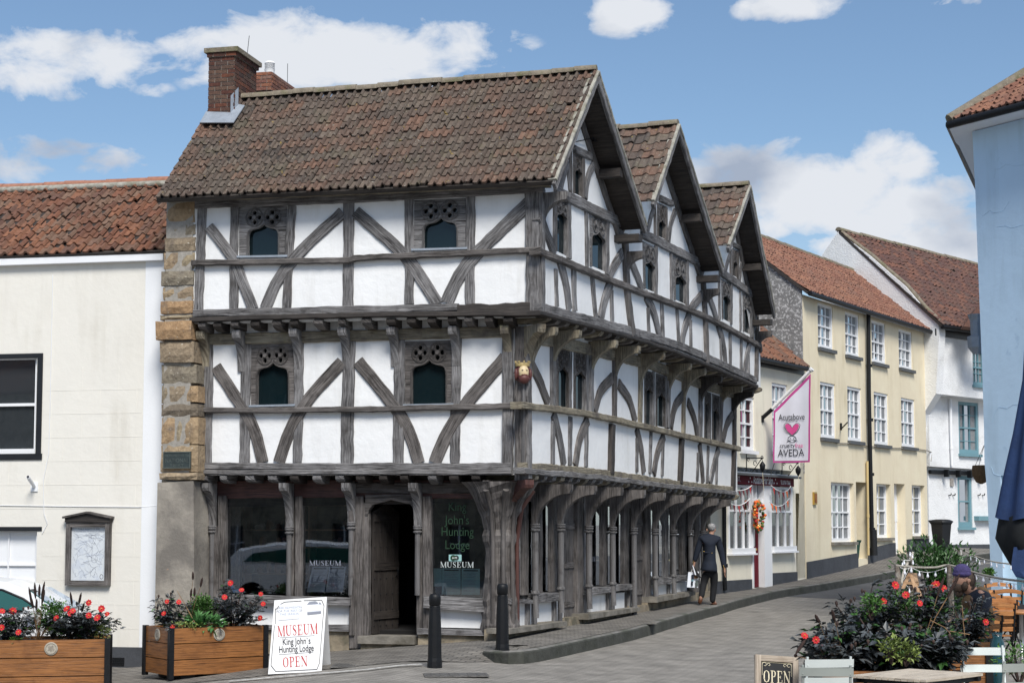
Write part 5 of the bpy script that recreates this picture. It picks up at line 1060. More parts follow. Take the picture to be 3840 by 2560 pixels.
# ================================================================== windows and house parts shared by the street
def sash(F, k, x0, y0, x1, y1, cols, rows_, parent, y0b=None, y1b=None, n=-.08, fm='window_white', glass='glass_house', sill='sill_stone', curtain=None, bar=.022, fw=.05, sillw=.08, sash_mid=True, name='window', gl_n=.0, label=None):
    """x0,y0 top left - x1,y1 bottom right; y0b/y1b: top and bottom heights at the right-hand side"""
    tl = Vector(F.px(k, x0, y0)); tr = Vector(F.px(k, x1, y0b if y0b is not None else y0, n)); bl = Vector(F.px(k, x0, y1)); br = Vector(F.px(k, x1, y1b if y1b is not None else y1, n))
    zt = (tl.y + tr.y) / 2; zb = (bl.y + br.y) / 2; a, b = tl.x, tr.x; w = b - a; h = zt - zb; mb = MB()
    def bx(mbb, p, q, za, zb_, n0, n1, m_): mbb.box(F.P(p, za, n0), F.U * (q - p), F.N * (n1 - n0), Vector((0, 0, zb_ - za)), m_)
    bx(mb, a, a + fw, zb, zt, n - .03, n + .05, fm); bx(mb, b - fw, b, zb, zt, n - .03, n + .05, fm); bx(mb, a + fw, b - fw, zt - fw, zt, n - .03, n + .05, fm); bx(mb, a + fw, b - fw, zb, zb + fw * 1.4, n - .03, n + .05, fm)
    if sash_mid: bx(mb, a + fw, b - fw, (zt + zb) / 2 - .02, (zt + zb) / 2 + .025, n - .02, n + .035, fm)
    for i in range(1, cols): xx = a + fw + (w - 2 * fw) * i / cols; bx(mb, xx - bar / 2, xx + bar / 2, zb + fw, zt - fw, n - .015, n + .018, fm)
    for j in range(1, rows_):
        if sash_mid and abs(j / rows_ - .5) < .01: continue
        zz = zb + h * j / rows_; bx(mb, a + fw, b - fw, zz - bar / 2, zz + bar / 2, n - .014, n + .016, fm)
    o = mb.build(name, parent)
    if label: o['label'] = label
    g = MB(); bx(g, a + .02, b - .02, zb + .02, zt - .02, n - .022, n - .017, glass); g.build('pane', o)
    if curtain:
        g = MB()
        for (p, q) in ((a + fw, a + w * .3), (b - w * .3, b - fw)): bx(g, p, q, zb + .05, zt - .05, n - .018 + .002, n - .010, curtain)
        g.build('curtain', o)
    if sill:
        g = MB(); bx(g, a - .05, b + .05, zb - sillw, zb, -.05, .09, sill); g.build('sill', o)
    return [F.P(a, zt), F.P(b, zt), F.P(b, zb), F.P(a, zb)], o
def wallp(F, pts, holes, mat, parent, name='wall', th=.3):
    """pts: (s, z)"""
    mb = MB(); mb.poly([F.P(p[0], p[1], -th) for p in pts], mat, F.N * th, [[F.P((q - F.O).dot(F.U), q.z, -th) for q in h] for h in holes]); return mb.build(name, parent)
def gutter(p, q, r, mat, parent, name='gutter'):
    mb = MB(); mb.tube([p, p.lerp(q, .5) - Vector((0, 0, .01)), q], r, mat, 10); return mb.build(name, parent)
def pipe(F, k, pts, r, mat, parent, n=.1, name='downpipe'):
    mb = MB(); P = [F.at(k, x, y, n) for x, y in pts]; mb.tube(P, r, mat, 10)
    for i in range(1, int((P[0].z - P[-1].z) / 1.5) + 1):
        t = i * 1.5 / (P[0].z - P[-1].z); q = P[0].lerp(P[-1], min(.98, t)); mb.tube([q + Vector((0, 0, .04)), q - Vector((0, 0, .04))], r * 1.35, mat, 10)
    return mb.build(name, parent)

# ================================================================== cream house on the left
Uw = Vector((.98, -.2, 0)).normalized(); Nw = Vector((Uw.y, -Uw.x, 0)); _p = FL2.at('X', 600, 1984, -.35); FW = Fac(_p, Uw, Nw)
WH = thing('cream_house', FW.P(-3, -.6), 'cream painted house with red pantile roof, left of the stone pier', 'house')
ze = FW.px('G', 400, 302)[1]; zgd = -1.0
hs, oo = [], []
h, o = sash(FW, 'G', -160, 588, 122, 882, 1, 2, WH, fm='window_white', glass='glass_sash', sill=None, fw=.06, n=-.12, bar=.0); hs.append(h)
h2, o2 = sash(FW, 'G', -160, 1112, 122, 1420, 3, 3, WH, sill=None, glass='white_paint', fw=.05, n=-.12, label='ground floor window with whitened panes'); hs.append(h2)
wallp(FW, [(-9, zgd), (.02, zgd), (.02, ze), (-9, ze)], hs, 'cream_paint', WH)
mb = MB(); a = FW.px('G', -160, 888); b = FW.px('G', 130, 583)
for (x0, x1, z0_, z1_) in ((b[0] - .09, b[0], a[1] - .02, b[1] + .02), (a[0], b[0] - .091, b[1] - .05, b[1] + .02), (a[0], b[0] + .02, a[1] - .07, a[1] + .03)): mb.box(FW.P(x0, z0_, -.14), Uw * (x1 - x0), Nw * .16, Vector((0, 0, z1_ - z0_)), 'black_paint')
mb.build('window_surround', WH)
mb = MB(); a = FW.px('G', -160, 1112); b = FW.px('G', 126, 1103); mb.box(FW.P(a[0], a[1], -.1), Uw * (b[0] - a[0]), Nw * .11, Vector((0, 0, b[1] - a[1] + .02)), 'black_paint'); mb.build('window_surround', WH)
s_ = FW.px('G', 428, 900)[0]; mb = MB(); mb.box(FW.P(s_, -.3, 0), Uw * (.02 - s_), Nw * .012, Vector((0, 0, ze + .28)), 'white_paint'); mb.build('corner_strip', WH)
zpl = FW.px('H', 900, 995)[1]; mb = MB(); mb.box(FW.P(-9, zgd, .0), Uw * 9.02, Nw * .025, Vector((0, 0, zpl - zgd)), 'plinth_grey'); mb.build('plinth', WH)
a = rect0(FW, 'H', 792, 1068, 890, 1125); mb = MB()
for i in range(5): mb.box(FW.P(a[0], a[1] + (a[3] - a[1]) * i / 5, .026), Uw * (a[2] - a[0]), Nw * .012, Vector((0, 0, .022)), 'iron_black')
mb.build('air_vent', WH)
mb = MB(); p = FW.P(-9, ze - .02, .0); mb.box(p, Uw * 9.02, Nw * .11, Vector((0, 0, .13)), 'white_paint'); mb.build('parapet_band', WH)
# coursed block joints standing slightly proud of the paint
mb = MB(); 
for i in range(11):
    z_ = zpl + .28 + i * .375
    if z_ > ze - .3: break
    wr_ = FW.px('G', 138, 700)[0]; inw = [zz_ for zz_ in ((FW.px('G', 60, 895)[1], FW.px('G', 60, 580)[1]), (-2, FW.px('G', 60, 1100)[1])) if zz_[0] - .38 < z_ < zz_[1]]; x0_ = wr_ if inw else -9
    mb.box(FW.P(x0_, z_, .0), Uw * (s_ - .02 - x0_), Nw * .003, Vector((0, 0, .006)), 'cream_paint')
    for j in range(16):
        x_ = -8.8 + j * .62 + (i % 2) * .31
        if x0_ < x_ < s_ - .05: mb.box(FW.P(x_, z_ + .006, .0), Uw * .005, Nw * .003, Vector((0, 0, .369)), 'cream_paint')
mb.build('block_joints', WH)
for pts in ([('G',158,345),('G',156,470),('G',150,750),('G',146,880),('G',130,960),('G',132,1060),('G',142,1090),('G',126,1120)], [('G',0,1035),('G',200,1038),('G',415,1040),('G',470,1036)]):
    mb = MB(); mb.tube([FW.at(*p, .012) for p in pts], .006, 'white_paint', 5); mb.build('cable', WH)
e0, e1 = FW.P(-9, ze + .12, .14), FW.P(.12, ze + .12, .14); zr_ = Fac(FW.P(0, 0, -1.7), Uw, Nw).px('G', 250, 80)[1]; r0, r1 = FW.P(-9, zr_, -1.7), FW.P(.12, zr_, -1.7)
rw = slab(e0, e1, r0 - e0, .06, 'timber_black').build('roof', WH); tiles('roof_tiles', e0, e1, r0, r1, 50, 10, 'red_tiles', .06, rw, prof='pan', sag=.03, jit=1.2)
rb = slab(r0, r1, -Nw * 2 - Vector((0, 0, 2)), .06, 'timber_black').build('roof', WH)
ridge_cap(r0 + Vector((0, 0, .02)), r1 + Vector((0, 0, .02)), .11, 'ridge_red', rw, 24); mb = MB(); mb.tube([r0 + Nw * .1 - Vector((0, 0, .03)), r1 + Nw * .1 - Vector((0, 0, .03))], .06, 'mortar_strip', 6); mb.build('ridge_mortar', rw)
mb = MB(); a = FW.at('G', 104, 980, .0); mb.cbox(a + Nw * .01, .12, .02, .14, 'white_paint', math.atan2(Uw.y, Uw.x)); mb.tube([a, FW.at('G', 84, 950, .3)], .03, 'white_paint', 10); mb.tube([FW.at('G', 85, 951, .29), FW.at('G', 83.5, 949, .31)], .022, 'ink_black', 10); o = mb.build('flag_holder', None); recenter(o); tag(o, 'short white flagpole socket jutting from the cream wall between its windows', 'flag holder')
# rear and side volume
mb = MB(); mb.poly([FW.P(.02, zgd, -.3), FW.P(.02, zgd, -3.4), FW.P(.02, ze, -3.4), FW.P(.02, zr_ - .1, -1.7), FW.P(.02, ze, -.3)], 'cream_paint', -Uw * .2); mb.build('end_wall', WH)
# parish map board
a = rect0(FW, 'H', 462, 108, 782, 556, .08); MBd = thing('map_board', FW.P((a[0] + a[2]) / 2, a[1], .05), 'wooden notice case with little gabled top holding a parish map, on the cream wall', 'notice board')
mb = MB(); w_ = a[2] - a[0]; hh = a[3] - a[1]; f_ = .075
for (x, z, ww, h_) in ((0, 0, f_, hh), (w_ - f_, 0, f_, hh), (f_, 0, w_ - 2 * f_, f_ * .9), (f_, hh - f_, w_ - 2 * f_, f_)): mb.box(FW.P(a[0] + x, a[1] + z, .0), Uw * ww, Nw * .09, Vector((0, 0, h_)), 'timber_brown')
mb.build('frame', MBd)
mb = MB(); mb.poly([FW.P(a[0] - .01, a[3] + .0, 0), FW.P(a[2] + .01, a[3], 0), FW.P(a[2] + .01, a[3] + .07, 0), FW.P((a[0] + a[2]) / 2, a[3] + .14, 0), FW.P(a[0] - .01, a[3] + .07, 0)], 'timber_black', Nw * .11)
for sg in (0, 1): p, q = (a[0] - .04, a[2] + .04)[sg], (a[0] + a[2]) / 2; mb.poly([FW.P(p, a[3] + .06, 0), FW.P(q, a[3] + .14, 0), FW.P(q, a[3] + .17, 0), FW.P(p, a[3] + .09, 0)], 'timber_brown', Nw * .15)
mb.build('canopy', MBd)
mb = MB(); mb.box(FW.P(a[0] + f_, a[1] + f_, .02), Uw * (w_ - 2 * f_), Nw * .012, Vector((0, 0, hh - 2 * f_)), 'map_paper'); mp_ = mb.build('map', MBd)
mb = MB(); rr = random.Random(3)
def mpt(u, v): return FW.P(a[0] + f_ + .03 + (w_ - 2 * f_ - .06) * u, a[1] + f_ + .04 + (hh - 2 * f_ - .12) * v, .034)
for i in range(70):
    u, v = rr.random(), rr.random(); an = rr.uniform(0, 6.3); pts = [mpt(u, v)]
    for j in range(rr.randint(3, 8)):
        an += rr.uniform(-.6, .6); u += math.cos(an) * .07; v += math.sin(an) * .05
        if not (0 < u < 1 and 0 < v < 1): break
        pts.append(mpt(u, v))
    if len(pts) > 1: mb.tube(pts, .0012, 'ink_grey', 3)
mb.tube([mpt(.68 + .1 * math.cos(t), .42 + .085 * math.sin(t)) for t in [i * .42 for i in range(16)]], .0018, 'ink_grey', 4)
mb.tube([mpt(.92 + .05 * math.cos(t), .03 + .05 * math.sin(t)) for t in [i * .52 for i in range(13)]], .003, 'ink_black', 4)
mb.build('map_lines', mp_)
for i, t_ in enumerate(('PUBLIC RIGHTS OF WAY', 'IN AND AROUND THE PARISH OF AXBRIDGE')): text(t_, mp_, 'lettering', 'ink_grey', FW.P((a[0] + a[2]) / 2, a[3] - f_ - .045 - i * .035, .034), Uw, (0, 0, 1), (.04, .03)[i], sx=.85)

# ================================================================== houses up the street
U3 = Vector((.512, .859, 0)).normalized(); N3 = Vector((U3.y, -U3.x, 0)); _d = ray(3022, 1984); F3 = Fac(CAM + _d * (44 / _d.y), U3, N3); B3 = -N3
F3s = Fac(F3.P(0, 0, -.02), U3, N3)
# ---- the salon
SAL = thing('salon_house', F3.P(-3, .1), 'low cream house with white shopfront and maroon fascia between museum and tall yellow house', 'shop')
ze = F3s.px('X', 3000, 1384)[1]; holes = []
h, o = sash(F3s, 'J', 200, 240, 272, 588, 2, 4, SAL, 240, 592, curtain='red_curtain', sill='window_white', bar=.03, fw=.07); holes.append(h)
h, o = sash(F3s, 'J', 408, 150, 490, 600, 3, 4, SAL, 160, 600, curtain=None, sill='window_white', bar=.03, fw=.07); holes.append(h)
a = rect0(F3s, 'J', 112, 822, 262, 1275); b = rect0(F3s, 'J', 392, 822, 532, 1240); d_ = rect0(F3s, 'J', 272, 825, 388, 1480)
zf = F3s.px('J', 370, 818)[1]
zW = F3s.px('J', 190, 1255)[1]; zW2 = F3s.px('J', 460, 1235)[1]; zD = F3s.px('J', 330, 1485)[1]
sW = (F3s.px('J', 117, 1000)[0], F3s.px('J', 268, 1000)[0]); sD = (F3s.px('J', 273, 1000)[0], F3s.px('J', 335, 1000)[0]); sP = F3s.px('J', 390, 1000)[0]; sW2 = (sP, F3s.px('J', 537, 1000)[0]); sN = (F3s.px('J', 566, 1100)[0], F3s.px('J', 600, 1100)[0])
zN = F3s.px('J', 570, 868)[1]; zNb = F3s.px('J', 585, 1418)[1]
holes.append([F3s.P(sW[0], zf + .4), F3s.P(sW2[1], zf + .4), F3s.P(sW2[1], zW2 + .05), F3s.P(sP, zW2 + .05), F3s.P(sP, zD), F3s.P(sD[0] - .02, zD), F3s.P(sD[0] - .02, zW + .05), F3s.P(sW[0], zW + .05)])
sNr = F3s.px('J', 640, 1000)[0]
holes.append([F3s.P(sN[0], zN), F3s.P(sNr - .08, zN), F3s.P(sNr - .08, zNb - .02), F3s.P(sN[0], zNb - .02)])
wallp(F3s, [(-6.2, -.5), (0, -.5), (0, ze), (-6.2, ze)], holes, 'salon_paint', SAL)
# recessed side door with maroon leaf
mb = MB(); mb.box(F3s.P(sN[0], zNb, -.45), U3 * (sNr - .08 - sN[0]), N3 * .05, Vector((0, 0, zN - zNb)), 'maroon'); nd = mb.build('door', SAL); mb = MB()
for i in range(3): mb.box(F3s.P(sN[0] + .12, zNb + 1.05 + i * .3, -.398), U3 * .3, N3 * .004, Vector((0, 0, .25)), 'glass_house')
mb.build('pane', nd); mb = MB(); mb.box(F3s.P(sN[1] - .02, zNb, -.39), U3 * .09, N3 * .1, Vector((0, 0, zN - zNb)), 'window_white'); mb.build('door_frame', SAL)
# plinths
for s0_, s1_, k_, y_ in ((-6.2, sW[1] - .02, 'J', 1435), (sP + .1, sN[0] - .02, 'J', 1385)):
    z1_ = F3s.px('J', 160 if s0_ < -5 else 480, y_)[1]; mb = MB(); mb.box(F3s.P(s0_, -.5, 0), U3 * (s1_ - s0_), N3 * .035, Vector((0, 0, z1_ + .5)), 'plinth_grey'); mb.build('plinth', SAL)
# shopfront joinery
def shopwin(s0_, s1_, z0_, z1_, name='shop_window'):
    mb = MB(); W_ = 'window_white'; n_ = .06
    mb.box(F3s.P(s0_ - .03, z0_ - .12, -.1), U3 * (s1_ - s0_ + .06), N3 * .22, Vector((0, 0, .12)), W_); mb.box(F3s.P(s0_ - .06, z0_ - .16, -.1), U3 * (s1_ - s0_ + .12), N3 * .26, Vector((0, 0, .04)), W_)
    for x in [s0_] + [s0_ + (s1_ - s0_) * i / 3 for i in (1, 2)] + [s1_ - .06]: mb.box(F3s.P(x, z0_, -.03), U3 * (.06 if x in (s0_, s1_ - .06) else .035), N3 * .06, Vector((0, 0, z1_ - z0_)), W_)
    zt = z1_ - .62; mb.box(F3s.P(s0_ + .05, zt, -.03), U3 * (s1_ - s0_ - .1), N3 * .055, Vector((0, 0, .05)), W_); mb.box(F3s.P(s0_ + .05, z1_ - .06, -.08), U3 * (s1_ - s0_ - .1), N3 * (.07 + n_), Vector((0, 0, .06)), W_)
    o = mb.build(name, SAL); g = MB(); g.box(F3s.P(s0_, z0_, -.02), U3 * (s1_ - s0_), N3 * .008, Vector((0, 0, z1_ - z0_)), 'glass_salon'); g.build('pane', o); return o
shopwin(sW[0] + .02, sW[1] - .02, zW + .1, zf - .02); shopwin(sW2[0] + .03, sW2[1], zW2 + .08, zf - .02)
mb = MB(); W_ = 'window_white'
mb.box(F3s.P(sD[1] + .02, zD, -.12), U3 * (sP - sD[1] - .04), N3 * .2, Vector((0, 0, zf - zD)), W_); mb.box(F3s.P(sD[0] - .02, zD, -.12), U3 * .07, N3 * .16, Vector((0, 0, zf - zD)), W_)
zdt = F3s.px('J', 300, 930)[1]; mb.box(F3s.P(sD[0] + .05, zdt, -.1), U3 * (sD[1] - sD[0] - .03), N3 * .14, Vector((0, 0, .1)), W_); mb.box(F3s.P((sD[0] + sD[1]) / 2, zdt + .1, -.08), U3 * .04, N3 * .09, Vector((0, 0, zf - zdt - .1)), W_)
mb.build('door_frame', SAL); mb = MB(); mb.box(F3s.P(sD[0], zdt + .1, -.07), U3 * (sD[1] - sD[0]), N3 * .008, Vector((0, 0, zf - zdt - .1)), 'glass_house'); mb.build('fanlight', SAL)
mb = MB(); mb.box(F3s.P(sD[0] + .05, zD + .02, -.12), U3 * (sD[1] - sD[0] - .04), N3 * .05, Vector((0, 0, .95)), 'maroon'); mb.box(F3s.P(sD[0] + .05, zD + .97, -.12), U3 * .1, N3 * .05, Vector((0, 0, zdt - zD - .97)), 'maroon'); mb.box(F3s.P(sD[1] - .09, zD + .97, -.12), U3 * .1, N3 * .05, Vector((0, 0, zdt - zD - .97)), 'maroon'); mb.box(F3s.P(sD[0] + .15, zdt - .12, -.12), U3 * (sD[1] - sD[0] - .2), N3 * .05, Vector((0, 0, .12)), 'maroon')
for i in range(4): mb.box(F3s.P(sD[0] + .13 + i * .11, zD + .1, -.068), U3 * .012, N3 * .006, Vector((0, 0, .8)), 'maroon')
dd_ = mb.build('door', SAL); mb = MB(); mb.box(F3s.P(sD[0] + .15, zD + .97, -.1), U3 * (sD[1] - sD[0] - .24), N3 * .008, Vector((0, 0, zdt - zD - 1.09)), 'glass_house'); mb.build('pane', dd_); mb = MB(); mb.box(F3s.P(sD[0] + .2, zD + .88, -.065), U3 * .22, N3 * .03, Vector((0, 0, .05)), 'brass'); mb.build('handle', dd_)
mb = MB(); zf1 = F3s.px('J', 370, 765)[1]; fs0, fs1 = F3s.px('J', 100, 800)[0], F3s.px('J', 548, 800, .12)[0]
mb.box(F3s.P(fs0, zf, -.05), U3 * (fs1 - fs0), N3 * .19, Vector((0, 0, zf1 - zf)), 'maroon'); fa = mb.build('fascia', SAL)
mb = MB(); mb.box(F3s.P(fs0, zf1, -.05), U3 * (fs1 - fs0 + .12), N3 * .34, Vector((0, 0, .05)), 'lead_dark'); mb.box(F3s.P(fs0, zf1 + .05, -.05), U3 * (fs1 - fs0 + .06), N3 * .28, Vector((0, 0, .03)), 'lead'); mb.build('cornice', SAL)
zc_ = (zf + zf1) / 2
fw_ = lambda a, b: F3s.px('J', b, 790, .14)[0] - F3s.px('J', a, 790, .14)[0]
text('Acutabove Hair Salon', fa, 'lettering', 'ink_white', F3s.P(F3s.px('J', 352, 790, .14)[0], zc_ - .07, .143), U3, (0, 0, 1), .27, fit=fw_(288, 415), bold=.01); text('TEL 01934 733666', fa, 'lettering', 'ink_white', F3s.P(F3s.px('J', 497, 800, .14)[0], zc_ - .06, .143), U3, (0, 0, 1), .15, fit=fw_(467, 530)); text('ST.', fa, 'lettering', 'ink_white', F3s.P(F3s.px('J', 192, 795, .14)[0], zc_ - .04, .143), U3, (0, 0, 1), .16)
mb = MB()
for x in (267, 432):
    for dx, dz in ((0, .05), (-.09, -.04), (.09, -.04)): mb.lathe(F3s.P(F3s.px('J', x, 795, .14)[0] + dx, zc_ + dz, .14), [(.022, 0), (.022, .004)], 'ink_white', 8, N3)
mb.build('emblem_dots', fa)
# window display inside
mb = MB(); 
for i in range(16): s_ = random.uniform(sW2[0] + .2, sW2[1] - .15); z_ = random.choice((zW2 + .15, zW2 + .6, zW2 + 1.05)); mb.lathe(F3s.P(s_, z_, -.35), [(.05, 0), (.05, .18), (.02, .26)], random.choice(['paper_teal', 'king_red', 'net_curtain', 'orange_cloth', 'brass']), 8)
for z_ in (zW2 + .12, zW2 + .57, zW2 + 1.02): mb.box(F3s.P(sW2[0] + .05, z_, -.5), U3 * (sW2[1] - sW2[0] - .1), N3 * .3, Vector((0, 0, .02)), 'net_curtain')
o = mb.build('bottles', None); recenter(o); tag(o, 'rows of hair product bottles on shelves in the salon window right of the door', 'bottles', kind='stuff')
mb = MB(); mb.box(F3s.P(sW2[1] + .12, zD, -1.4), U3 * .05, N3 * 1.1, Vector((0, 0, zf - zD + .3)), 'interior'); mb.box(F3s.P(sW[0] - .3, zD, -1.4), U3 * (sW2[1] - sW[0] + .5), N3 * .05, Vector((0, 0, zf - zD + .3)), 'interior'); mb.box(F3s.P(sW[0] - .1, zf + .02, -1.4), U3 * (sW2[1] - sW[0] + .2), N3 * 1.1, Vector((0, 0, .05)), 'interior'); mb.box(F3s.P(sW[0] - .1, zD - .05, -1.4), U3 * (sW2[1] - sW[0] + .2), N3 * 1.1, Vector((0, 0, .05)), 'interior'); mb.build('interior_wall', SAL)
# roof
e0, e1 = F3s.P(-6.4, ze + .03, .18), F3s.P(0, ze + .03, .18); r0, r1 = F3s.P(-6.4, ze + 2.45, -2.5), F3s.P(0, ze + 2.45, -2.5)
rs_ = slab(e0, e1, r0 - e0, .06, 'timber_black').build('roof', SAL); tiles('roof_tiles', e0, e1, r0, r1, 34, 13, 'red_tiles', .045, rs_, prof='pan')
gutter(e0 - Vector((0, 0, .04)) + N3 * .04, e1 - Vector((0, 0, .04)) + N3 * .04, .06, 'iron_black', SAL)
mb = MB(); mb.box(F3s.P(-6.4, ze - .14, 0), U3 * 6.38, N3 * .03, Vector((0, 0, .14)), 'black_paint'); mb.build('fascia_board', SAL)
pipe(F3s, 'J', [(97, 905), (98, 1200), (100, 1420), (104, 1500)], .05, 'iron_black', SAL, .08)

# ---- tall yellow house
YEL = thing('yellow_house', F3.P(5, .5), 'tall three storey pale yellow house with twelve white sash windows and black downpipe', 'house')
ze = F3.px('X', 3022, 1108)[1]; LY = F3.px('X', 3470, 1500)[0]; holes = []
for (x0, y0, x1, y1, y0b, y1b) in [(562,408,618,610,417,615), (686,450,736,643,455,648), (805,488,856,676,492,680), (928,528,977,702,532,705),
                                  (573,765,628,1015,768,1018), (696,785,746,1028,789,1032), (816,810,868,1045,814,1048), (939,836,989,1055,840,1058)]:
    h, o = sash(F3, 'E', x0, y0, x1, y1, 3, 4, YEL, y0b, y1b, sill='lead_dark', curtain='net_curtain', bar=.028, fw=.07, sillw=.09); holes.append(h)
h, o = sash(F3, 'E', 622, 1215, 700, 1488, 4, 4, YEL, 1220, 1482, curtain='net_curtain', bar=.035, fw=.07, n=-.16); holes.append(h)
h, o = sash(F3, 'E', 828, 1222, 864, 1468, 2, 4, YEL, 1224, 1464, curtain='net_curtain', bar=.03, fw=.06, n=-.18); holes.append([h[0], h[1], h[2], h[3]])
h, o = sash(F3, 'E', 988, 1228, 1020, 1460, 2, 4, YEL, 1230, 1456, curtain='net_curtain', bar=.03, fw=.06, n=-.18); holes.append([h[0], h[1], h[2], h[3]])
pd0, pd1 = F3.px('E', 738, 1400)[0], F3.px('E', 786, 1400)[0]; zpt = F3.px('E', 760, 1215)[1]; zpb = F3.px('E', 760, 1560)[1]
dd0, dd1 = F3.px('E', 911, 1400)[0], F3.px('E', 960, 1400)[0]; zdt_ = F3.px('E', 930, 1222)[1]; zdb = F3.px('E', 930, 1543)[1]
for a_, b_, zt, zb_ in ((pd0, pd1, zpt, zpb), (dd0, dd1, zdt_, zdb)): holes.append([F3.P(a_, zt), F3.P(b_, zt), F3.P(b_, zb_), F3.P(a_, zb_)])
wallp(F3, [(0, -.3), (LY, -.3), (LY, ze), (0, ze)], holes, 'yellow_paint', YEL, th=.5)
mb = MB(); mb.box(F3.P(pd0 - .1, zpb - .3, -1.6), U3 * (pd1 - pd0 + .2), N3 * .05, Vector((0, 0, zpt - zpb + .4)), 'ochre_paint')
mb.box(F3.P(pd0 - .05, zpb - .3, -1.6), U3 * .04, N3 * 1.1, Vector((0, 0, zpt - zpb + .4)), 'ochre_paint'); mb.box(F3.P(pd1 + .01, zpb - .3, -1.6), U3 * .04, N3 * 1.1, Vector((0, 0, zpt - zpb + .4)), 'ochre_paint'); mb.build('passage', YEL)
mb = MB(); mb.box(F3.P(dd0, zdb, -.3), U3 * (F3.px('E', 940, 1400, -.25)[0] - dd0 + .4), N3 * .05, Vector((0, 0, zdt_ - zdb)), 'window_white')
for (x_, z_, w_, h_) in ((.35, .15, .2, .55), (.65, .15, .2, .55), (.35, .95, .2, .7), (.65, .95, .2, .7)): mb.box(F3.P(dd0 + x_ * (dd1 - dd0) / .75, zdb + z_, -.251), U3 * w_, N3 * .012, Vector((0, 0, h_)), 'white_paint')
yd = mb.build('door', YEL); mb = MB(); mb.box(F3.P(dd0 + .5, zdb + .9, -.248), U3 * .22, N3 * .015, Vector((0, 0, .06)), 'brass'); mb.build('letterbox', yd)
mb = MB(); mb.box(F3.P(dd0 - .05, zdb - .14, -.35), U3 * (dd1 - dd0 + .1), N3 * .45, Vector((0, 0, .14)), 'sill_stone'); mb.build('doorstep', YEL)
for x0, x1, ya, yb in ((0, pd0, 1495 + 0, 0), (pd1 + .02, dd0 - .06, 0, 0), (dd1 + .06, LY, 0, 0)):
    P_, Q_ = F3.P(x0, 0), F3.P(x1, 0); za, zb_ = pave_z(P_.x, P_.y) + .42, pave_z(Q_.x, Q_.y) + .38; mb = MB(); mb.poly([F3.P(x0, -.3, 0), F3.P(x1, -.3, 0), F3.P(x1, zb_, 0), F3.P(x0, za, 0)], 'plinth_grey', N3 * .04); mb.build('plinth', YEL)
RB = 2.5; zr_ = 9.72
e0, e1 = F3.P(-.12, ze + .05, .2), F3.P(LY + .3, ze + .05, .2); r0, r1 = F3.P(-.12, zr_, -RB), F3.P(LY + 2.6, zr_, -RB)
ry_ = slab4(e0, e1, r1, r0, .07, 'timber_black').build('roof', YEL); tiles('roof_tiles', e0, e1, r0, r1, 58, 15, 'street_tiles', .045, ry_, prof='pan', sag=.04)
ridge_cap(r0, r1, .11, 'ridge_moss', ry_, 20)
gutter(e0 - Vector((0, 0, .05)) + N3 * .04, e1 - U3 * .3 - Vector((0, 0, .05)) + N3 * .04, .065, 'iron_black', YEL)
mb = MB(); mb.poly([F3.P(0, 3.0, -.01), F3.P(0, ze + .17, -.01), F3.P(0, zr_ - .02, -RB), F3.P(0, ze, -5), F3.P(0, 3.0, -5)], 'pebbledash', -U3 * .06); mb.build('gable_wall', YEL)
mb = MB(); p = F3.P(-.09, F3.px('E', 508, 690)[1], .05); q = p - N3 * 2.4 + Vector((0, 0, 2.3)); mb.tube([p, q], .05, 'lead_dark', 6); mb.build('lead_flashing', YEL)
pipe(F3, 'E', [(792, 445), (794, 800), (800, 1100), (808, 1430), (812, 1545)], .06, 'iron_black', YEL, .1); pipe(F3, 'E', [(814, 1430), (818, 1545)], .1, 'bin_black', YEL, .14, 'pipe_boxing')
pipe(F3, 'E', [(787, 1120), (789, 1300), (792, 1545)], .035, 'ochre_paint', YEL, .06); 
mb = MB(); mb.tube([F3.at('E', *p, .03) for p in ((630,1022),(648,1038),(720,1040),(800,1052),(900,1060),(1000,1062),(1060,1072),(1078,1080),(1075,1120))], .016, 'mortar', 5); mb.build('cable', YEL)
mb = MB(); mb.tube([F3.at('E', 668, 980, .03), F3.at('E', 668, 948, .03)], .03, 'iron_black', 6); mb.tube([F3.at('E', 668, 975, .03), F3.at('E', 697, 945, .35)], .02, 'iron_black', 6); o = mb.build('flag_holder', None); recenter(o); tag(o, 'empty black iron flag socket on the yellow wall between first floor windows', 'flag holder')
mb = MB(); a = F3.at('E', 545, 1288, .0); mb.cbox(a + N3 * .03, .2, .05, .32, 'brass', math.atan2(U3.y, U3.x)); mb.cbox(a + N3 * .06, .14, .02, .24, 'petal_red' if False else 'oak_plank', math.atan2(U3.y, U3.x)); o = mb.build('alarm_box', None); recenter(o); tag(o, 'small orange yellow box fixed to the yellow wall beside the salon door', 'alarm box')

# ---- rough white house with the big gable
U4 = Vector((.73, .684, 0)).normalized(); N4 = Vector((U4.y, -U4.x, 0)); _d = ray(3520, 1984); _K4 = CAM + _d * (52.3 / _d.y); F4 = Fac(_K4, U4, N4); F4g = Fac(F4.P(0, 0, -.45), U4, N4)
WG = thing('rough_white_house', F4.P(2, 1), 'rough white jettied cottage with big white gable beyond the yellow house', 'house')
zjt = F4.px('L', 235, 345)[1]; ze = F4.px('X', 3540, 1245)[1]; hl = []
h, o = sash(F4, 'L', 482, 20, 552, 280, 3, 3, WG, 30, 285, fm='teal_paint', sill='teal_paint', fw=.07, curtain='net_curtain'); hl.append(h)
wallp(F4, [(0, zjt), (9, zjt - .1), (9, ze), (0, ze)], hl, 'rough_white', WG, th=.5)
hl = []; h, o = sash(F4g, 'L', 378, 402, 510, 785, 3, 4, WG, 412, 790, fm='teal_paint', sill='teal_paint', fw=.1, curtain='net_curtain'); hl.append(h)
zj2 = F4g.px('L', 235, 880)[1]
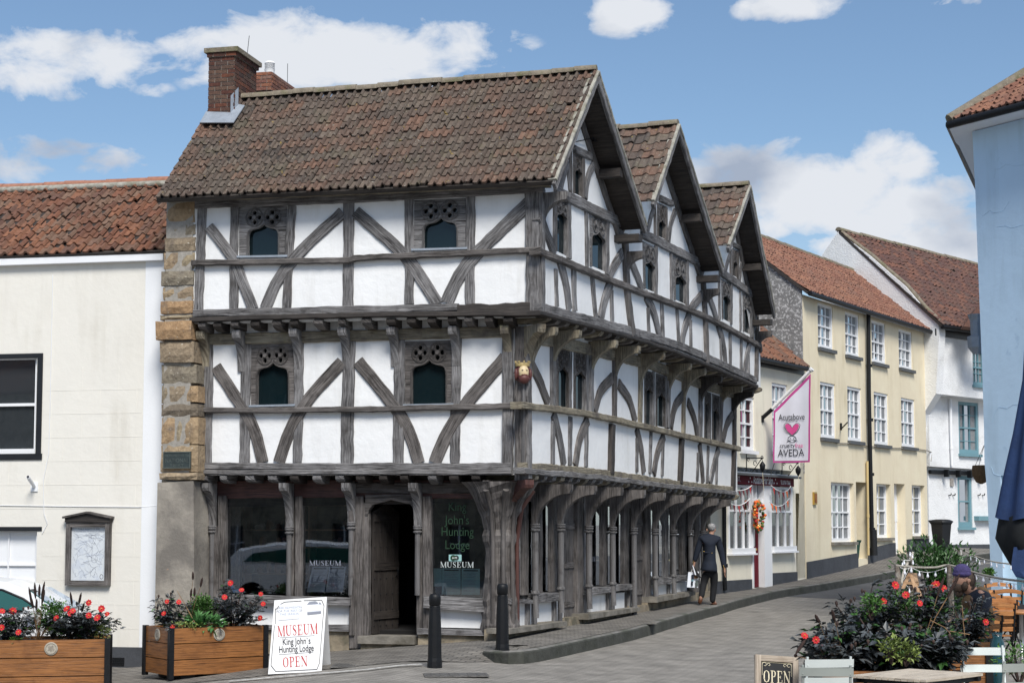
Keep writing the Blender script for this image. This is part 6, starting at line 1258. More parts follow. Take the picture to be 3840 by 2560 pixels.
s0_ = F4g.px('L', 165, 600)[0]
wallp(F4g, [(s0_, zj2), (9, zj2 - .1), (9, zjt + .05), (s0_, zjt + .05)], hl, 'rough_white', WG, th=.5)
F4b = Fac(F4.P(0, 0, -.62), U4, N4); hl = []; h, o = sash(F4b, 'L', 372, 945, 462, 1325, 1, 2, WG, 948, 1325, fm='teal_paint', sill='teal_paint', fw=.12, curtain='net_curtain'); hl.append(h)
s1_ = F4b.px('L', 160, 1100)[0]; wallp(F4b, [(s1_, .3), (9, .3), (9, zj2 + .05), (s1_, zj2 + .05)], hl, 'rough_white', WG, th=.4)
mb = MB(); mb.box(F4b.P(s1_, .3, 0), U4 * 9, N4 * .04, Vector((0, 0, F4b.px('L', 500, 1450)[1] - .3)), 'plinth_grey'); mb.build('plinth', WG)
mb = MB(); p = F4b.P(s1_, zj2 - .22, .02); mb.box(p, U4 * 9, N4 * .1, Vector((0, 0, .12)), 'iron_black')
for i in range(9): mb.box(F4b.P(s1_ + .7 + i * .65, zj2 - .3, .1), U4 * .08, N4 * .15, Vector((0, 0, .22)), 'iron_black')
mb.build('jetty_rail', WG)
mb = MB(); a = F4b.P(*F4b.px('L', 495, 1275), 0); mb.box(a, U4 * 3, N4 * .18, Vector((0, 0, .14)), 'teal_paint'); mb.build('shelf_sill', WG)
# corbelled left return and big gable wall (facing down the street)
Gd = Vector((-.70, .714, 0)).normalized(); FG = Fac(F4.P(0, 0, .0), Gd, Vector((-.714, -.70, 0)))
def gp(k, x, y): return FG.px(k, x, y)
GV = [gp('E', *p) for p in ((1112,540), (1108,490), (1040,425), (960,330), (880,262), (800,192), (730,140), (655,82))]
gpt = [(0, zjt)] + [GV[0]] + GV[1:]; la = gp('E', 582, 190); gpt += [la, (la[0] + .2, 3.5), (.8, 3.5), (.45, zjt - .6)]
mb = MB(); mb.poly([FG.P(p[0], p[1], -.35) for p in gpt], 'rough_white', FG.N * .35); mb.build('gable_wall', WG)
apx = FG.P(*GV[-1], 0); eav = FG.P(GV[0][0] - .15, GV[0][1] - .0, 0); F4r = Fac(apx, U4, N4)
e0 = F4.P(-.05, F4.px('E', 1118, 512)[1], .3); e1 = F4.P(11, F4.px('E', 1118, 512)[1], .3); r0 = apx + Vector((0, 0, .05)); r1 = F4r.at('E', 1290, 236); r1 = r0 + (r1 - r0).normalized() * 12
rg = slab4(e0, e1, r1, r0, .08, 'timber_black').build('roof', WG); tiles('roof_tiles', e0, e1, r0, r1, 52, 20, 'brown_tiles', .05, rg, prof='pan', sag=.05)
ridge_cap(r0, r1, .11, 'ridge_moss', rg, 20); gutter(e0 - Vector((0, 0, .06)), e1 - Vector((0, 0, .06)), .07, 'iron_black', WG)
mb = MB(); mb.box(F4.P(0, ze - .15, .01), U4 * 9, N4 * .05, Vector((0, 0, .22)), 'black_paint'); mb.build('fascia_board', WG)
mb = MB(); q = [FG.P(p[0], p[1] + .03, -.1) for p in GV[1:]]; mb.tube(q, .07, 'ridge_moss', 6); mb.build('verge_mortar', WG)
pipe(F4g, 'L', [(322, 385), (325, 600), (335, 875)], .045, 'white_paint', WG, .08)
mb = MB(); 
for x in (308, 337, 522, 554): P = F4b.at('L', x, 1090, .0); mb.tube([P, P + N4 * .08, P + N4 * .1 + Vector((0, 0, .06))], .018, 'iron_black', 5)
mb.build('hook', WG)
mb = MB(); P = F4b.at('L', 327, 995, .0); mb.cbox(P + N4 * .02, .16, .04, .24, 'curtain', math.atan2(U4.y, U4.x)); o = mb.build('wall_plaque', None); recenter(o); tag(o, 'small buff plaque on the rough white cottage above the wheelie bin', 'plaque')
# a dark roof corner and chimney just glimpsed beyond
mb = MB(); a = F4.at('E', 1222, 510, .9); b = F4.at('E', 1290, 415, .9); cc_ = F4.at('E', 1300, 520, .9); mb.poly([a, b, cc_], 'brown_tiles', -N4 * 1.2 + U4 * 1.5); 
a = F4.at('L', 470, 0, .8); mb.box(F4.at('E', 1258, 615, .7), U4 * .9, N4 * .3, Vector((0, 0, .5)), 'lead_dark'); o = mb.build('porch_roof', WG)

# ---- pale blue house at the right
Yb = 31.0
def bl(k, x, y, Y=Yb): return atY(k, x, y, Y)
Ub = Vector((.534, -.845, 0)).normalized(); Nb = Vector((Ub.y, -Ub.x, 0)); _p = bl('X', 3660, 1984); FB = Fac(_p, Ub, Nb)
BLU = thing('blue_house', FB.P(1, .0), 'tall pale blue rendered house with wide eaves at the right edge, behind the blue parasol', 'house')
edge = [FB.px(*p) for p in (('K',497,590),('K',510,850),('K',525,1130),('K',540,1568),('L',556,200),('L',568,600),('L',572,850),('L',590,1050),('L',610,1450))]
zb_ = -.2; pts = [(edge[-1][0] + .02, zb_)] + edge[::-1] + [(7, edge[0][1])] + [(7, zb_)]
sdx = FB.px('L', 690, 945); hole = [FB.P(sdx[0], sdx[1]), FB.P(sdx[0] + 1.2, sdx[1]), FB.P(sdx[0] + 1.2, zb_ + .1), FB.P(sdx[0], zb_ + .1)]
wallp(FB, pts, [hole], 'blue_paint', BLU, th=.35)
mb = MB(); mb.box(FB.P(sdx[0], zb_ + .1, -.35), Ub * 1.2, -Nb * .05, Vector((0, 0, sdx[1] - zb_)), 'teal_paint'); mb.build('door', BLU)
zt = edge[0][1]; Us = Vector((.335, .942, 0)).normalized(); s0_ = edge[0][0]; C0 = FB.P(s0_, zt, 0)
mb = MB(); q = C0 - Vector((0, 0, zt + .2)); 
L_ = [FB.P(e[0], e[1], 0) for e in edge[::-1]]; L_ = [Vector((L_[0].x, L_[0].y, zb_))] + L_; rows = [L_, [p + Us * 7 for p in L_]]; mb.grid(rows, 'blue_paint', None, False); mb.build('side_wall', BLU)
o0 = atY('K', 300, 540, C0.y - .35); g1 = C0 + Ub * 7 + Nb * .45 + Vector((0, 0, .0)); g0 = atY('K', 290, 515, C0.y - .3); g1 = g0 + Ub * 8; sdn = Vector((-Us.y, Us.x, 0)); 
g2 = g0 + Us * 8
mb = MB(); mb.poly([g0 + Vector((0, 0, -.1)), g1 + Vector((0, 0, -.1)), g1 - Nb * .55 + Vector((0, 0, -.1)), C0 + Ub * .0 - Nb * .05 + Vector((0, 0, .02)), C0 + Us * 8 + Vector((0, 0, .02)), g2 + Vector((0, 0, -.1))], 'white_paint', Vector((0, 0, .03))); mb.build('soffit', BLU)
hip = atY('K', 1566, -248, g0.y + .6)
h1 = hip + Ub * 6
rf = MB(); rf.poly([g0, g1, h1, hip], 'timber_black', Vector((0, 0, .03))); rf.poly([g0, hip, hip + Us * 5, g2], 'timber_black', Vector((0, 0, .03))); rfo = rf.build('roof', BLU)
tiles('roof_tiles', g0 + Vector((0, 0, .04)), g1 + Vector((0, 0, .04)), hip, h1, 46, 14, 'street_tiles', .05, rfo, prof='pan')
mb = MB(); mb.tube([g0 + Vector((0, 0, .06)), g0.lerp(hip, .5) + Vector((0, 0, .08)), hip + Vector((0, 0, .06))], .11, 'ridge_moss', 8); mb.build('hip_tiles', rfo)
gutter(g0 - Vector((0, 0, .03)) + Nb * .03, g1 - Vector((0, 0, .03)) + Nb * .03, .07, 'iron_black', BLU); gutter(g0 - Vector((0, 0, .03)), g2 - Vector((0, 0, .03)), .07, 'lead_dark', BLU)

mb = MB()
for pts in ((('K',740,930),('K',800,885),('K',880,900),('K',965,890)), (('K',590,1350),('K',660,1300),('K',690,1325),('K',780,1305),('K',830,1220)), (('K',700,1010),('K',705,930),('K',740,928)), (('L',625,560),('L',650,480),('L',680,440),('L',740,452),('L',780,425),('L',830,420)), (('L',622,880),('L',640,935),('L',690,948)), (('K',720,1450),('K',800,1440),('K',850,1460),('K',960,1430))):
    mb.tube([FB.at(*p, .001) for p in pts], .004, 'blue_crack', 4)
mb.build('cracks', BLU)
# ================================================================== people: one skinned surface per figure, clothing as its children
def skin(name, V, E, mat, parent=None, sub=2, root=None):
    names = list(V); me = bpy.data.meshes.new(name); me.from_pydata([V[k][0] for k in names], [(names.index(a), names.index(b)) for a, b in E], [])
    o = bpy.data.objects.new(name, me); COL.objects.link(o); md = o.modifiers.new('s', 'SKIN'); md.use_smooth_shade = True
    sv = me.skin_vertices[0].data if me.skin_vertices else None
    if sv is None:
        me.skin_vertices.new() if hasattr(me.skin_vertices, 'new') else None; sv = me.skin_vertices[0].data
    for i, k in enumerate(names):
        r = V[k][1]; sv[i].radius = (r, r) if not isinstance(r, tuple) else r; sv[i].use_root = (k == (root or names[0]))
    ss = o.modifiers.new('u', 'SUBSURF'); ss.levels = sub; ss.render_levels = sub
    dg = bpy.context.evaluated_depsgraph_get(); ev = o.evaluated_get(dg); m2 = bpy.data.meshes.new_from_object(ev); m2.name = name
    o.modifiers.clear(); o.data = m2; m2.materials.clear(); m2.materials.append(MATS[mat])
    for p in m2.polygons: p.use_smooth = True
    if parent: o.parent = parent; o.matrix_parent_inverse = wmat(parent).inverted()
    return o
def hand(V, E, pre, wrist, palm, fdir, side, r=.0085, L=.085, curl=.4):
    """adds palm, four fingers and a thumb to a skin graph"""
    fdir = Vector(fdir).normalized(); side = Vector(side).normalized(); nrm = fdir.cross(side).normalized()
    V[pre + 'p'] = (Vector(palm), (.028, .016)); E.append((wrist, pre + 'p'))
    for i, (o, l) in enumerate(((-.03, .85), (-.01, 1.), (.012, .95), (.032, .75))):
        a = Vector(palm) + fdir * .045 + side * o; b = a + fdir * L * l * .5; d = b + (fdir + nrm * curl).normalized() * L * l * .5
        for q, (n_, rr) in zip((a, b, d), (('a', r * 1.15), ('b', r), ('c', r * .8))): V[f'{pre}{i}{n_}'] = (q, rr)
        E += [(pre + 'p', f'{pre}{i}a'), (f'{pre}{i}a', f'{pre}{i}b'), (f'{pre}{i}b', f'{pre}{i}c')]
    a = Vector(palm) - side * .035; b = a - side * .02 + fdir * .03; V[pre + 'ta'] = (a, r * 1.3); V[pre + 'tb'] = (b, r); E += [(pre + 'p', pre + 'ta'), (pre + 'ta', pre + 'tb')]
# ---- the person walking away on the pavement
WY = 35.8; ws = .255 / FPX * WY
def wp(x, y, d=0.):     # M-crop pixels on the upright plane through the walker; d = metres further off
    p = atY('M', x, y, WY); return Vector((p.x, p.y + d, p.z))
feet = wp(610, 1362); WK = thing('person', feet, 'grey haired person in navy coat walking away along the pavement with a bag', 'person')
V = {'pel': (wp(560,840), (.10,.08)), 'wai': (wp(555,640), (.11,.08)), 'che': (wp(548,450), (.15,.10)), 'nck0': (wp(572,350), (.07,.065)), 'nck': (wp(582,300), (.05,.055)), 'hd0': (wp(588,262), (.068,.08)), 'hd1': (wp(588,215), (.078,.095)), 'hd2': (wp(584,172), (.055,.07)),
     'sl': (wp(425,395), .065), 'el': (wp(365,590), .045), 'wl': (wp(325,755,.02), .027), 'sr': (wp(680,395), .065), 'er': (wp(728,600), .045), 'wr': (wp(770,835), .027),
     'hl': (wp(500,880), .07), 'kl': (wp(462,1040), .05), 'al': (wp(420,1225,-.12), .038), 'hr': (wp(620,880), .07), 'kr': (wp(622,1070,.05), .05), 'ar': (wp(598,1300,.05), .038), 'fl': (wp(400,1330,-.1), .035), 'fr': (wp(655,1345,.12), .03)}
E = [('pel','wai'),('wai','che'),('che','nck0'),('nck0','nck'),('nck','hd0'),('hd0','hd1'),('hd1','hd2'),('che','sl'),('sl','el'),('el','wl'),('che','sr'),('sr','er'),('er','wr'),('pel','hl'),('hl','kl'),('kl','al'),('al','fl'),('pel','hr'),('hr','kr'),('kr','ar'),('ar','fr')]
hand(V, E, 'R', 'wr', wp(772,865), (.05,0,-1), (0,1,0)); hand(V, E, 'L', 'wl', wp(318,790,.02), (-.05,0,-1), (0,1,0))
body = skin('body', V, E, 'skin', WK, 2, 'pel')
ear = MB()
for x in (512, 634): p = wp(x, 262, -.01); ear.lathe(p, [(.004, -.03), (.014, -.01), (.016, .01), (.008, .03)], 'skin', 8, sy=1.4)
ear.build('ears', body)
skin('hair', {'a': (wp(583,160,-.0), (.06,.07)), 'b': (wp(582,205,-.012), (.098,.105)), 'd': (wp(580,245,-.025), (.085,.085)), 'e': (wp(578,280,-.03), (.05,.05))}, [('a','b'),('b','d'),('d','e')], 'grey_hair', body)
J = {'hm2': (wp(540,875), (.27,.20)), 'hem': (wp(543,840), (.265,.19)), 'hip': (wp(550,740), (.225,.165)), 'wai': (wp(552,610), (.185,.14)), 'che': (wp(548,470), (.215,.15)), 'top': (wp(556,385), (.17,.125)), 'col': (wp(574,318), (.085,.08)),
     'sl': (wp(432,400), .088), 'el': (wp(366,590), .068), 'wl': (wp(328,735,.02), .05), 'sr': (wp(675,400), .088), 'er': (wp(728,600), .066), 'wr': (wp(768,825), .052)}
skin('coat', J, [('hm2','hem'),('hem','hip'),('hip','wai'),('wai','che'),('che','top'),('top','col'),('top','sl'),('sl','el'),('el','wl'),('top','sr'),('sr','er'),('er','wr')], 'navy_cloth', WK, 2, 'wai')
coat = [o for o in WK.children if o.name.startswith('coat')][0]
mb = MB()
for x, y, d in ((462,578,-.16),(575,594,-.165),(752,782,-.06),(760,806,-.06),(767,830,-.06),(315,718,-.03),(311,742,-.03)): mb.lathe(wp(x, y, d + .01), [(.012, 0), (.010, .012), (.0, .016)], 'brass', 8, Vector((0,-1,0)))
mb.tube([wp(455,580,-.15), wp(515,594,-.16), wp(585,596,-.155)], .014, 'navy_cloth', 6); mb.build('buttons', coat)
skin('trousers', {'w': (wp(555,800), (.15,.11)), 'p': (wp(560,870), (.14,.11)), 'hl': (wp(505,900), .105), 'kl': (wp(462,1045), .078), 'al': (wp(420,1262,-.12), .06), 'hr': (wp(618,900), .105), 'kr': (wp(622,1070,.05), .078), 'ar': (wp(594,1335,.04), .06)},
     [('w','p'),('p','hl'),('hl','kl'),('kl','al'),('p','hr'),('hr','kr'),('kr','ar')], 'black_cloth', WK)
skin('shoe', {'a': (wp(422,1245,-.12), .045), 'b': (wp(404,1300,-.12), .05), 'd': (wp(398,1345,-.08), .038)}, [('a','b'),('b','d')], 'tan_leather', WK)
skin('shoe', {'a': (wp(590,1318,.04), .042), 'b': (wp(588,1350,.02), .036), 'd': (wp(625,1346,.08), .04), 'e': (wp(668,1350,.14), .026)}, [('a','b'),('a','d'),('d','e')], 'tan_leather', WK)
bg_ = thing('carrier_bag', wp(300, 1108), 'white printed paper carrier bag hanging from the walking person\'s left hand', 'carrier bag')
mb = MB(); q = [wp(220,1100), wp(240,880), wp(400,870,.05), wp(385,1108,.05)]; mb.poly(q, 'paper_white', Vector((0, .12, 0))); mb.build('bag', bg_)
mb = MB(); mb.tube([wp(280,882), wp(300,830), wp(320,800)], .006, 'ink_white', 5); mb.tube([wp(370,875,.05), wp(345,830,.03), wp(322,800)], .006, 'ink_white', 5); mb.build('handle', bg_)
mb = MB()
for (x0, y0, x1, y1, m_) in ((285,915,320,985,'navy_cloth'),(325,905,385,970,'shelf_wood'),(280,1015,308,1075,'navy_cloth'),(345,1000,382,1090,'bronze_edge'),(286,985,318,1010,'teal_paint')):
    mb.poly([wp(x0,y0,-.004),wp(x1,y0,.0),wp(x1,y1,.0),wp(x0,y1,-.004)], m_, Vector((0,-.004,0)))
mb.build('print', bg_)
b2 = thing('folded_papers', wp(370, 960), 'glossy white edged magazine or folder held with the carrier bag', 'folder'); mb = MB(); mb.poly([wp(300,780,-.03), wp(312,778,-.03), wp(430,965,-.06), wp(390,960,-.06), wp(335,915,-.05)], 'black_cloth', Vector((0,.02,0))); mb.poly([wp(297,778,-.05), wp(306,778,-.05), wp(352,920,-.06), wp(332,915,-.06)], 'paper_white', Vector((0,.01,0))); mb.build('folder', b2)

# ---- person seated at the cafe
SY = 21.
def sp(x, y, d=0.): p = atY('Q', x, y, SY); return Vector((p.x, p.y + d, p.z))
gz = road_z(6.1, 21.); ST = thing('person', Vector((sp(900, 900).x, SY, gz)), 'bearded person in purple knitted hat and tan waistcoat seated at the cafe, facing left', 'person')
hip = Vector((sp(880, 0).x, SY + .1, gz + .5))
V = {'pel': (hip, (.15,.13)), 'wai': (sp(850,760,.05), (.14,.12)), 'che': (sp(810,620,.02), (.16,.13)), 'nk0': (sp(765,520), (.08,.075)), 'nck': (sp(720,485), (.075,.075)), 'hd0': (sp(680,425), (.085,.08)), 'hd1': (sp(655,360), (.10,.085)), 'hd2': (sp(650,290), (.085,.07)), 'jaw': (sp(605,440), (.06,.055)),
     'sn': (sp(820,560,-.17), .07), 'en': (sp(800,780,-.22), .05), 'wn': (sp(640,850,-.1), .03), 'sf': (sp(800,560,.2), .07), 'ef': (sp(760,780,.25), .05), 'wf': (sp(620,840,.15), .03),
     'hn': (hip + Vector((-.05,-.12,0)), .1), 'kn': (hip + Vector((-.48,-.16,.03)), .07), 'an': (hip + Vector((-.5,-.16,-.40)), .045), 'fn': (hip + Vector((-.66,-.17,-.455)), .035), 'hf': (hip + Vector((-.05,.12,0)), .1), 'kf': (hip + Vector((-.48,.16,.03)), .07), 'af': (hip + Vector((-.46,.16,-.40)), .045), 'ff': (hip + Vector((-.62,.17,-.455)), .035)}
E = [('pel','wai'),('wai','che'),('che','nk0'),('nk0','nck'),('nck','hd0'),('hd0','hd1'),('hd1','hd2'),('hd0','jaw'),('che','sn'),('sn','en'),('en','wn'),('che','sf'),('sf','ef'),('ef','wf'),('pel','hn'),('hn','kn'),('kn','an'),('an','fn'),('pel','hf'),('hf','kf'),('kf','af'),('af','ff')]
hand(V, E, 'N', 'wn', V['wn'][0] + Vector((-.07,0,-.02)), (-1,0,-.2), (0,1,0)); hand(V, E, 'F', 'wf', V['wf'][0] + Vector((-.07,0,-.02)), (-1,0,-.2), (0,1,0))
b = skin('body', V, E, 'skin', ST, 2, 'pel')
mb = MB(); mb.poly([sp(552,350,-.015), sp(552,350,.015), sp(528,405,0)], 'skin', Vector((.03,0,-.01))); mb.lathe(sp(575,362,-.055), [(.009,0),(.007,.006)], 'ink_black', 8, Vector((-.5,-1,0))); mb.lathe(sp(575,362,.055), [(.009,0),(.007,.006)], 'ink_black', 8, Vector((-.5,1,0))); mb.tube([sp(548,452,-.02), sp(548,452,.02)], .006, 'king_red', 5)
mb.lathe(sp(692,385,-.085), [(.02,0),(.026,.012),(.012,.018)], 'skin', 8, Vector((0,-1,0))); mb.build('face_features', b)
sd, dd = Vector((1, 0, 0)), Vector((0, 1, 0))
hm = MB(); ell(hm, sp(622,378), .092, .085, .115, 'skin'); hm.poly([sp(545,365,-.02), sp(545,365,.02), sp(522,402,0)], 'skin', Vector((.04,0,-.01))); ell(hm, sp(572,362,-.06), .012, .01, .009, 'ink_black', 6, 4); ell(hm, sp(560,350,-.05), .022, .03, .008, 'brown_hair', 6, 4); ell(hm, sp(690,392,-.088), .02, .014, .034, 'skin', 8, 6); hm.build('face', b)
hm = MB(); ell(hm, sp(715,385), .088, .095, .12, 'brown_hair', wob=.1); ell(hm, sp(735,455), .055, .08, .08, 'brown_hair', wob=.12); hm.build('hair', b)
hm = MB(); ell(hm, sp(596,462), .075, .08, .075, 'brown_hair', wob=.14); ell(hm, sp(600,515), .055, .055, .07, 'brown_hair', wob=.16); ell(hm, sp(655,445,-.03), .05, .075, .07, 'brown_hair', wob=.12); hm.build('beard', b)
hm = MB(); ell(hm, sp(640,312), .118, .115, .05, 'purple_wool', 16, 8, .03); ell(hm, sp(638,282), .105, .10, .095, 'purple_wool', 16, 10, .02); hm.build('hat', b)
skin('waistcoat', {'h': (hip + Vector((0,0,.05)), (.19,.17)), 'w': (sp(850,760,.05), (.175,.155)), 'c': (sp(812,620,.02), (.2,.18)), 't': (sp(785,550,.0), (.19,.2)), 'k': (sp(748,500,.0), (.125,.125))}, [('h','w'),('w','c'),('c','t'),('t','k')], 'tan_gilet', ST)
skin('sleeves', {'m': (sp(800,600,.02), (.15,.13)), 'sn': (sp(850,600,-.18), .11), 'en': (sp(805,780,-.22), .068), 'wn': (sp(665,845,-.11), .045), 'sf': (sp(800,560,.2), .085), 'ef': (sp(760,780,.25), .066), 'wf': (sp(645,835,.15), .045)}, [('m','sn'),('sn','en'),('en','wn'),('m','sf'),('sf','ef'),('ef','wf')], 'navy_cloth', ST)
skin('trousers', {'p': (hip, (.17,.15)), 'hn': (V['hn'][0], .115), 'kn': (V['kn'][0], .088), 'an': (V['an'][0], .06), 'hf': (V['hf'][0], .115), 'kf': (V['kf'][0], .088), 'af': (V['af'][0], .06)}, [('p','hn'),('hn','kn'),('kn','an'),('p','hf'),('hf','kf'),('kf','af')], 'black_cloth', ST)

# ================================================================== bollards
def bollard(px, py, label):
    P = ground_at('X', px, py); P.z = max(road_z(P.x, P.y), pave_z(P.x, P.y) - .02) - .01; t = thing('bollard', P, label, 'bollard', 'cast iron bollards at the pavement end')
    H_ = .93; mb = MB(); n = 10
    mb.lathe(P, [(.1, -.3), (.098, 0), (.096, .05), (.09, .1), (.084, .5), (.072, H_ - .17)], 'iron_black', n, smooth=False); mb.build('shaft', t)
    mb = MB(); mb.lathe(P, [(.074, H_ - .17), (.066, H_ - .165), (.066, H_ - .15), (.076, H_ - .145), (.078, H_ - .05), (.073, H_ - .02), (.055, H_), (.0, H_ + .005)], 'iron_black', 14); mb.build('cap', t)
bollard(1630, 2500, 'left one of the two black iron bollards, standing before the museum door'); bollard(1884, 2477, 'right one of the two black iron bollards, standing before the carved corner post')

# ================================================================== museum A-board
s3 = lambda x, y, Y: atY('H', x, y, Y)
AY = 23.6; bl_ = s3(1907, 1188, AY - .05); br_ = s3(2288, 1168, AY + .05); tl_ = s3(1952, 662, AY + .12); tr_ = s3(2325, 638, AY + .22)
AB = thing('a_board', Vector(((bl_.x + br_.x) / 2, AY + .2, bl_.z)), 'white folding pavement sign with red and black museum lettering beside the planter', 'sign')
nb = (br_ - bl_).cross(tl_ - bl_).normalized(); nb = nb if nb.y < 0 else -nb
ux = (br_ - bl_).normalized(); uy = (tl_ - bl_); uy = (uy - ux * uy.dot(ux)).normalized()
mb = MB(); mb.poly([bl_, br_, tr_, tl_], 'sign_white', -nb * .02); pf = mb.build('front_panel', AB)
mb = MB(); q0, q1 = tl_ - nb * .03, tr_ - nb * .03; r0_, r1_ = s3(2000, 1165, AY + .75), s3(2352, 1150, AY + .8); r0_.z = bl_.z; r1_.z = br_.z; mb.poly([q0, q1, r1_, r0_], 'sign_white', Vector((0, .02, 0))); mb.build('back_panel', AB)
def ap_(x, y): # H px on the front panel plane
    d = ray(*c('H', x, y)); t = (bl_ + nb * .004 - CAM).dot(nb) / d.dot(nb); return CAM + d * t
serif('MUSEUM', pf, 'lettering', 'ink_red', ap_(2118, 909), (ap_(2260, 890) - ap_(1977, 910)), uy, (ap_(2118, 832) - ap_(2118, 905)).length, (ap_(2260, 890) - ap_(1977, 910)).length)
serif('OPEN', pf, 'lettering', 'ink_red', ap_(2100, 1133), (ap_(2188, 1125) - ap_(2012, 1137)), uy, (ap_(2100, 1062) - ap_(2100, 1133)).length, (ap_(2188, 1125) - ap_(2012, 1137)).length)
text("King John`s", pf, 'lettering', 'ink_black', ap_(2110, 975), ux, uy, .125, fit=(ap_(2210, 970) - ap_(2012, 980)).length, bold=.012); text("Hunting Lodge", pf, 'lettering', 'ink_black', ap_(2108, 1028), ux, uy, .125, fit=(ap_(2232, 1020) - ap_(1985, 1032)).length, bold=.012)
mb = MB(); 
def bar_(a, b, r=.0045): mb.tube([ap_(*a), ap_(*b)], r, 'ink_black', 4)
bar_((1990, 928), (2238, 912), .002); bar_((1982, 1048), (2230, 1030), .002)
for a, b in (((1960,720),(1958,830)),((1952,840),(1928,1125)),((1928,1125),(1962,1168)),((1962,1168),(2255,1152)),((2255,1152),(2272,1108)),((2272,1108),(2305,700)),((2305,700),(2288,660)),((2288,660),(2160,664)),((2145,666),(2025,674)),((2025,674),(1995,690)),((1995,690),(1960,730))): bar_(a, b)
mb.build('border_lines', pf)
mb = MB(); mb.poly([ap_(1986, 692), ap_(2142, 682), ap_(2130, 792), ap_(1978, 806)], 'paper_white', nb * .004); pp = mb.build('paper_notice', pf)
for i, t_ in enumerate(('FREE ADMISSION', 'FOR THE REST OF', 'THIS SEASON')): text(t_, pp, 'lettering', 'ink_grey', ap_(2060, 722 + i * 23) + nb * .005, ux, uy, .042, sx=1.05)
# small printed picture of the house on the board
mb = MB(); mb.poly([ap_(2185, 690), ap_(2285, 682), ap_(2287, 750), ap_(2186, 762)], 'paper_white', nb * .002)
mb.poly([ap_(2182, 695), ap_(2198, 674), ap_(2245, 668), ap_(2255, 690)], 'ink_grey', nb * .003); mb.poly([ap_(2245, 690), ap_(2252, 668), ap_(2265, 688)], 'ink_grey', nb * .0035); mb.poly([ap_(2265, 690), ap_(2275, 674), ap_(2288, 692)], 'ink_grey', nb * .003)
mb.poly([ap_(2186, 746), ap_(2284, 738), ap_(2284, 756), ap_(2186, 766)], 'ink_grey', nb * .003)
for i in range(9): mb.tube([ap_(2188 + i * 12, 696), ap_(2186 + i * 12, 742)], .0022, 'ink_black', 4)
for y in (694, 716, 736): mb.tube([ap_(2186, y + 3), ap_(2285, y - 4)], .0022, 'ink_black', 4)
mb.build('house_picture', pf)

# ================================================================== planters
def planter(P, rz, L, Wd, H_, label, base=.07):
    P = Vector(P); t = thing('planter', P, label, 'planter', 'timber planters with round stone emblems', rz=0.)
    u = Vector((math.cos(rz), math.sin(rz), 0)); w = Vector((-math.sin(rz), math.cos(rz), 0)); Z = Vector((0, 0, 1)); nb_ = 3; bh = (H_ - base) / nb_
    if 0: pass
    for (o, d, n_, LL) in ((P, u, -w, L), (P + u * L, w, u, Wd), (P + w * Wd, u, w, L), (P, w, -u, Wd)):
        mb = MB()
        for i in range(nb_): mb.box(o + d * .02 + Z * (base + i * bh + .006) - n_ * .03, d * (LL - .04), n_ * (.034 + random.uniform(0, .003)), Z * (bh - .012), 'oak_plank')
        mb.build('side_panel', t)
    for a, b in ((0, 0), (L, 0), (0, Wd), (L, Wd)):
        mb = MB(); q = P + u * a + w * b; mb.box(q - u * .035 - w * .035 + Z * .03, u * .07, w * .07, Z * (H_ - .03 + .004), 'iron_black'); mb.build('corner_strip', t)
    mb = MB(); mb.box(P + u * .04 + w * .04 + Z * (H_ - .06), u * (L - .08), w * (Wd - .08), Z * .02, 'soil'); mb.build('soil', t)
    mb = MB()
    for a in (.18, L - .4): mb.box(P + u * a + w * .05, u * .2, w * (Wd - .1), Z * base, 'iron_black')
    mb.build('feet', t)
    for o, d, n_ in ((P + u * L * .5 + Z * (H_ - bh * .5), u, -w), (P + w * Wd * .5 + Z * (H_ - bh * .5), w, -u)):
        mb = MB(); mb.lathe(o + n_ * .004, [(.085, 0), (.085, .012), (.078, .014)], 'emblem', 20, n_)
        mb.tube([o + n_ * .02 + (d * math.cos(k * .42) + Z * math.sin(k * .42)) * .068 for k in range(16)], .004, 'emblem_relief', 4)
        pts = [(-.045, -.03), (-.03, .0), (-.04, .02), (-.02, .045), (0, .03), (.02, .045), (.03, .03), (.025, .01), (.045, -.005), (.035, -.035), (.02, -.01), (.0, -.04), (-.02, -.02)]
        mb.poly([o + n_ * .015 + d * a + Z * b for a, b in pts], 'emblem_relief', n_ * .006); mb.build('emblem', t)
    return P, u, w, H_
def gzr(x, y): return road_z(x, y) + .012
PL2 = planter((-4.66, 24.0, gzr(-4.66, 24.) - .0), math.atan2(.56, .83), 1.42, .9, .72, 'wooden planter nearest the white museum board')
PL1 = planter((-6.66, 22.6, gzr(-6.6, 22.6) - .0), R(11), 1.42, .9, .78, 'wooden planter of red flowers before the white car at the left edge')
PL3 = planter((2.78, 16.0, gzr(3.2, 16.)), R(-3), 1.25, .8, .62, 'wooden planter overflowing with dark leaved plants behind the slatted cafe table')
PL4 = planter((3.62, 18.0, gzr(4.3, 18.)), R(-2), 1.25, .8, .67, 'wooden planter behind the white cafe chair, in front of the seated person')

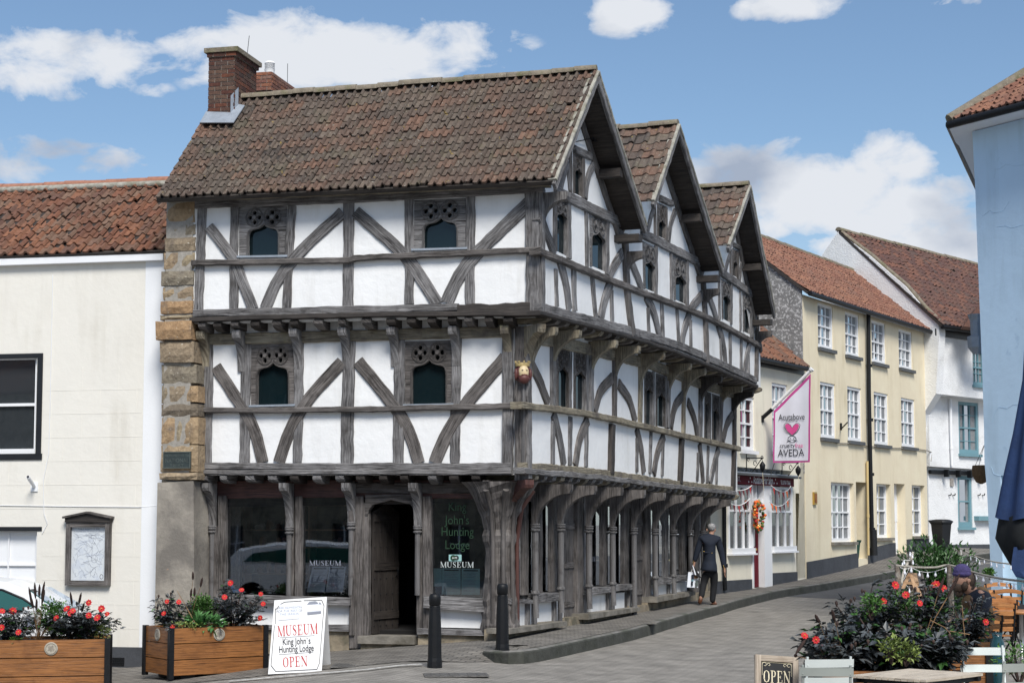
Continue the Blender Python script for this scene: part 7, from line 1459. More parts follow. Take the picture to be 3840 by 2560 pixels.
# ================================================================== plants
rp = random.Random(11)
def rot_dir(az, el): return Vector((math.cos(az) * math.cos(el), math.sin(az) * math.cos(el), math.sin(el)))
def leaf(mb, p, d, L, w, mat, up=None, fold=.25, droop=.2):
    d = d.normalized(); s_ = d.cross(up or Vector((rp.uniform(-.4,.4), rp.uniform(-.4,.4), 1))).normalized(); n_ = s_.cross(d)
    m_ = p + d * L * .45; tip = p + d * L - n_ * L * droop; mb.face([p, m_ + s_ * w + n_ * w * fold, tip], mat); mb.face([p, tip, m_ - s_ * w + n_ * w * fold], mat)
def serrated(mb, p, d, L, w, mat):
    """compound dahlia leaf: three to five leaflets"""
    d = d.normalized(); s_ = d.cross(Vector((rp.uniform(-.3,.3), rp.uniform(-.3,.3), 1))).normalized()
    leaf(mb, p + d * L * .35, d, L * .65, w, mat)
    for sg in (-1, 1): leaf(mb, p + d * L * .3, (d + s_ * sg * .9), L * .45, w * .8, mat); 
    if rp.random() < .6:
        for sg in (-1, 1): leaf(mb, p + d * L * .08, (d * .7 + s_ * sg), L * .35, w * .7, mat)
def flower(parent, p, r=.042, face=None, label=None):
    r *= rp.uniform(.72, 1.12); f = (face or Vector((rp.uniform(-.5, .5), -1, rp.uniform(.1, .9)))).normalized(); a = f.orthogonal().normalized(); b = f.cross(a); mb = MB()
    for k in range(8):
        t = k * math.pi / 4 + .2; dr = a * math.cos(t) + b * math.sin(t); s_ = dr.cross(f); q = p + dr * r * .15
        mb.face([q, q + dr * r * .6 + s_ * r * .42 + f * .006, q + dr * r * 1.0 + f * .002, q + dr * r * .6 - s_ * r * .42 + f * .006], 'petal_red')
    mb.lathe(p, [(r * .24, 0), (r * .2, .012), (0, .016)], 'flower_eye', 8, f); return mb.build('flower', parent)
def dahlia(base, rx, ry, h, n, label, L=.12, flowers=(), mat='leaf_dark', name='dahlia', cat='plant', shape=.7, group='dark leaved dahlias in the planters', buds=0):
    base = Vector(base); t = thing(name, base, label, cat, group); mb = MB(); st = MB()
    n = int(n * 1.9); ns = max(7, n // 22)
    tips = []
    for i in range(ns):
        az = rp.uniform(0, 6.28); rr = math.sqrt(rp.random()); q = base + Vector((math.cos(az) * rx * rr, math.sin(az) * ry * rr, h * (rp.uniform(.55, 1.) * (1 - shape * rr * rr * .6)))); tips.append(q)
        m_ = base.lerp(q, .5) + Vector((rp.uniform(-.03, .03), rp.uniform(-.03, .03), .03)); st.tube([base + Vector((math.cos(az), math.sin(az), 0)) * rr * .3 * rx, m_, q], [.009, .007, .004], 'stem_dark', 5)
    for i in range(n):
        q = rp.choice(tips); f = rp.uniform(.25, 1.0); p = base.lerp(q, f) + Vector((rp.gauss(0, .25) * rx * .35, rp.gauss(0, .25) * ry * .35, rp.gauss(0, .03)))
        out = Vector((p.x - base.x, p.y - base.y, 0)); out = out.normalized() if out.length > .01 else Vector((1, 0, 0))
        d = (out * rp.uniform(.4, 1.2) + rot_dir(rp.uniform(0, 6.28), 0) * .8 + Vector((0, 0, rp.uniform(-.5, .6)))); serrated(mb, p, d, L * rp.uniform(.6, 1.2), L * .16, 'leaf_mid' if rp.random() < .17 else mat)
    for fp in flowers:
        fp = Vector(fp) + Vector((0, .02, 0)); st.tube([base + (fp - base) * .1, base.lerp(fp, .55) + Vector((0, 0, -.02)), fp], [.008, .006, .0035], 'stem_dark', 5)
        for j in range(30): f = rp.uniform(.35, .93); serrated(mb, base.lerp(fp, f) + Vector((rp.gauss(0, .04), rp.gauss(0, .04), rp.gauss(0, .02))), rot_dir(rp.uniform(0, 6.28), rp.uniform(-.3, .7)), L * rp.uniform(.6, 1.1), L * .16, mat)
    mb.build('foliage', t); st.build('stem', t)
    for fp in flowers: flower(t, fp)
    if buds:
        for i in range(buds): b_ = MB(); q = rp.choice(tips) + Vector((rp.uniform(-.03, .03), 0, rp.uniform(.01, .06))); b_.lathe(q, [(.004, -.03), (.016, 0), (.014, .015), (.0, .025)], 'stem_dark', 7); b_.build('bud', t)
    return t
def shrub(base, rx, ry, h, n, label, L=.045, mat='leaf_mid', name='box_shrub', lo=.0, group=None, w=.32, cat='shrub'):
    base = Vector(base); t = thing(name, base, label, cat, group); mb = MB(); st = MB()
    lumps = [(base + Vector((rp.uniform(-.42, .42) * rx, rp.uniform(-.42, .42) * ry, h * rp.uniform(.38, .62))), rp.uniform(.5, .75)) for _ in range(11)]
    for i in range(n):
        ctr, k = rp.choice(lumps); v = Vector((rp.gauss(0, 1), rp.gauss(0, 1), rp.gauss(0, 1))).normalized() * (rp.uniform(.35, 1.06) ** .5)
        p = ctr + Vector((v.x * rx * k, v.y * ry * k, v.z * h * .5 * k)); d = (v + Vector((0, 0, .5)) + rot_dir(rp.uniform(0, 6.28), rp.uniform(-.6, .6)) * .7); leaf(mb, p, d, L * rp.uniform(.7, 1.3), L * w, mat)
    mb.build('foliage', t)
    for i in range(7): q = lumps[i][0]; st.tube([base, base.lerp(q, .5) + Vector((rp.uniform(-.02, .02), 0, 0)), q], [.01, .008, .004], 'stem_dark', 5)
    st.build('stem', t); return t
def grasses(pts, base, label, name='fountain_grass', group='dark bristly seed heads in the planters'):
    t = thing(name, base, label, 'ornamental grass', group); base = Vector(base)
    for (tip, L_) in pts:
        mb = MB(); ax = (tip - base).normalized(); ax = (ax + Vector((rp.uniform(-.1, .1), 0, .1))).normalized(); a = tip - ax * L_
        mb.tube([a, a.lerp(tip, .25), a.lerp(tip, .75), tip], [.006, .017, .015, .004], 'seed_head', 7); mb.build('seed_head', t)
        mb = MB(); mb.tube([base, base.lerp(a, .6) + Vector((rp.uniform(-.02, .02), 0, .02)), a], .0035, 'dry_leaf', 4); mb.build('stem', t)
    mb = MB()
    for i in range(26):
        az = rp.uniform(0, 6.28); d = rot_dir(az, rp.uniform(.5, 1.3)); L_ = rp.uniform(.15, .4); s_ = d.cross(Vector((0, 0, 1))).normalized() * .006; p = base; q = base + d * L_ * .6; r = base + d * L_ + Vector((math.cos(az), math.sin(az), -.6)) * L_ * .25
        mb.face([p - s_, p + s_, q + s_, q - s_], 'dry_leaf'); mb.face([q - s_, q + s_, r], 'dry_leaf')
    mb.build('blades', t); return t
def on(pl, a, b): P, u, w, H_ = pl; q = P + u * a + w * b; q.z = P.z + H_ - .05; return q
hp = lambda x, y, Y: atY('H', x, y, Y)
# planter by the board
dahlia(on(PL2, .12, .35), .27, .22, .62, 120, 'small red flowered dahlia at the left end of the planter beside the museum board', .11, [hp(1188,672,24.2), hp(1272,675,24.2), hp(1165,757,24.1), hp(1228,850,24.0)], buds=5)
grasses([(hp(1372,458,24.4), .12), (hp(1440,500,24.4), .14), (hp(1385,570,24.4), .13), (hp(1362,580,24.4), .12)], on(PL2, .42, .4), 'brown seed heads and dry blades just left of the rounded box shrub')
shrub(on(PL2, .66, .5) + Vector((0, 0, .02)), .26, .24, .50, 2300, 'rounded bright green box shrub in the planter beside the museum board', .035, 'leaf_green')
dahlia(on(PL2, 1.12, .45), .42, .3, .72, 190, 'tall red flowered dahlia at the right end of the planter beside the museum board', .12, [hp(1597,640,24.4), hp(1718,590,24.5), hp(1855,618,24.7), hp(1872,688,24.7), hp(1852,788,24.6), hp(1640,540,24.5)], buds=8)
shrub(on(PL2, .52, .12), .26, .1, .17, 160, 'fresh green rosette of broad leaves in the planter beside the museum board', .13, 'leaf_fresh', 'leafy_plant', w=.25)
shrub(on(PL2, .22, .1), .3, .1, .14, 260, 'lime green creeping foliage at the corner of the planter beside the museum board', .03, 'leaf_lime', 'creeping_plant')
mb = MB(); mb.tube([hp(1385,820,24.3), hp(1320,700,24.3), hp(1258,592,24.3)], [.008,.006,.003], 'dry_leaf', 5); o = mb.build('dead_stalk'); recenter(o); tag(o, 'bare dry stalk leaning left in the planter beside the museum board', 'stalk')
# planter at the left edge
dahlia(on(PL1, .2, .4), .36, .28, .54, 190, 'dark dahlia with red blooms at the far left edge, in front of the white car', .12, [hp(92,738,22.8), hp(15,740,22.8), hp(132,890,22.6), hp(12,856,22.6)], buds=5)
dahlia(on(PL1, 1.05, .4), .50, .32, .52, 330, 'broad dark dahlia thick with red blooms in the left planter, below the map board', .12, [hp(400,790,22.7), hp(475,722,22.9), hp(518,738,22.8), hp(632,680,22.9), hp(632,770,22.8), hp(692,786,22.8), hp(722,722,22.9), hp(762,760,22.9), hp(500,755,22.8)], buds=6)
grasses([(hp(205,568,22.8), .26), (hp(247,535,22.8), .22), (hp(318,528,22.8), .24), (hp(282,548,22.8), .18), (hp(318,588,22.8), .2), (hp(222,640,22.8), .16), (hp(262,650,22.8), .16)], on(PL1, .52, .35), 'cluster of tall dark seed heads in front of the white car')
grasses([(hp(500,603,22.9), .2), (hp(578,608,22.9), .18), (hp(600,678,22.9), .16)], on(PL1, .95, .5), 'three dark seed heads standing right of the green shrub in the left planter')
shrub(on(PL1, .70, .55), .24, .2, .60, 1500, 'upright bright green shrub in the left planter under the map board', .04, 'leaf_green')
shrub(on(PL1, 1.32, .25), .14, .14, .25, 220, 'small lime green tuft at the right end of the left planter', .04, 'leaf_lime', 'creeping_plant'); shrub(on(PL1, .26, .06) - Vector((0,0,.05)), .09, .06, .16, 120, 'little green sprig over the front edge of the left planter', .04, 'leaf_green', 'creeping_plant')
# cafe planters
fp = lambda x, y, Y: atY('F', x, y, Y)
dahlia(on(PL3, .2, .3), .42, .4, .50, 340, 'spreading dark leaved dahlia with two low red blooms, behind the chalkboard and pale chairs', .17, [fp(490,1090,15.6), fp(588,1125,15.5)], buds=9)
dahlia(on(PL3, .68, .35), .42, .4, .60, 330, 'dense dark leaved dahlia in the middle of the cafe planter behind the slatted table', .17, buds=9)
dahlia(on(PL3, 1.1, .45), .36, .36, .42, 260, 'dark leaved dahlia drooping over the right end of the cafe planter', .17, buds=6)
dahlia(on(PL4, .02, .4), .34, .3, .76, 170, 'tall dark dahlia with four open red blooms by the rope posts', .15, [fp(1262,662,18.2), fp(1350,745,18.1), fp(1160,800,18.0), fp(1468,815,18.1)], buds=9)
dahlia(on(PL4, .62, .55), .34, .3, .82, 170, 'tall dark dahlia in front of the seated person', .15, [fp(1585,664,18.7), fp(1608,660,18.7), fp(1672,690,18.7)], buds=9)
dahlia(on(PL4, 1.15, .4), .3, .28, .6, 190, 'dark dahlia with one bloom at the right end of the rear cafe planter', .13, [fp(2028,975,18.1)], buds=6)
shrub(on(PL4, .36, .45) + Vector((0, 0, .2)), .26, .2, .42, 900, 'light green fine leaved shrub amid dark dahlias, left of the seated person', .04, 'leaf_green')
shrub(on(PL4, .8, .12), .3, .12, .2, 130, 'low green leaves at the front edge of the rear cafe planter', .07, 'leaf_mid', 'leafy_plant')
shrub(fp(1230, 1330, 15.75), .13, .08, .28, 150, 'sprig of light green stems spilling over the near cafe planter', .05, 'leaf_lime', 'creeping_plant'); shrub(fp(1350, 1350, 15.72), .14, .08, .22, 150, 'second lime green sprig by the slatted table, right of the first', .05, 'leaf_lime', 'creeping_plant')
shrub(fp(1060, 960, 16.5), .12, .12, .28, 200, 'small bright green shrub tip rising among the dark leaves near the road', .04, 'leaf_green')
grasses([(fp(1675,590,18.4), .22), (fp(1808,565,18.3), .26), (fp(1770,620,18.3), .2)], on(PL4, .62, .3), 'dark seed heads in front of the seated person\'s face'); grasses([(fp(410,1255,15.5), .02), (fp(722,868,15.9), .12), (fp(580,910,15.8), .1)], on(PL3, .25, .2), 'short dark seed heads above the near cafe planter')
mb = MB(); a = fp(412,1250,15.4); b = fp(500,1120,15.5); mb.tube([a, a.lerp(b, .3), a.lerp(b, .8), b], [.004, .016, .014, .005], 'seed_head', 7); o = mb.build('seed_head_spike'); recenter(o); tag(o, 'drooping brown seed head spike at the left of the dark cafe plants', 'seed head')
mb = MB(); mb.tube([fp(1560,960,18.), fp(1680,1020,18.0), fp(1760,1110,18.)], .005, 'dry_leaf', 5); mb.tube([fp(1830,850,18.), fp(1835,960,18.), fp(1850,1100,18.)], .005, 'dry_leaf', 5); mb.tube([fp(1720,1050,18.), fp(1890,1080,18.)], .005, 'dry_leaf', 5); o = mb.build('dead_stalks'); recenter(o); tag(o, 'tangle of dry pale stalks in the rear cafe planter', 'stalks', kind='stuff')
# laurel bush behind the rope posts
P = ground_at('F', 1620, 760); Yq = 25.5; P = fp(1620, 760, Yq); P.z = road_z(P.x, P.y); tb = shrub(P + Vector((0, 0, .1)), .68, .5, 1.75, 4600, 'big glossy green laurel bush behind the rope posts, across from the yellow house', .08, 'leaf_mid', 'laurel_bush', w=.22)
mb = MB(); mb.lathe(P, [(.2, 0), (.26, .35), (.28, .36), (.25, .3)], 'bin_black', 16); o = mb.build('plant_pot'); recenter(o); tag(o, 'dark round pot under the laurel bush', 'plant pot')
for k, x, y, Y_, r_, l_ in (('F', 2060, 560, 28.0, .12, 'small green plant at the foot of the blue house'), ('F', 2310, 1300, 16.6, .3, 'bright green low foliage behind the grey cafe chair at the right edge')):
    p = atY(k, x, y, Y_); shrub(p - Vector((0, 0, r_ * .8)), r_, r_, r_ * 1.6, 260, l_, .045, 'leaf_green', 'leafy_plant')

# ================================================================== white car beside the cream house
CY = 24.2; cp = lambda x, y, d=0.: (lambda p: Vector((p.x, p.y + d, p.z)))(atY('H', x, y, CY))
g0_ = road_z(-7.5, CY); CARX = cp(0, 600).x
CAR = thing('parked_car', Vector((CARX - 1.2, CY + .9, g0_)), 'white hatchback parked against the cream house, behind the left planter', 'car')
zz = lambda h: g0_ + h
prof = [(-2.9, .55), (-2.88, .95), (-2.75, 1.05), (-2.45, 1.38), (-1.9, 1.5), (-1.2, 1.52), (-.6, 1.45), (-.15, 1.30), (.35, 1.03), (.75, .93), (1.15, .86), (1.3, .7), (1.32, .45), (1.2, .3)]
top0 = cp(0, 527).z - g0_; sc_ = top0 / 1.30
prof = [(x, h * sc_ if h > .6 else h) for x, h in prof]
mb = MB(); rows = []
wid = [(0, .0), (.05, .03), (.9, .09), (1.7, .03), (1.78, .0)]
bodyp = [(-2.9, .3), (-2.92, .55), (-2.88, .9), (-2.75, .98), (-1.2, .99), (.75, .96), (.98, .88), (1.12, .78), (1.18, .62), (1.18, .42), (1.1, .25)]
for d, ins in ((0, .06), (.04, .01), (.3, 0), (1.45, 0), (1.71, .01), (1.75, .06)):
    rows.append([Vector((CARX + x + (0 if abs(x) < 1 else (-ins if x > 0 else ins)), CY + d, zz(h - ins * .3))) for x, h in bodyp])
mb.grid(rows, 'car_white', None, True); mb.face(rows[0], 'car_white'); mb.face(rows[-1], 'car_white'); cb = mb.build('body', CAR)
cab = [(-2.78, .97), (-2.4, 1.26), (-1.8, 1.38), (-1.1, 1.43), (-.5, 1.43), (0, 1.385), (.33, 1.26), (.65, 1.06), (.78, .95)]
mb = MB(); rows = []
for d, k in ((.05, 0), (.2, .03), (.875, .06), (1.55, .03), (1.7, 0)):
    rows.append([Vector((CARX + x, CY + d + (h - .97) * .28 * (1 if d < .5 else -1 if d > 1 else 0), zz(h + k * (1 if h > 1 else 0)))) for x, h in cab])
mb.grid(rows, 'car_white', None, False); mb.face(rows[0], 'car_white'); mb.face(rows[-1], 'car_white'); mb.build('roof', CAR)
gl = [(-2.3, 1.02), (-2.1, 1.2), (-1.2, 1.34), (-.5, 1.36), (0, 1.31), (.3, 1.19), (.56, 1.02)]
mb = MB(); mb.poly([Vector((CARX + x, CY + .03 + (h - 1.0) * .28, zz(h))) for x, h in gl], 'glass_car', Vector((0, .02, 0))); sw_ = mb.build('side_window', CAR)
mb = MB(); mb.tube([Vector((CARX + x, CY + .03 + (h - 1.) * .28, zz(h))) for x, h in gl + [gl[0]]], .018, 'iron_black', 5); mb.box(Vector((CARX - .75, CY + .035, zz(1.0))), Vector((.06, 0, 0)), Vector((0, .02, 0)), Vector((0, .1, .36)), 'iron_black'); mb.build('window_trim', sw_)
mb = MB(); mb.poly([Vector((CARX + x, CY + 1.725 - (h - 1.0) * .28, zz(h))) for x, h in gl], 'glass_car', Vector((0, .02, 0))); mb.build('side_window', CAR)
mb = MB(); mb.poly([Vector((CARX + .74, CY + .16, zz(1.02))), Vector((CARX + .74, CY + 1.58, zz(1.02))), Vector((CARX + .3, CY + 1.45, zz(1.29))), Vector((CARX + .3, CY + .3, zz(1.29)))], 'glass_car', Vector((.02, 0, .02))); mb.build('windscreen', CAR)
for x in (-2.1, .62):
    for d in (-.005, 1.57):
        mb = MB(); mb.lathe(Vector((CARX + x, CY + d, zz(.31))), [(.31, 0), (.32, .04), (.32, .15), (.3, .18)], 'tyre', 22, Vector((0, 1, 0))); w_ = mb.build('wheel', CAR); mb = MB(); mb.lathe(Vector((CARX + x, CY + d - .004, zz(.31))), [(.2, 0), (.19, .02), (.03, .01)], 'alloy', 12, Vector((0, 1, 0))); mb.build('rim', w_)
mb = MB(); mb.poly([Vector((CARX + .95, CY + .0, zz(.64))), Vector((CARX + 1.15, CY + .1, zz(.58))), Vector((CARX + 1.15, CY + .35, zz(.58))), Vector((CARX + .95, CY + .05, zz(.76)))], 'lamp_clear', Vector((.02, -.01, .02))); mb.build('headlight', CAR)
mb = MB(); mb.cbox(Vector((CARX + .45, CY - .1, zz(1.02))), .16, .14, .12, 'car_white'); mb.build('door_mirror', CAR)

C2_ = copy_tree(CAR); C2_.location = (-9.9, 17.2, road_z(-10.9, 17.7)); C2_.rotation_euler = (0, 0, R(-30)); C2_['label'] = 'white hatchback beyond the left frame edge, mirrored in the shop windows'
# ================================================================== street furniture up the street
# flag
b0 = F3s.at('J', 344, 385, .0); FFp = F3s.at('J', 668, 60, 1.28); hu = Vector((FFp.x - b0.x, FFp.y - b0.y, 0)).normalized(); FFl = Fac(b0, hu, Vector((hu.y, -hu.x, 0)))
fl = thing('shop_flag', b0, 'white shop flag with magenta border, heart and black lettering, hanging from a slanting white pole', 'flag')
fx = lambda x, y: FFl.at('J', x, y)
mb = MB(); mb.tube([fx(405, 322), fx(668, 60)], .04, 'pole_white', 10); mb.tube([fx(662, 66), fx(672, 56)], .06, 'pole_white', 10); mb.build('pole', fl); mb = MB(); mb.tube([fx(345, 378), fx(412, 318)], .048, 'iron_black', 8); mb.tube([fx(344, 362), fx(344, 405)], .05, 'iron_black', 8); mb.build('pole_bracket', fl)
def ripple(x, y): return .01 * math.sin(x * .05) + .006 * math.sin(y * .03 + x * .02)
def flagsurf(tl, tr, br, bl, mat, n0, nx=14, ny=16):
    mb = MB(); rows = []
    for j in range(ny + 1):
        row = []
        for i in range(nx + 1):
            u, v = i / nx, j / ny; x = (tl[0] * (1 - u) + tr[0] * u) * (1 - v) + (bl[0] * (1 - u) + br[0] * u) * v; y = (tl[1] * (1 - u) + tr[1] * u) * (1 - v) + (bl[1] * (1 - u) + br[1] * u) * v
            s_, z_ = FFl.px('J', x, y); row.append(FFl.P(s_, z_, n0 + ripple(x, y)))
        rows.append(row)
    mb.grid(rows, mat, None, True); return mb
flagsurf((422,330),(663,88),(658,666),(417,669),'magenta', 0).build('border', fl); cl_ = flagsurf((432,344),(652,122),(647,655),(427,657),'flag_cloth', .006).build('cloth', fl)
def fz(x, y, n=.024): s_, z_ = FFl.px('J', x, y); return FFl.P(s_, z_, n)
for t_, xa, xb, y, s_, m_ in (('Acutabove', 455, 625, 390, .21, 'ink_black'), ('ESTABLISHED 1986', 503, 577, 402, .045, 'ink_black'), ('AVEDA', 450, 622, 626, .24, 'ink_black'), ('cruelty', 463, 560, 571, .16, 'ink_black'), ('free', 564, 613, 571, .16, 'pink_heart')): text(t_, cl_, 'lettering', m_, fz((xa + xb) / 2, y), hu, (0, 0, 1), s_, fit=(fz(xb, y) - fz(xa, y)).length)
mb = MB(); hrt = [(543,488),(515,465),(500,440),(497,425),(505,416),(520,416),(535,428),(543,442),(552,428),(566,416),(580,416),(588,424),(584,442),(570,466)]; mb.poly([fz(*p, .022) for p in hrt], 'pink_heart', FFl.N * .004)
mb.tube([fz((x - 543) * 1.16 + 543, (y - 450) * 1.12 + 451, .024) for x, y in hrt + [hrt[0]]], .006, 'ink_black', 4); mb.tube([fz(543 + 27 * math.cos(t), 515 + 22 * math.sin(t), .024) for t in [i * .42 for i in range(16)]], .006, 'ink_black', 4)
for x in (532, 554): mb.tube([fz(x, 512), fz(x + .1, 508)], .012, 'ink_black', 5)
for a, b in (((510,528),(535,522)),((508,534),(535,526)),((577,520),(552,520)),((580,528),(552,524)),((538,520),(548,520))): mb.tube([fz(*a), fz(*b)], .004, 'ink_black', 4)
mb.build('heart_emblem', cl_)
mb = MB(); mb.tube([fx(424, 672), F3s.at('J', 402, 745, .3)], .01, 'iron_black', 5); mb.build('tie_cord', fl)
def scroll(x0, y0, x1, pend, label):
    b_ = F3s.at('J', x0, y0, .0); t = thing('hanging_bracket', b_, label, 'bracket', 'wrought iron scroll brackets above the salon'); mb = MB(); e = F3s.at('J', x1, y0 + 28, .62)
    d = (e - F3s.at('J', x0, y0 + 28, 0)); p0 = F3s.at('J', x0, y0 + 28, 0); Z = Vector((0, 0, 1)); mb.tube([b_, F3s.at('J', x0, y0 + 115, 0)], .016, 'iron_black', 6); mb.tube([p0, p0 + d], .014, 'iron_black', 6); mb.tube([p0 - Z * .46, p0 + d * .4 - Z * .3, p0 + d * .9 - Z * .02], .012, 'iron_black', 6)
    for q, r in ((p0 + d * .12 - Z * .05, .05), (p0 + d * .5 - Z * .13, .08), (p0 + d * .92 - Z * .0, .06), (p0 + d * .12 - Z * .42, .05)): mb.tube([q + (d.normalized() * math.cos(a) + Z * math.sin(a)) * r * (1 - a / 9) for a in [i * .5 for i in range(12)]], .009, 'iron_black', 4)
    mb.build('scroll', t); mb = MB(); q = p0 + d * .95; mb.tube([q, q - Z * .06], .006, 'iron_black', 4); mb.lathe(q - Z * .06, [(.0, 0), (.03, -.04), (.07, -.1), (.06, -.18), (.02, -.25), (0, -.28)], 'iron_black', 10); mb.tube([q - Z * .3, q - Z * .75 + U3 * .06], .006, 'cream_ink', 4); mb.build('pendant', t)
scroll(241, 610, 352, 0, 'scrolled iron bracket with hanging black pendant left of the flag'); scroll(474, 640, 585, 0, 'scrolled iron bracket partly hidden behind the shop flag')
def bunting(a, m_, b, nfl, label, n=.22):
    p, q = F3s.at('J', *a, n), F3s.at('J', *b, n); mid = F3s.at('J', *m_, n); t = thing('bunting', p, label, 'bunting', 'strings of bunting across the salon front'); L_ = [(p * (1 - u) ** 2 + (mid * 2 - (p + q) / 2) * 2 * u * (1 - u) + q * u * u) for u in [i / 12 for i in range(13)]]
    mb = MB(); mb.tube(L_, .011, 'ink_white', 5); mb.build('string', t)
    for i in range(nfl):
        u = (i + .5) / nfl; k = u * 12; j = int(k); r = L_[j].lerp(L_[min(12, j + 1)], k - j); mb = MB(); w_ = .06; tilt = rp.uniform(-.04, .04)
        mb.poly([r - U3 * w_, r + U3 * w_, r + U3 * tilt - Vector((0, 0, .18)) + N3 * .03], ('orange_cloth', 'red_cloth', 'maroon_cloth')[rp.randrange(3)], N3 * .004); mb.build('pennant', t)
bunting((115,915), (190,948), (264,903), 5, 'lower bunting string over the left salon window'); bunting((180,850), (232,845), (277,818), 4, 'upper bunting string at the left end of the salon fascia')
bunting((392,922), (460,952), (522,900), 5, 'lower bunting string over the right salon window'); bunting((403,818), (480,860), (532,822), 5, 'upper bunting string at the right end of the salon fascia')
P = F3s.at('J', 309, 1018, .10); t = thing('door_wreath', P, 'round autumn wreath of orange and yellow flowers on the maroon salon door', 'wreath'); mb = MB()
for i in range(120):
    a = rp.uniform(0, 6.28); rr = .27 + rp.gauss(0, .035); q = P + U3 * math.cos(a) * rr * .85 + Vector((0, 0, math.sin(a) * rr * 1.15)) + N3 * rp.uniform(.0, .1); m_ = rp.choice(['orange_cloth', 'orange_cloth', 'brass', 'king_gold', 'leaf_green', 'leaf_mid', 'red_cloth', 'dry_leaf']); mb.lathe(q, [(.0, -.03), (.035, -.012), (.04, .01), (.0, .03)], m_, 6, Vector((rp.uniform(-1, 1), -1, rp.uniform(-1, 1))))
mb.build('flowers', t)
# wheelie bin, small green bin
P = ground_at('X', 3530, 2066, pave_z) ; P = atY('X', 3531, 2060, 51.2); P.z = pave_z(P.x, P.y); t = thing('wheelie_bin', P, 'black wheeled refuse bin standing at the foot of the rough white cottage', 'wheelie bin'); rzb = R(35)
mb = MB(); rows = []; m3 = Matrix.Rotation(rzb, 3, 'Z')
for h, w_, d_ in ((.06, .15, .17), (.5, .18, .2), (.84, .2, .23), (.86, .22, .25), (.9, .22, .25)): rows.append([P + m3 @ Vector((sx_ * w_, sy_ * d_, h)) for sx_, sy_ in ((-1,-.9),(-.9,-1),(.9,-1),(1,-.9),(1,.9),(.9,1),(-.9,1),(-1,.9))])
mb.grid(rows, 'bin_black', None, False, True); mb.face(rows[0], 'bin_black'); mb.build('body', t)
mb = MB(); rows = []
for h, w_, d_ in ((.89, .24, .27), (.93, .24, .27), (.97, .18, .2), (.985, .1, .12)): rows.append([P + m3 @ Vector((sx_ * w_, sy_ * d_, h)) for sx_, sy_ in ((-1,-.9),(-.9,-1),(.9,-1),(1,-.9),(1,.9),(.9,1),(-.9,1),(-1,.9))])
mb.grid(rows, 'bin_black', None, True, True); mb.face(rows[-1], 'bin_black'); mb.tube([P + m3 @ Vector((-.2, .29, .94)), P + m3 @ Vector((.2, .29, .94))], .022, 'bin_black', 8); mb.build('lid', t)
for sx_ in (-.19, .19): mb = MB(); mb.lathe(P + m3 @ Vector((sx_, .25, .1)), [(.1, -.025), (.1, .025)], 'tyre', 14, m3 @ Vector((1, 0, 0))); mb.build('wheel', t)
P = F3.P((pd0 + pd1) / 2 + .1, 0, -.35); P.z = zpb + .0; t = thing('recycling_box', P, 'small dark green bin standing in the yellow house passage', 'bin'); mb = MB(); rows = []
for h, w_ in ((0, .17), (.42, .21), (.44, .23), (.47, .23)): rows.append([P + Vector((sx_ * w_, sy_ * w_, h)) for sx_, sy_ in ((-1,-1),(1,-1),(1,1),(-1,1))])
mb.grid(rows, 'bin_green', None, False, True); mb.face(rows[0], 'bin_green'); mb.build('body', t); mb = MB(); mb.cbox(P + Vector((0, 0, .485)), .48, .48, .03, 'bin_green'); mb.build('lid', t)
# hanging basket on the blue house
P = atY('L', 546, 905, 32.6); t = thing('hanging_basket', P, 'brown coir hanging basket on thin wires beside the blue house corner', 'hanging basket'); mb = MB(); mb.lathe(P, [(.02, -.26), (.1, -.22), (.16, -.1), (.17, .0), (.16, .08), (.15, .09)], 'basket', 14, smooth=False); mb.build('bowl', t)
mb = MB(); top = atY('L', 568, 725, 32.6)
for a in (0, 2.1, 4.2): mb.tube([P + Vector((math.cos(a) * .15, math.sin(a) * .15, .08)), top], .005, 'iron_black', 4)
mb.tube([top, top + Vector((.4, 0, .02))], .012, 'iron_black', 5); mb.build('wire', t)
# old lantern-like gutter head on the blue house side: lead hopper
mb = MB(); P = atY('L', 512, 5, 32.4); mb.lathe(P, [(.07, -.12), (.16, .0), (.17, .2), (.1, .22), (.11, .5), (.16, .62)], 'lead', 8, smooth=False); o = mb.build('rain_hopper', BLU)
# closed blue parasol
PY = 19.; ax_ = atY('X', 3900, 1984, PY); g_ = road_z(ax_.x, PY); t = thing('parasol', Vector((ax_.x, PY, g_)), 'large closed navy blue parasol hanging in folds at the right edge', 'parasol')
mb = MB(); mb.tube([Vector((ax_.x, PY, g_)), Vector((ax_.x, PY, 4.1))], .03, 'pole_white', 10); mb.build('pole', t); mb = MB(); mb.lathe(Vector((ax_.x, PY, g_)), [(.35, 0), (.35, .06), (.06, .1), (.05, .3)], 'iron_black', 18); mb.build('base', t)
def pfold(zs, mat, name, ph=0., n=48, k=8):
    mb = MB(); rows = []
    for z, r, amp in zs: rows.append([Vector((ax_.x + math.cos(a) * rr, PY + math.sin(a) * rr, z + .04 * math.sin(a * 3 + ph))) for a, rr in [(2 * math.pi * i / n, r * (1 + amp * math.sin(k * 2 * math.pi * i / n + ph + z * .7))) for i in range(n)]])
    mb.grid(rows, mat, None, True, True); mb.build(name, t)
def pr_(x, y): return ax_.x - atY('L', x, y, PY).x, atY('L', x, y, PY).z
q = [pr_(862, 250), pr_(800, 640), pr_(740, 930), pr_(705, 1100), pr_(672, 1250)]
pfold([(4.0, .05, 0), (3.7, .10, .1), (q[0][1], q[0][0], .1), (q[1][1], q[1][0], .12), (q[2][1], q[2][0], .12), (q[3][1], q[3][0], .1), (q[4][1], q[4][0], .08)], 'parasol_blue', 'canopy')
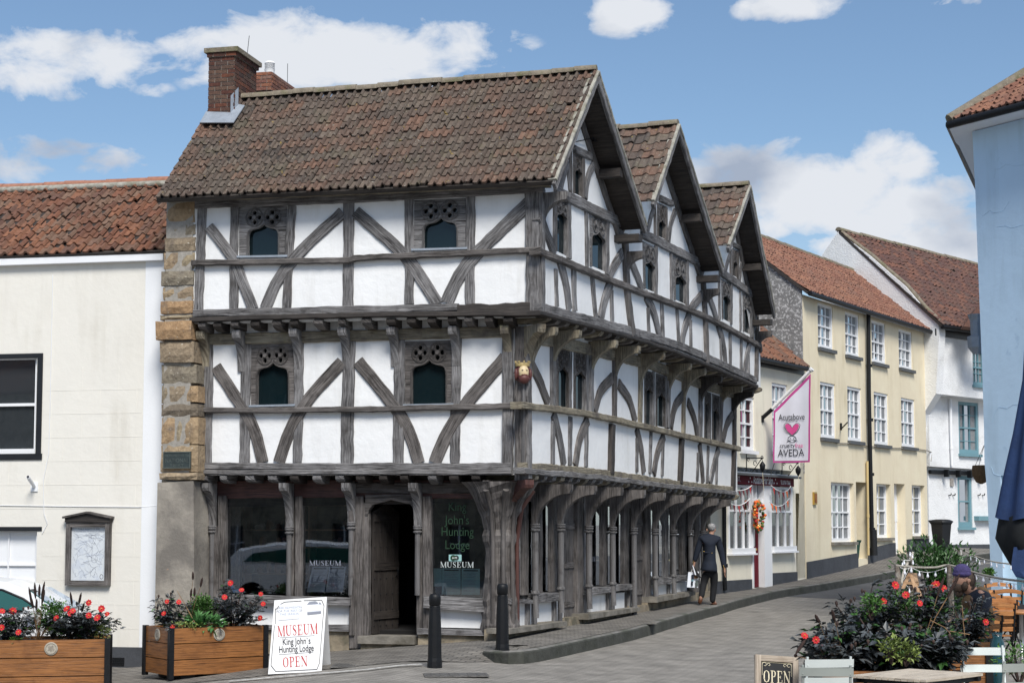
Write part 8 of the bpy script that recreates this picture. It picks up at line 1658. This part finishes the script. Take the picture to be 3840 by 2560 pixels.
q2 = pr_(662, 1390); pfold([(q[4][1] + .03, q[4][0] * .93, .03), (q2[1], q2[0] * .97, .05), (q2[1] - .12, q2[0] * .84, .07), (q2[1] - .28, q2[0] * .66, .07)], 'parasol_dark', 'valance', 1.)
mb = MB(); q3 = [atY('Q', *p, PY - .3) for p in ((1235,0), (1222,180), (1225,260), (1262,345), (1400,380))]; L_ = []
rows = [[p + Vector((i * .06, .05 * math.sin(i * 1.5 + j), 0)) for i in range(7)] for j, p in enumerate(q3)]; mb.grid(rows, 'parasol_blue', None, True); mb.build('canopy_tail', t)

# ================================================================== cafe furniture
def bistro_chair(P, rz, mat, label):
    P = Vector(P); t = thing('folding_chair', P, label, 'chair', 'slatted metal bistro chairs at the near cafe table', rz=0); m3 = Matrix.Rotation(rz, 3, 'Z'); X = lambda x, y, z: P + m3 @ Vector((x, y, z))
    # local: back at +y, sitter faces -y
    for sx_ in (-.19, .19):
        mb = MB(); mb.tube([X(sx_, .26, .83), X(sx_, .20, .46), X(sx_, -.22, .0)], .011, mat, 8); mb.build('back_leg', t); mb = MB(); mb.tube([X(sx_ * .9, -.2, .45), X(sx_ * .9, .1, .2), X(sx_ * .9, .26, .0)], .011, mat, 8); mb.build('front_leg', t)
    for z0_, y_ in ((.74, .245), (.585, .22)):
        mb = MB(); rows = []
        for dz in (0, .07): rows.append([X(-.215 + .43 * i / 8, y_ + .016 + dz * .15 + .018 * (1 - (i / 4 - 1) ** 2), z0_ + dz) for i in range(9)])
        rows = [rows[0], rows[1], [p - m3 @ Vector((0, .006, 0)) for p in rows[1]], [p - m3 @ Vector((0, .006, 0)) for p in rows[0]]]; mb.grid(rows + [rows[0]], mat, None, False)
        for sx_ in (-.19, .19):
            for dz in (.02, .05): mb.lathe(X(sx_, y_ + .022, z0_ + dz), [(.007, 0), (.005, .004)], mat, 6, m3 @ Vector((0, 1, 0)))
        mb.build('back_slat', t)
    mb = MB()
    for i in range(7): mb.box(X(-.2, -.21 + i * .058, .455), m3 @ Vector((.4, 0, 0)), m3 @ Vector((0, .042, 0)), Vector((0, 0, .008)), mat)
    for sx_ in (-.185, .175): mb.box(X(sx_, -.21, .44), m3 @ Vector((.012, 0, 0)), m3 @ Vector((0, .40, 0)), Vector((0, 0, .014)), mat)
    mb.build('seat', t); return t
def cz(x, y): return road_z(x, y) + .001
def place(k, x, y, Y): p = atY(k, x, y, Y); return Vector((p.x, p.y, cz(p.x, p.y)))
bistro_chair(place('O', 775, 140, 15.3), R(187), 'chair_paint', 'pale chair nearest the chalkboard, its back toward the dark plants'); bistro_chair(place('O', 815, 225, 14.5), R(172), 'chair_grey', 'pale grey chair overlapping the one beside the chalkboard, left of the table')
bistro_chair(place('O', 2095, 75, 16.1), R(2), 'chair_paint', 'white chair standing right of the slatted table, before the rear planter'); bistro_chair(place('Q', 1150, 1350, 14.9), R(-162), 'chair_grey', 'grey chair at the right edge, cut by the frame corner')
# slatted table
tc = [Vector((2.81, 14.6)), Vector((3.32, 14.1)), Vector((3.96, 14.78)), Vector((3.45, 15.28))]; zt = .375; ctr = sum(tc, Vector((0, 0))) / 4; g_ = cz(ctr.x, ctr.y)
t = thing('folding_table', Vector((ctr.x, ctr.y, g_)), 'square table with pale timber slats and dark folding frame between the bistro chairs', 'table'); e1 = Vector((*(tc[1] - tc[0]), 0)); e2 = Vector((*(tc[3] - tc[0]), 0)); o = Vector((*tc[0], zt)); mb = MB(); ns = 12
for i in range(ns): mb.box(o + e1 * ((i + .06) / ns), e1 * (.86 / ns), e2, Vector((0, 0, .022)), 'slat_wood')
mb.build('tabletop', t); mb = MB()
for k in (.08, .9): mb.box(o + e2 * k - Vector((0, 0, .04)), e1, e2 * .03, Vector((0, 0, .038)), 'iron_black')
for k in (.03, .93): mb.box(o + e1 * k - Vector((0, 0, .04)), e1 * .04, e2, Vector((0, 0, .036)), 'iron_black')
mb.build('frame', t)
for k in (.1, .88):
    for a, b in (((.1), (.9)), ((.9), (.1))):
        mb = MB(); p = o + e2 * k + e1 * a; q = o + e2 * k + e1 * b; q.z = g_; mb.tube([p - Vector((0, 0, .03)), q], .013, 'iron_black', 7); mb.build('leg', t)
# chalkboard
cy = 16.8; q0, q1, q2_, q3_ = atY('O', 235, 640, cy - .12), atY('O', 560, 640, cy + .02), atY('O', 600, 128, cy + .22), atY('O', 275, 106, cy + .08); 
cu_ = (q2_ - q3_).normalized(); gzc = cz(q0.x, cy); hgt = .76
tl_ = q3_; tr_ = q3_ + cu_ * .46; dn3 = Vector((-.05, -.30, -(q3_.z - gzc))); bl_ = tl_ + dn3; br_ = tr_ + dn3
t = thing('chalkboard', Vector(((bl_.x + br_.x) / 2, cy, gzc)), 'wooden framed chalkboard on the ground reading OPEN with cream flourishes', 'sign'); nb = (br_ - bl_).cross(tl_ - bl_).normalized(); nb = nb if nb.y < 0 else -nb; uy = (tl_ - bl_).normalized(); Ht = (tl_ - bl_).length; o = bl_
mb = MB(); fw_ = .06
for (a, b, w_, h_) in ((0, 0, fw_, Ht), (.46 - fw_, 0, fw_, Ht), (fw_, 0, .46 - 2 * fw_, fw_), (fw_, Ht - fw_, .46 - 2 * fw_, fw_)): mb.box(o + cu_ * a + uy * b, cu_ * w_, uy * h_, -nb * .03, 'sign_frame')
mb.build('frame', t); mb = MB(); mb.box(o + cu_ * fw_ + uy * fw_ - nb * .012, cu_ * (.46 - 2 * fw_), uy * (Ht - 2 * fw_), -nb * .01, 'chalk_black'); cbd = mb.build('board', t)
mb = MB(); mb.poly([tl_ - nb * .03, tr_ - nb * .03, tr_ + Vector((.05, .35, dn3.z)), tl_ + Vector((.05, .35, dn3.z))], 'chalk_black', Vector((0, .02, 0))); mb.box(tr_ - nb * .03, Vector((.05, .35, dn3.z)), Vector((-.05, 0, 0)), Vector((.01, .03, 0)), 'sign_frame'); mb.build('rear_leaf', t)
cc2 = o + cu_ * .23 - nb * .008
serif('OPEN', cbd, 'lettering', 'cream_ink', cc2 + uy * (Ht - .27), cu_, uy, .12, .29)
mb = MB()
for sg in (-1, 1):
    for r0__, off in ((.028, .0), (.02, .045)): 
        q = cc2 + cu_ * sg * (.13 - off) + uy * (Ht - .095); mb.tube([q + (cu_ * sg * math.cos(a) + uy * math.sin(a)) * r0__ * (1 - a / 8) for a in [i * .5 for i in range(12)]], .0028, 'cream_ink', 4)
    mb.tube([cc2 + cu_ * sg * .155 + uy * (Ht - .07), cc2 + cu_ * sg * .155 + uy * (Ht - .2)], .002, 'cream_ink', 4)
mb.tube([cc2 - cu_ * .155 + uy * (Ht - .07), cc2 + cu_ * .155 + uy * (Ht - .07)], .002, 'cream_ink', 4); mb.build('flourishes', cbd)
# wooden folding chairs
def wood_chair(P, rz, label, arms=False):
    P = Vector(P); t = thing('wooden_chair', P, label, 'chair', 'slatted wooden chairs with black frames at the cafe'); m3 = Matrix.Rotation(rz, 3, 'Z'); X = lambda x, y, z: P + m3 @ Vector((x, y, z)); D = lambda x, y, z: m3 @ Vector((x, y, z))
    for sx_ in (-.23, .21):
        mb = MB(); mb.box(X(sx_, .22, .42), D(.02, 0, 0), D(0, .035, 0), D(0, .06, .46), 'iron_black'); mb.build('back_post', t)
        mb = MB(); mb.tube([X(sx_ + .01, .24, .45), X(sx_ + .01, -.22, .0)], .013, 'iron_black', 6); mb.tube([X(sx_ * .9, -.2, .44), X(sx_ * .9, .26, .0)], .013, 'iron_black', 6); mb.build('leg', t)
    for i, z_ in enumerate((.52, .62, .72)): mb = MB(); mb.box(X(-.21, .225 + (z_ - .42) * .13, z_), D(.42, 0, 0), D(0, .018, 0), D(0, .007, .055), 'teak'); mb.build('back_slat', t)
    mb = MB(); mb.poly([X(-.25 + .5 * i / 8, .28, .80 + .035 * (1 - (i / 4 - 1) ** 2)) for i in range(9)] + [X(.25, .28, .86 - .03)] + [X(.25 - .5 * i / 8, .285, .85 + .05 * (1 - (i / 4 - 1) ** 2)) for i in range(9)], 'teak', D(0, .02, 0)); mb.build('top_rail', t)
    mb = MB()
    for i in range(6): mb.box(X(-.21, -.2 + i * .072, .45), D(.42, 0, 0), D(0, .055, 0), Vector((0, 0, .018)), 'teak')
    mb.build('seat', t)
for k, x, y, Y_, rz, l_ in (('Q',1082,320,27.,R(185),'farthest large wooden chair, directly left of the hanging blue parasol folds'), ('Q',1140,280,29.,R(10),'wooden chair whose curved top shows above the farthest one'), ('Q',875,460,24.3,R(190),'wooden chair with curved top rail just right of the seated person\'s shoulder'),
                          ('Q',930,545,23.,R(196),'wooden chair lower and nearer, right of the tan waistcoat'), ('Q',1030,475,24.,R(175),'narrow wooden chair half hidden between two others at the cafe'), ('Q',730,655,20.3,R(200),'lowest wooden chair, its rail showing above the dark leaves'), ('Q',835,405,25.6,R(185),'wooden chair backed behind the seated person')):
    wood_chair(place(k, x, y, Y_), rz, l_)
p = place('Q', 1310, 420, 23.5); t = thing('wooden_table', p, 'round topped wooden cafe table beyond the chairs at the right edge', 'table'); mb = MB(); mb.lathe(p, [(.35, .71), (.36, .72), (.36, .745), (.34, .75)], 'teak', 24); mb.build('tabletop', t); mb = MB(); mb.lathe(p, [(.2, 0), (.2, .02), (.03, .05), (.03, .7), (.1, .71)], 'alloy', 12); mb.build('pedestal', t)
# log posts, rope and festoon lights
posts = []
for (x, y, Y_, r_, l_) in ((3366,2117,22.0,.036,'left log post at the cafe corner where the rope begins'), (3563,2116,21.6,.036,'pale log post directly behind the seated person\'s purple hat'), (3414,2072,25.2,.034,'log post wrapped in white rope and bulbs, left of the laurel bush'), (3598,2057,26.8,.03,'farthest thin log post, right of the laurel bush')):
    P = atY('X', x, y, Y_); g_ = cz(P.x, P.y); mb = MB(); hh = P.z - g_; mb.tube([Vector((P.x + rp.uniform(-.01,.01), P.y, g_ + hh * i / 6)) for i in range(7)], [r_ * rp.uniform(.92, 1.1) for _ in range(7)], 'bark', 9); o = mb.build('log_post'); recenter(o); tag(o, l_, 'post', 'log posts round the cafe'); posts.append(P)
def rope(pts, r, label, bulbs=0, off=.05, cat='rope', name='rope'):
    P = smooth_pts([tuple(p) for p in pts], .05) if False else None
    Q = [Vector(p) for p in pts]; P = []
    QQ = [Q[0] * 2 - Q[1]] + Q + [Q[-1] * 2 - Q[-2]]
    for i in range(1, len(QQ) - 2):
        for k in range(8):
            u = k / 8; P.append(.5 * ((2 * QQ[i]) + (QQ[i+1] - QQ[i-1]) * u + (2 * QQ[i-1] - 5 * QQ[i] + 4 * QQ[i+1] - QQ[i+2]) * u * u + (-QQ[i-1] + 3 * QQ[i] - 3 * QQ[i+1] + QQ[i+2]) * u ** 3))
    P.append(Q[-1]); mb = MB(); mb.tube(P, r, 'rope', 7); o = mb.build(name); recenter(o); tag(o, label, cat); return P
r1 = rope([fp(1268,498,22.0), fp(1450,512,21.8), fp(1600,512,21.7), fp(1728,495,21.6), fp(1950,560,20.9), fp(2150,605,20.3), fp(2370,632,19.8)], .014, 'thick natural rope looping from post to post in front of the purple hat')
r2 = rope([fp(1808,348,26.8), fp(1930,412,25.8), fp(2080,460,24.8), fp(2260,485,23.8)], .009, 'thin rope sagging from the farthest post toward the blue parasol')
def festoon(pts, label, drop=.045, br=.017):
    t = thing('festoon_lights', pts[0][0], label, 'string lights', 'festoon bulb strings on the cafe ropes'); mb = MB(); mb.tube([p for p, _ in pts], .004, 'ink_white', 4); mb.build('cable', t)
    for p, b_ in pts:
        if not b_: continue
        mb = MB(); mb.lathe(p, [(.006, 0), (.007, -.02), (br * .7, -.03), (br, -.045), (br * .75, -.062), (0, -.07)], 'bulb', 9); mb.build('bulb', t)
festoon([(fp(x, y, 21.75), b_) for x, y, b_ in ((1300,510,0),(1340,530,1),(1395,512,1),(1465,545,1),(1535,555,1),(1600,545,1),(1690,515,1),(1728,500,0))], 'short sagging bulb string between the two front log posts')
festoon([(fp(x, y, 21.6 - (x - 1728) / 640 * 1.75), b_) for x, y, b_ in ((1728,502,0),(1780,530,1),(1865,550,1),(1945,575,1),(2005,590,1),(2072,605,1),(2138,622,1),(2206,638,1),(2268,650,1),(2338,655,1))], 'long bulb string under the rope across the seated person and chairs')
festoon([(fp(x, y, 25.7 - (x - 1840) / 400), b_) for x, y, b_ in ((1815,360,0),(1838,480,1),(1868,465,1),(1900,415,1),(1948,428,1),(1975,455,1),(2015,440,1),(2075,462,1),(2120,475,1),(2180,478,1),(2240,492,1))], 'far bulb string near the farthest log post and blue wall', br=.012)
festoon([(fp(x, y, 25.1), b_) for x, y, b_ in ((1385,380,1),(1405,400,1),(1375,440,0),(1410,450,1),(1335,450,1),(1320,470,1),(1385,500,0),(1340,600,0),(1320,630,1),(1380,690,1))], 'bulbs twisted round the rope wrapped post', br=.016)
rope([fp(1410,385,25.15), fp(1398,440,25.1), fp(1368,470,25.15), fp(1330,560,25.), fp(1312,650,24.9)], .02, 'white rope wound down the post left of the laurel bush')
# stacked wooden A-frames
for dx, l_ in ((0, 'narrow wooden folding frame leaning in the cafe corner, front one'), (.09, 'wooden folding frame behind the front one, beside the log post')):
    mb = MB(); a = fp(1372, 570, 21.9) + Vector((dx, dx * .5, 0)); 
    for (x0, x1, yy) in ((1372,1310,690),(1372,1420,700),(1395,1440,760),(1410,1465,790)):
        q = fp(x1, yy, 21.7) + Vector((dx, dx * .5, 0)); q2_ = fp(x0, 560, 21.9) + Vector((dx, dx * .5, 0)); d_ = q - q2_; mb.box(q2_, d_, Vector((.045, 0, 0)), Vector((0, .03, 0)), 'oak_pale' if dx == 0 else 'timber_brown')
    for h in (.35, .7): q = fp(1372, 560, 21.9).lerp(fp(1310, 690, 21.7), h); q2_ = fp(1372, 560, 21.9).lerp(fp(1420, 700, 21.7), h); mb.box(q + Vector((dx, dx * .5, 0)), q2_ - q, Vector((0, .025, 0)), Vector((0, 0, .03)), 'oak_pale')
    o = mb.build('clothes_horse'); recenter(o); tag(o, l_, 'folding frame', 'wooden folding frames in the cafe corner')
# teal glazed pot, dark bag
P = place('Q', 1045, 1150, 19.2); top = atY('Q', 1045, 985, 19.2).z; h_ = top - P.z; t = MB(); t.lathe(P, [(.05, 0), (.075, h_ * .3), (.085, h_ * .6), (.075, h_ * .85), (.05, h_ * .93), (.06, h_), (.045, h_ * .98)], 'teal_pot', 20); o = t.build('glazed_urn'); recenter(o); tag(o, 'dark teal glazed urn right of the rear cafe planter', 'urn')
P = place('Q', 1270, 560, 24.); mb = MB(); mb.lathe(P + Vector((0, 0, .42)), [(.1, 0), (.2, .05), (.22, .2), (.15, .36), (.05, .4)], 'black_cloth', 12, sy=.7); o = mb.build('rucksack'); recenter(o); tag(o, 'black rucksack resting on a cafe chair near the right edge', 'bag')


# ================================================================== unseen houses across the square, added to fill and darken window reflections
def reflected_house(x0, x1, y, h, wall_m, roof_m, label, k=0):
    F_ = Fac((x0, y), (1, 0), (0, 1)); t = thing('unseen_house', ((x0 + x1) / 2, y, -1), label, 'house', None); L_ = x1 - x0; hs_ = []; mb = MB()
    for fl_ in range(int(h / 2.7)):
        for i in range(int(L_ / 2.6)): a = .8 + i * 2.6; z_ = .3 + fl_ * 2.6; hs_.append((a, z_))
    mb.poly([F_.P(0, -1, -.3), F_.P(L_, -1, -.3), F_.P(L_, h, -.3), F_.P(0, h, -.3)], wall_m, F_.N * .3, [[F_.P(a, z_, -.3), F_.P(a + 1, z_, -.3), F_.P(a + 1, z_ + 1.5, -.3), F_.P(a, z_ + 1.5, -.3)] for a, z_ in hs_]); mb.build('wall', t)
    for a, z_ in hs_: mb = MB(); mb.box(F_.P(a, z_, -.2), F_.U, F_.N * .02, Vector((0, 0, 1.5)), 'glass_house'); mb.box(F_.P(a + .47, z_, -.18), F_.U * .06, F_.N * .05, Vector((0, 0, 1.5)), 'window_white'); mb.box(F_.P(a, z_ + .72, -.178), F_.U, F_.N * .04, Vector((0, 0, .06)), 'window_white'); mb.build('window', t)
    mb = MB(); mb.poly([F_.P(-.2, h, .3), F_.P(L_ + .2, h, .3), F_.P(L_ + .2, h + 2.6, -3.4), F_.P(-.2, h + 2.6, -3.4)], roof_m, Vector((0, 0, -.12))); mb.poly([F_.P(-.2, h + 2.6, -3.4), F_.P(L_ + .2, h + 2.6, -3.4), F_.P(L_ + .2, h, -7), F_.P(-.2, h, -7)], roof_m, Vector((0, 0, -.12))); mb.build('roof', t)
    mb = MB(); brick_box(mb, F_.P(L_ * .2, 0, -3.8), Vector((.9, 0, 0)), Vector((0, .7, 0)), h + 1.5, h + 3.9, 'chimney_brick', .3, .6); mb.build('chimney', t)
reflected_house(-52, -34, -9.3, 7.4, 'base_stone', 'brown_tiles', 'added unseen stone house across the square, farthest left behind the viewpoint')
reflected_house(-34, -12.4, -9, 8.2, 'base_stone', 'street_tiles', 'added unseen long stone house across the square, behind the viewpoint on the left')
reflected_house(-12.4, -1.5, -9.6, 6.6, 'cream_paint', 'brown_tiles', 'added unseen cream gabled house across the square, directly behind the viewpoint')
reflected_house(-1.5, 10, -9.5, 7.6, 'salon_paint', 'street_tiles', 'added unseen buff terraced house across the square, behind the viewpoint on the right')
reflected_house(10, 24, -9, 6.8, 'rough_white', 'brown_tiles', 'added unseen white house across the square at the far right behind the viewpoint')
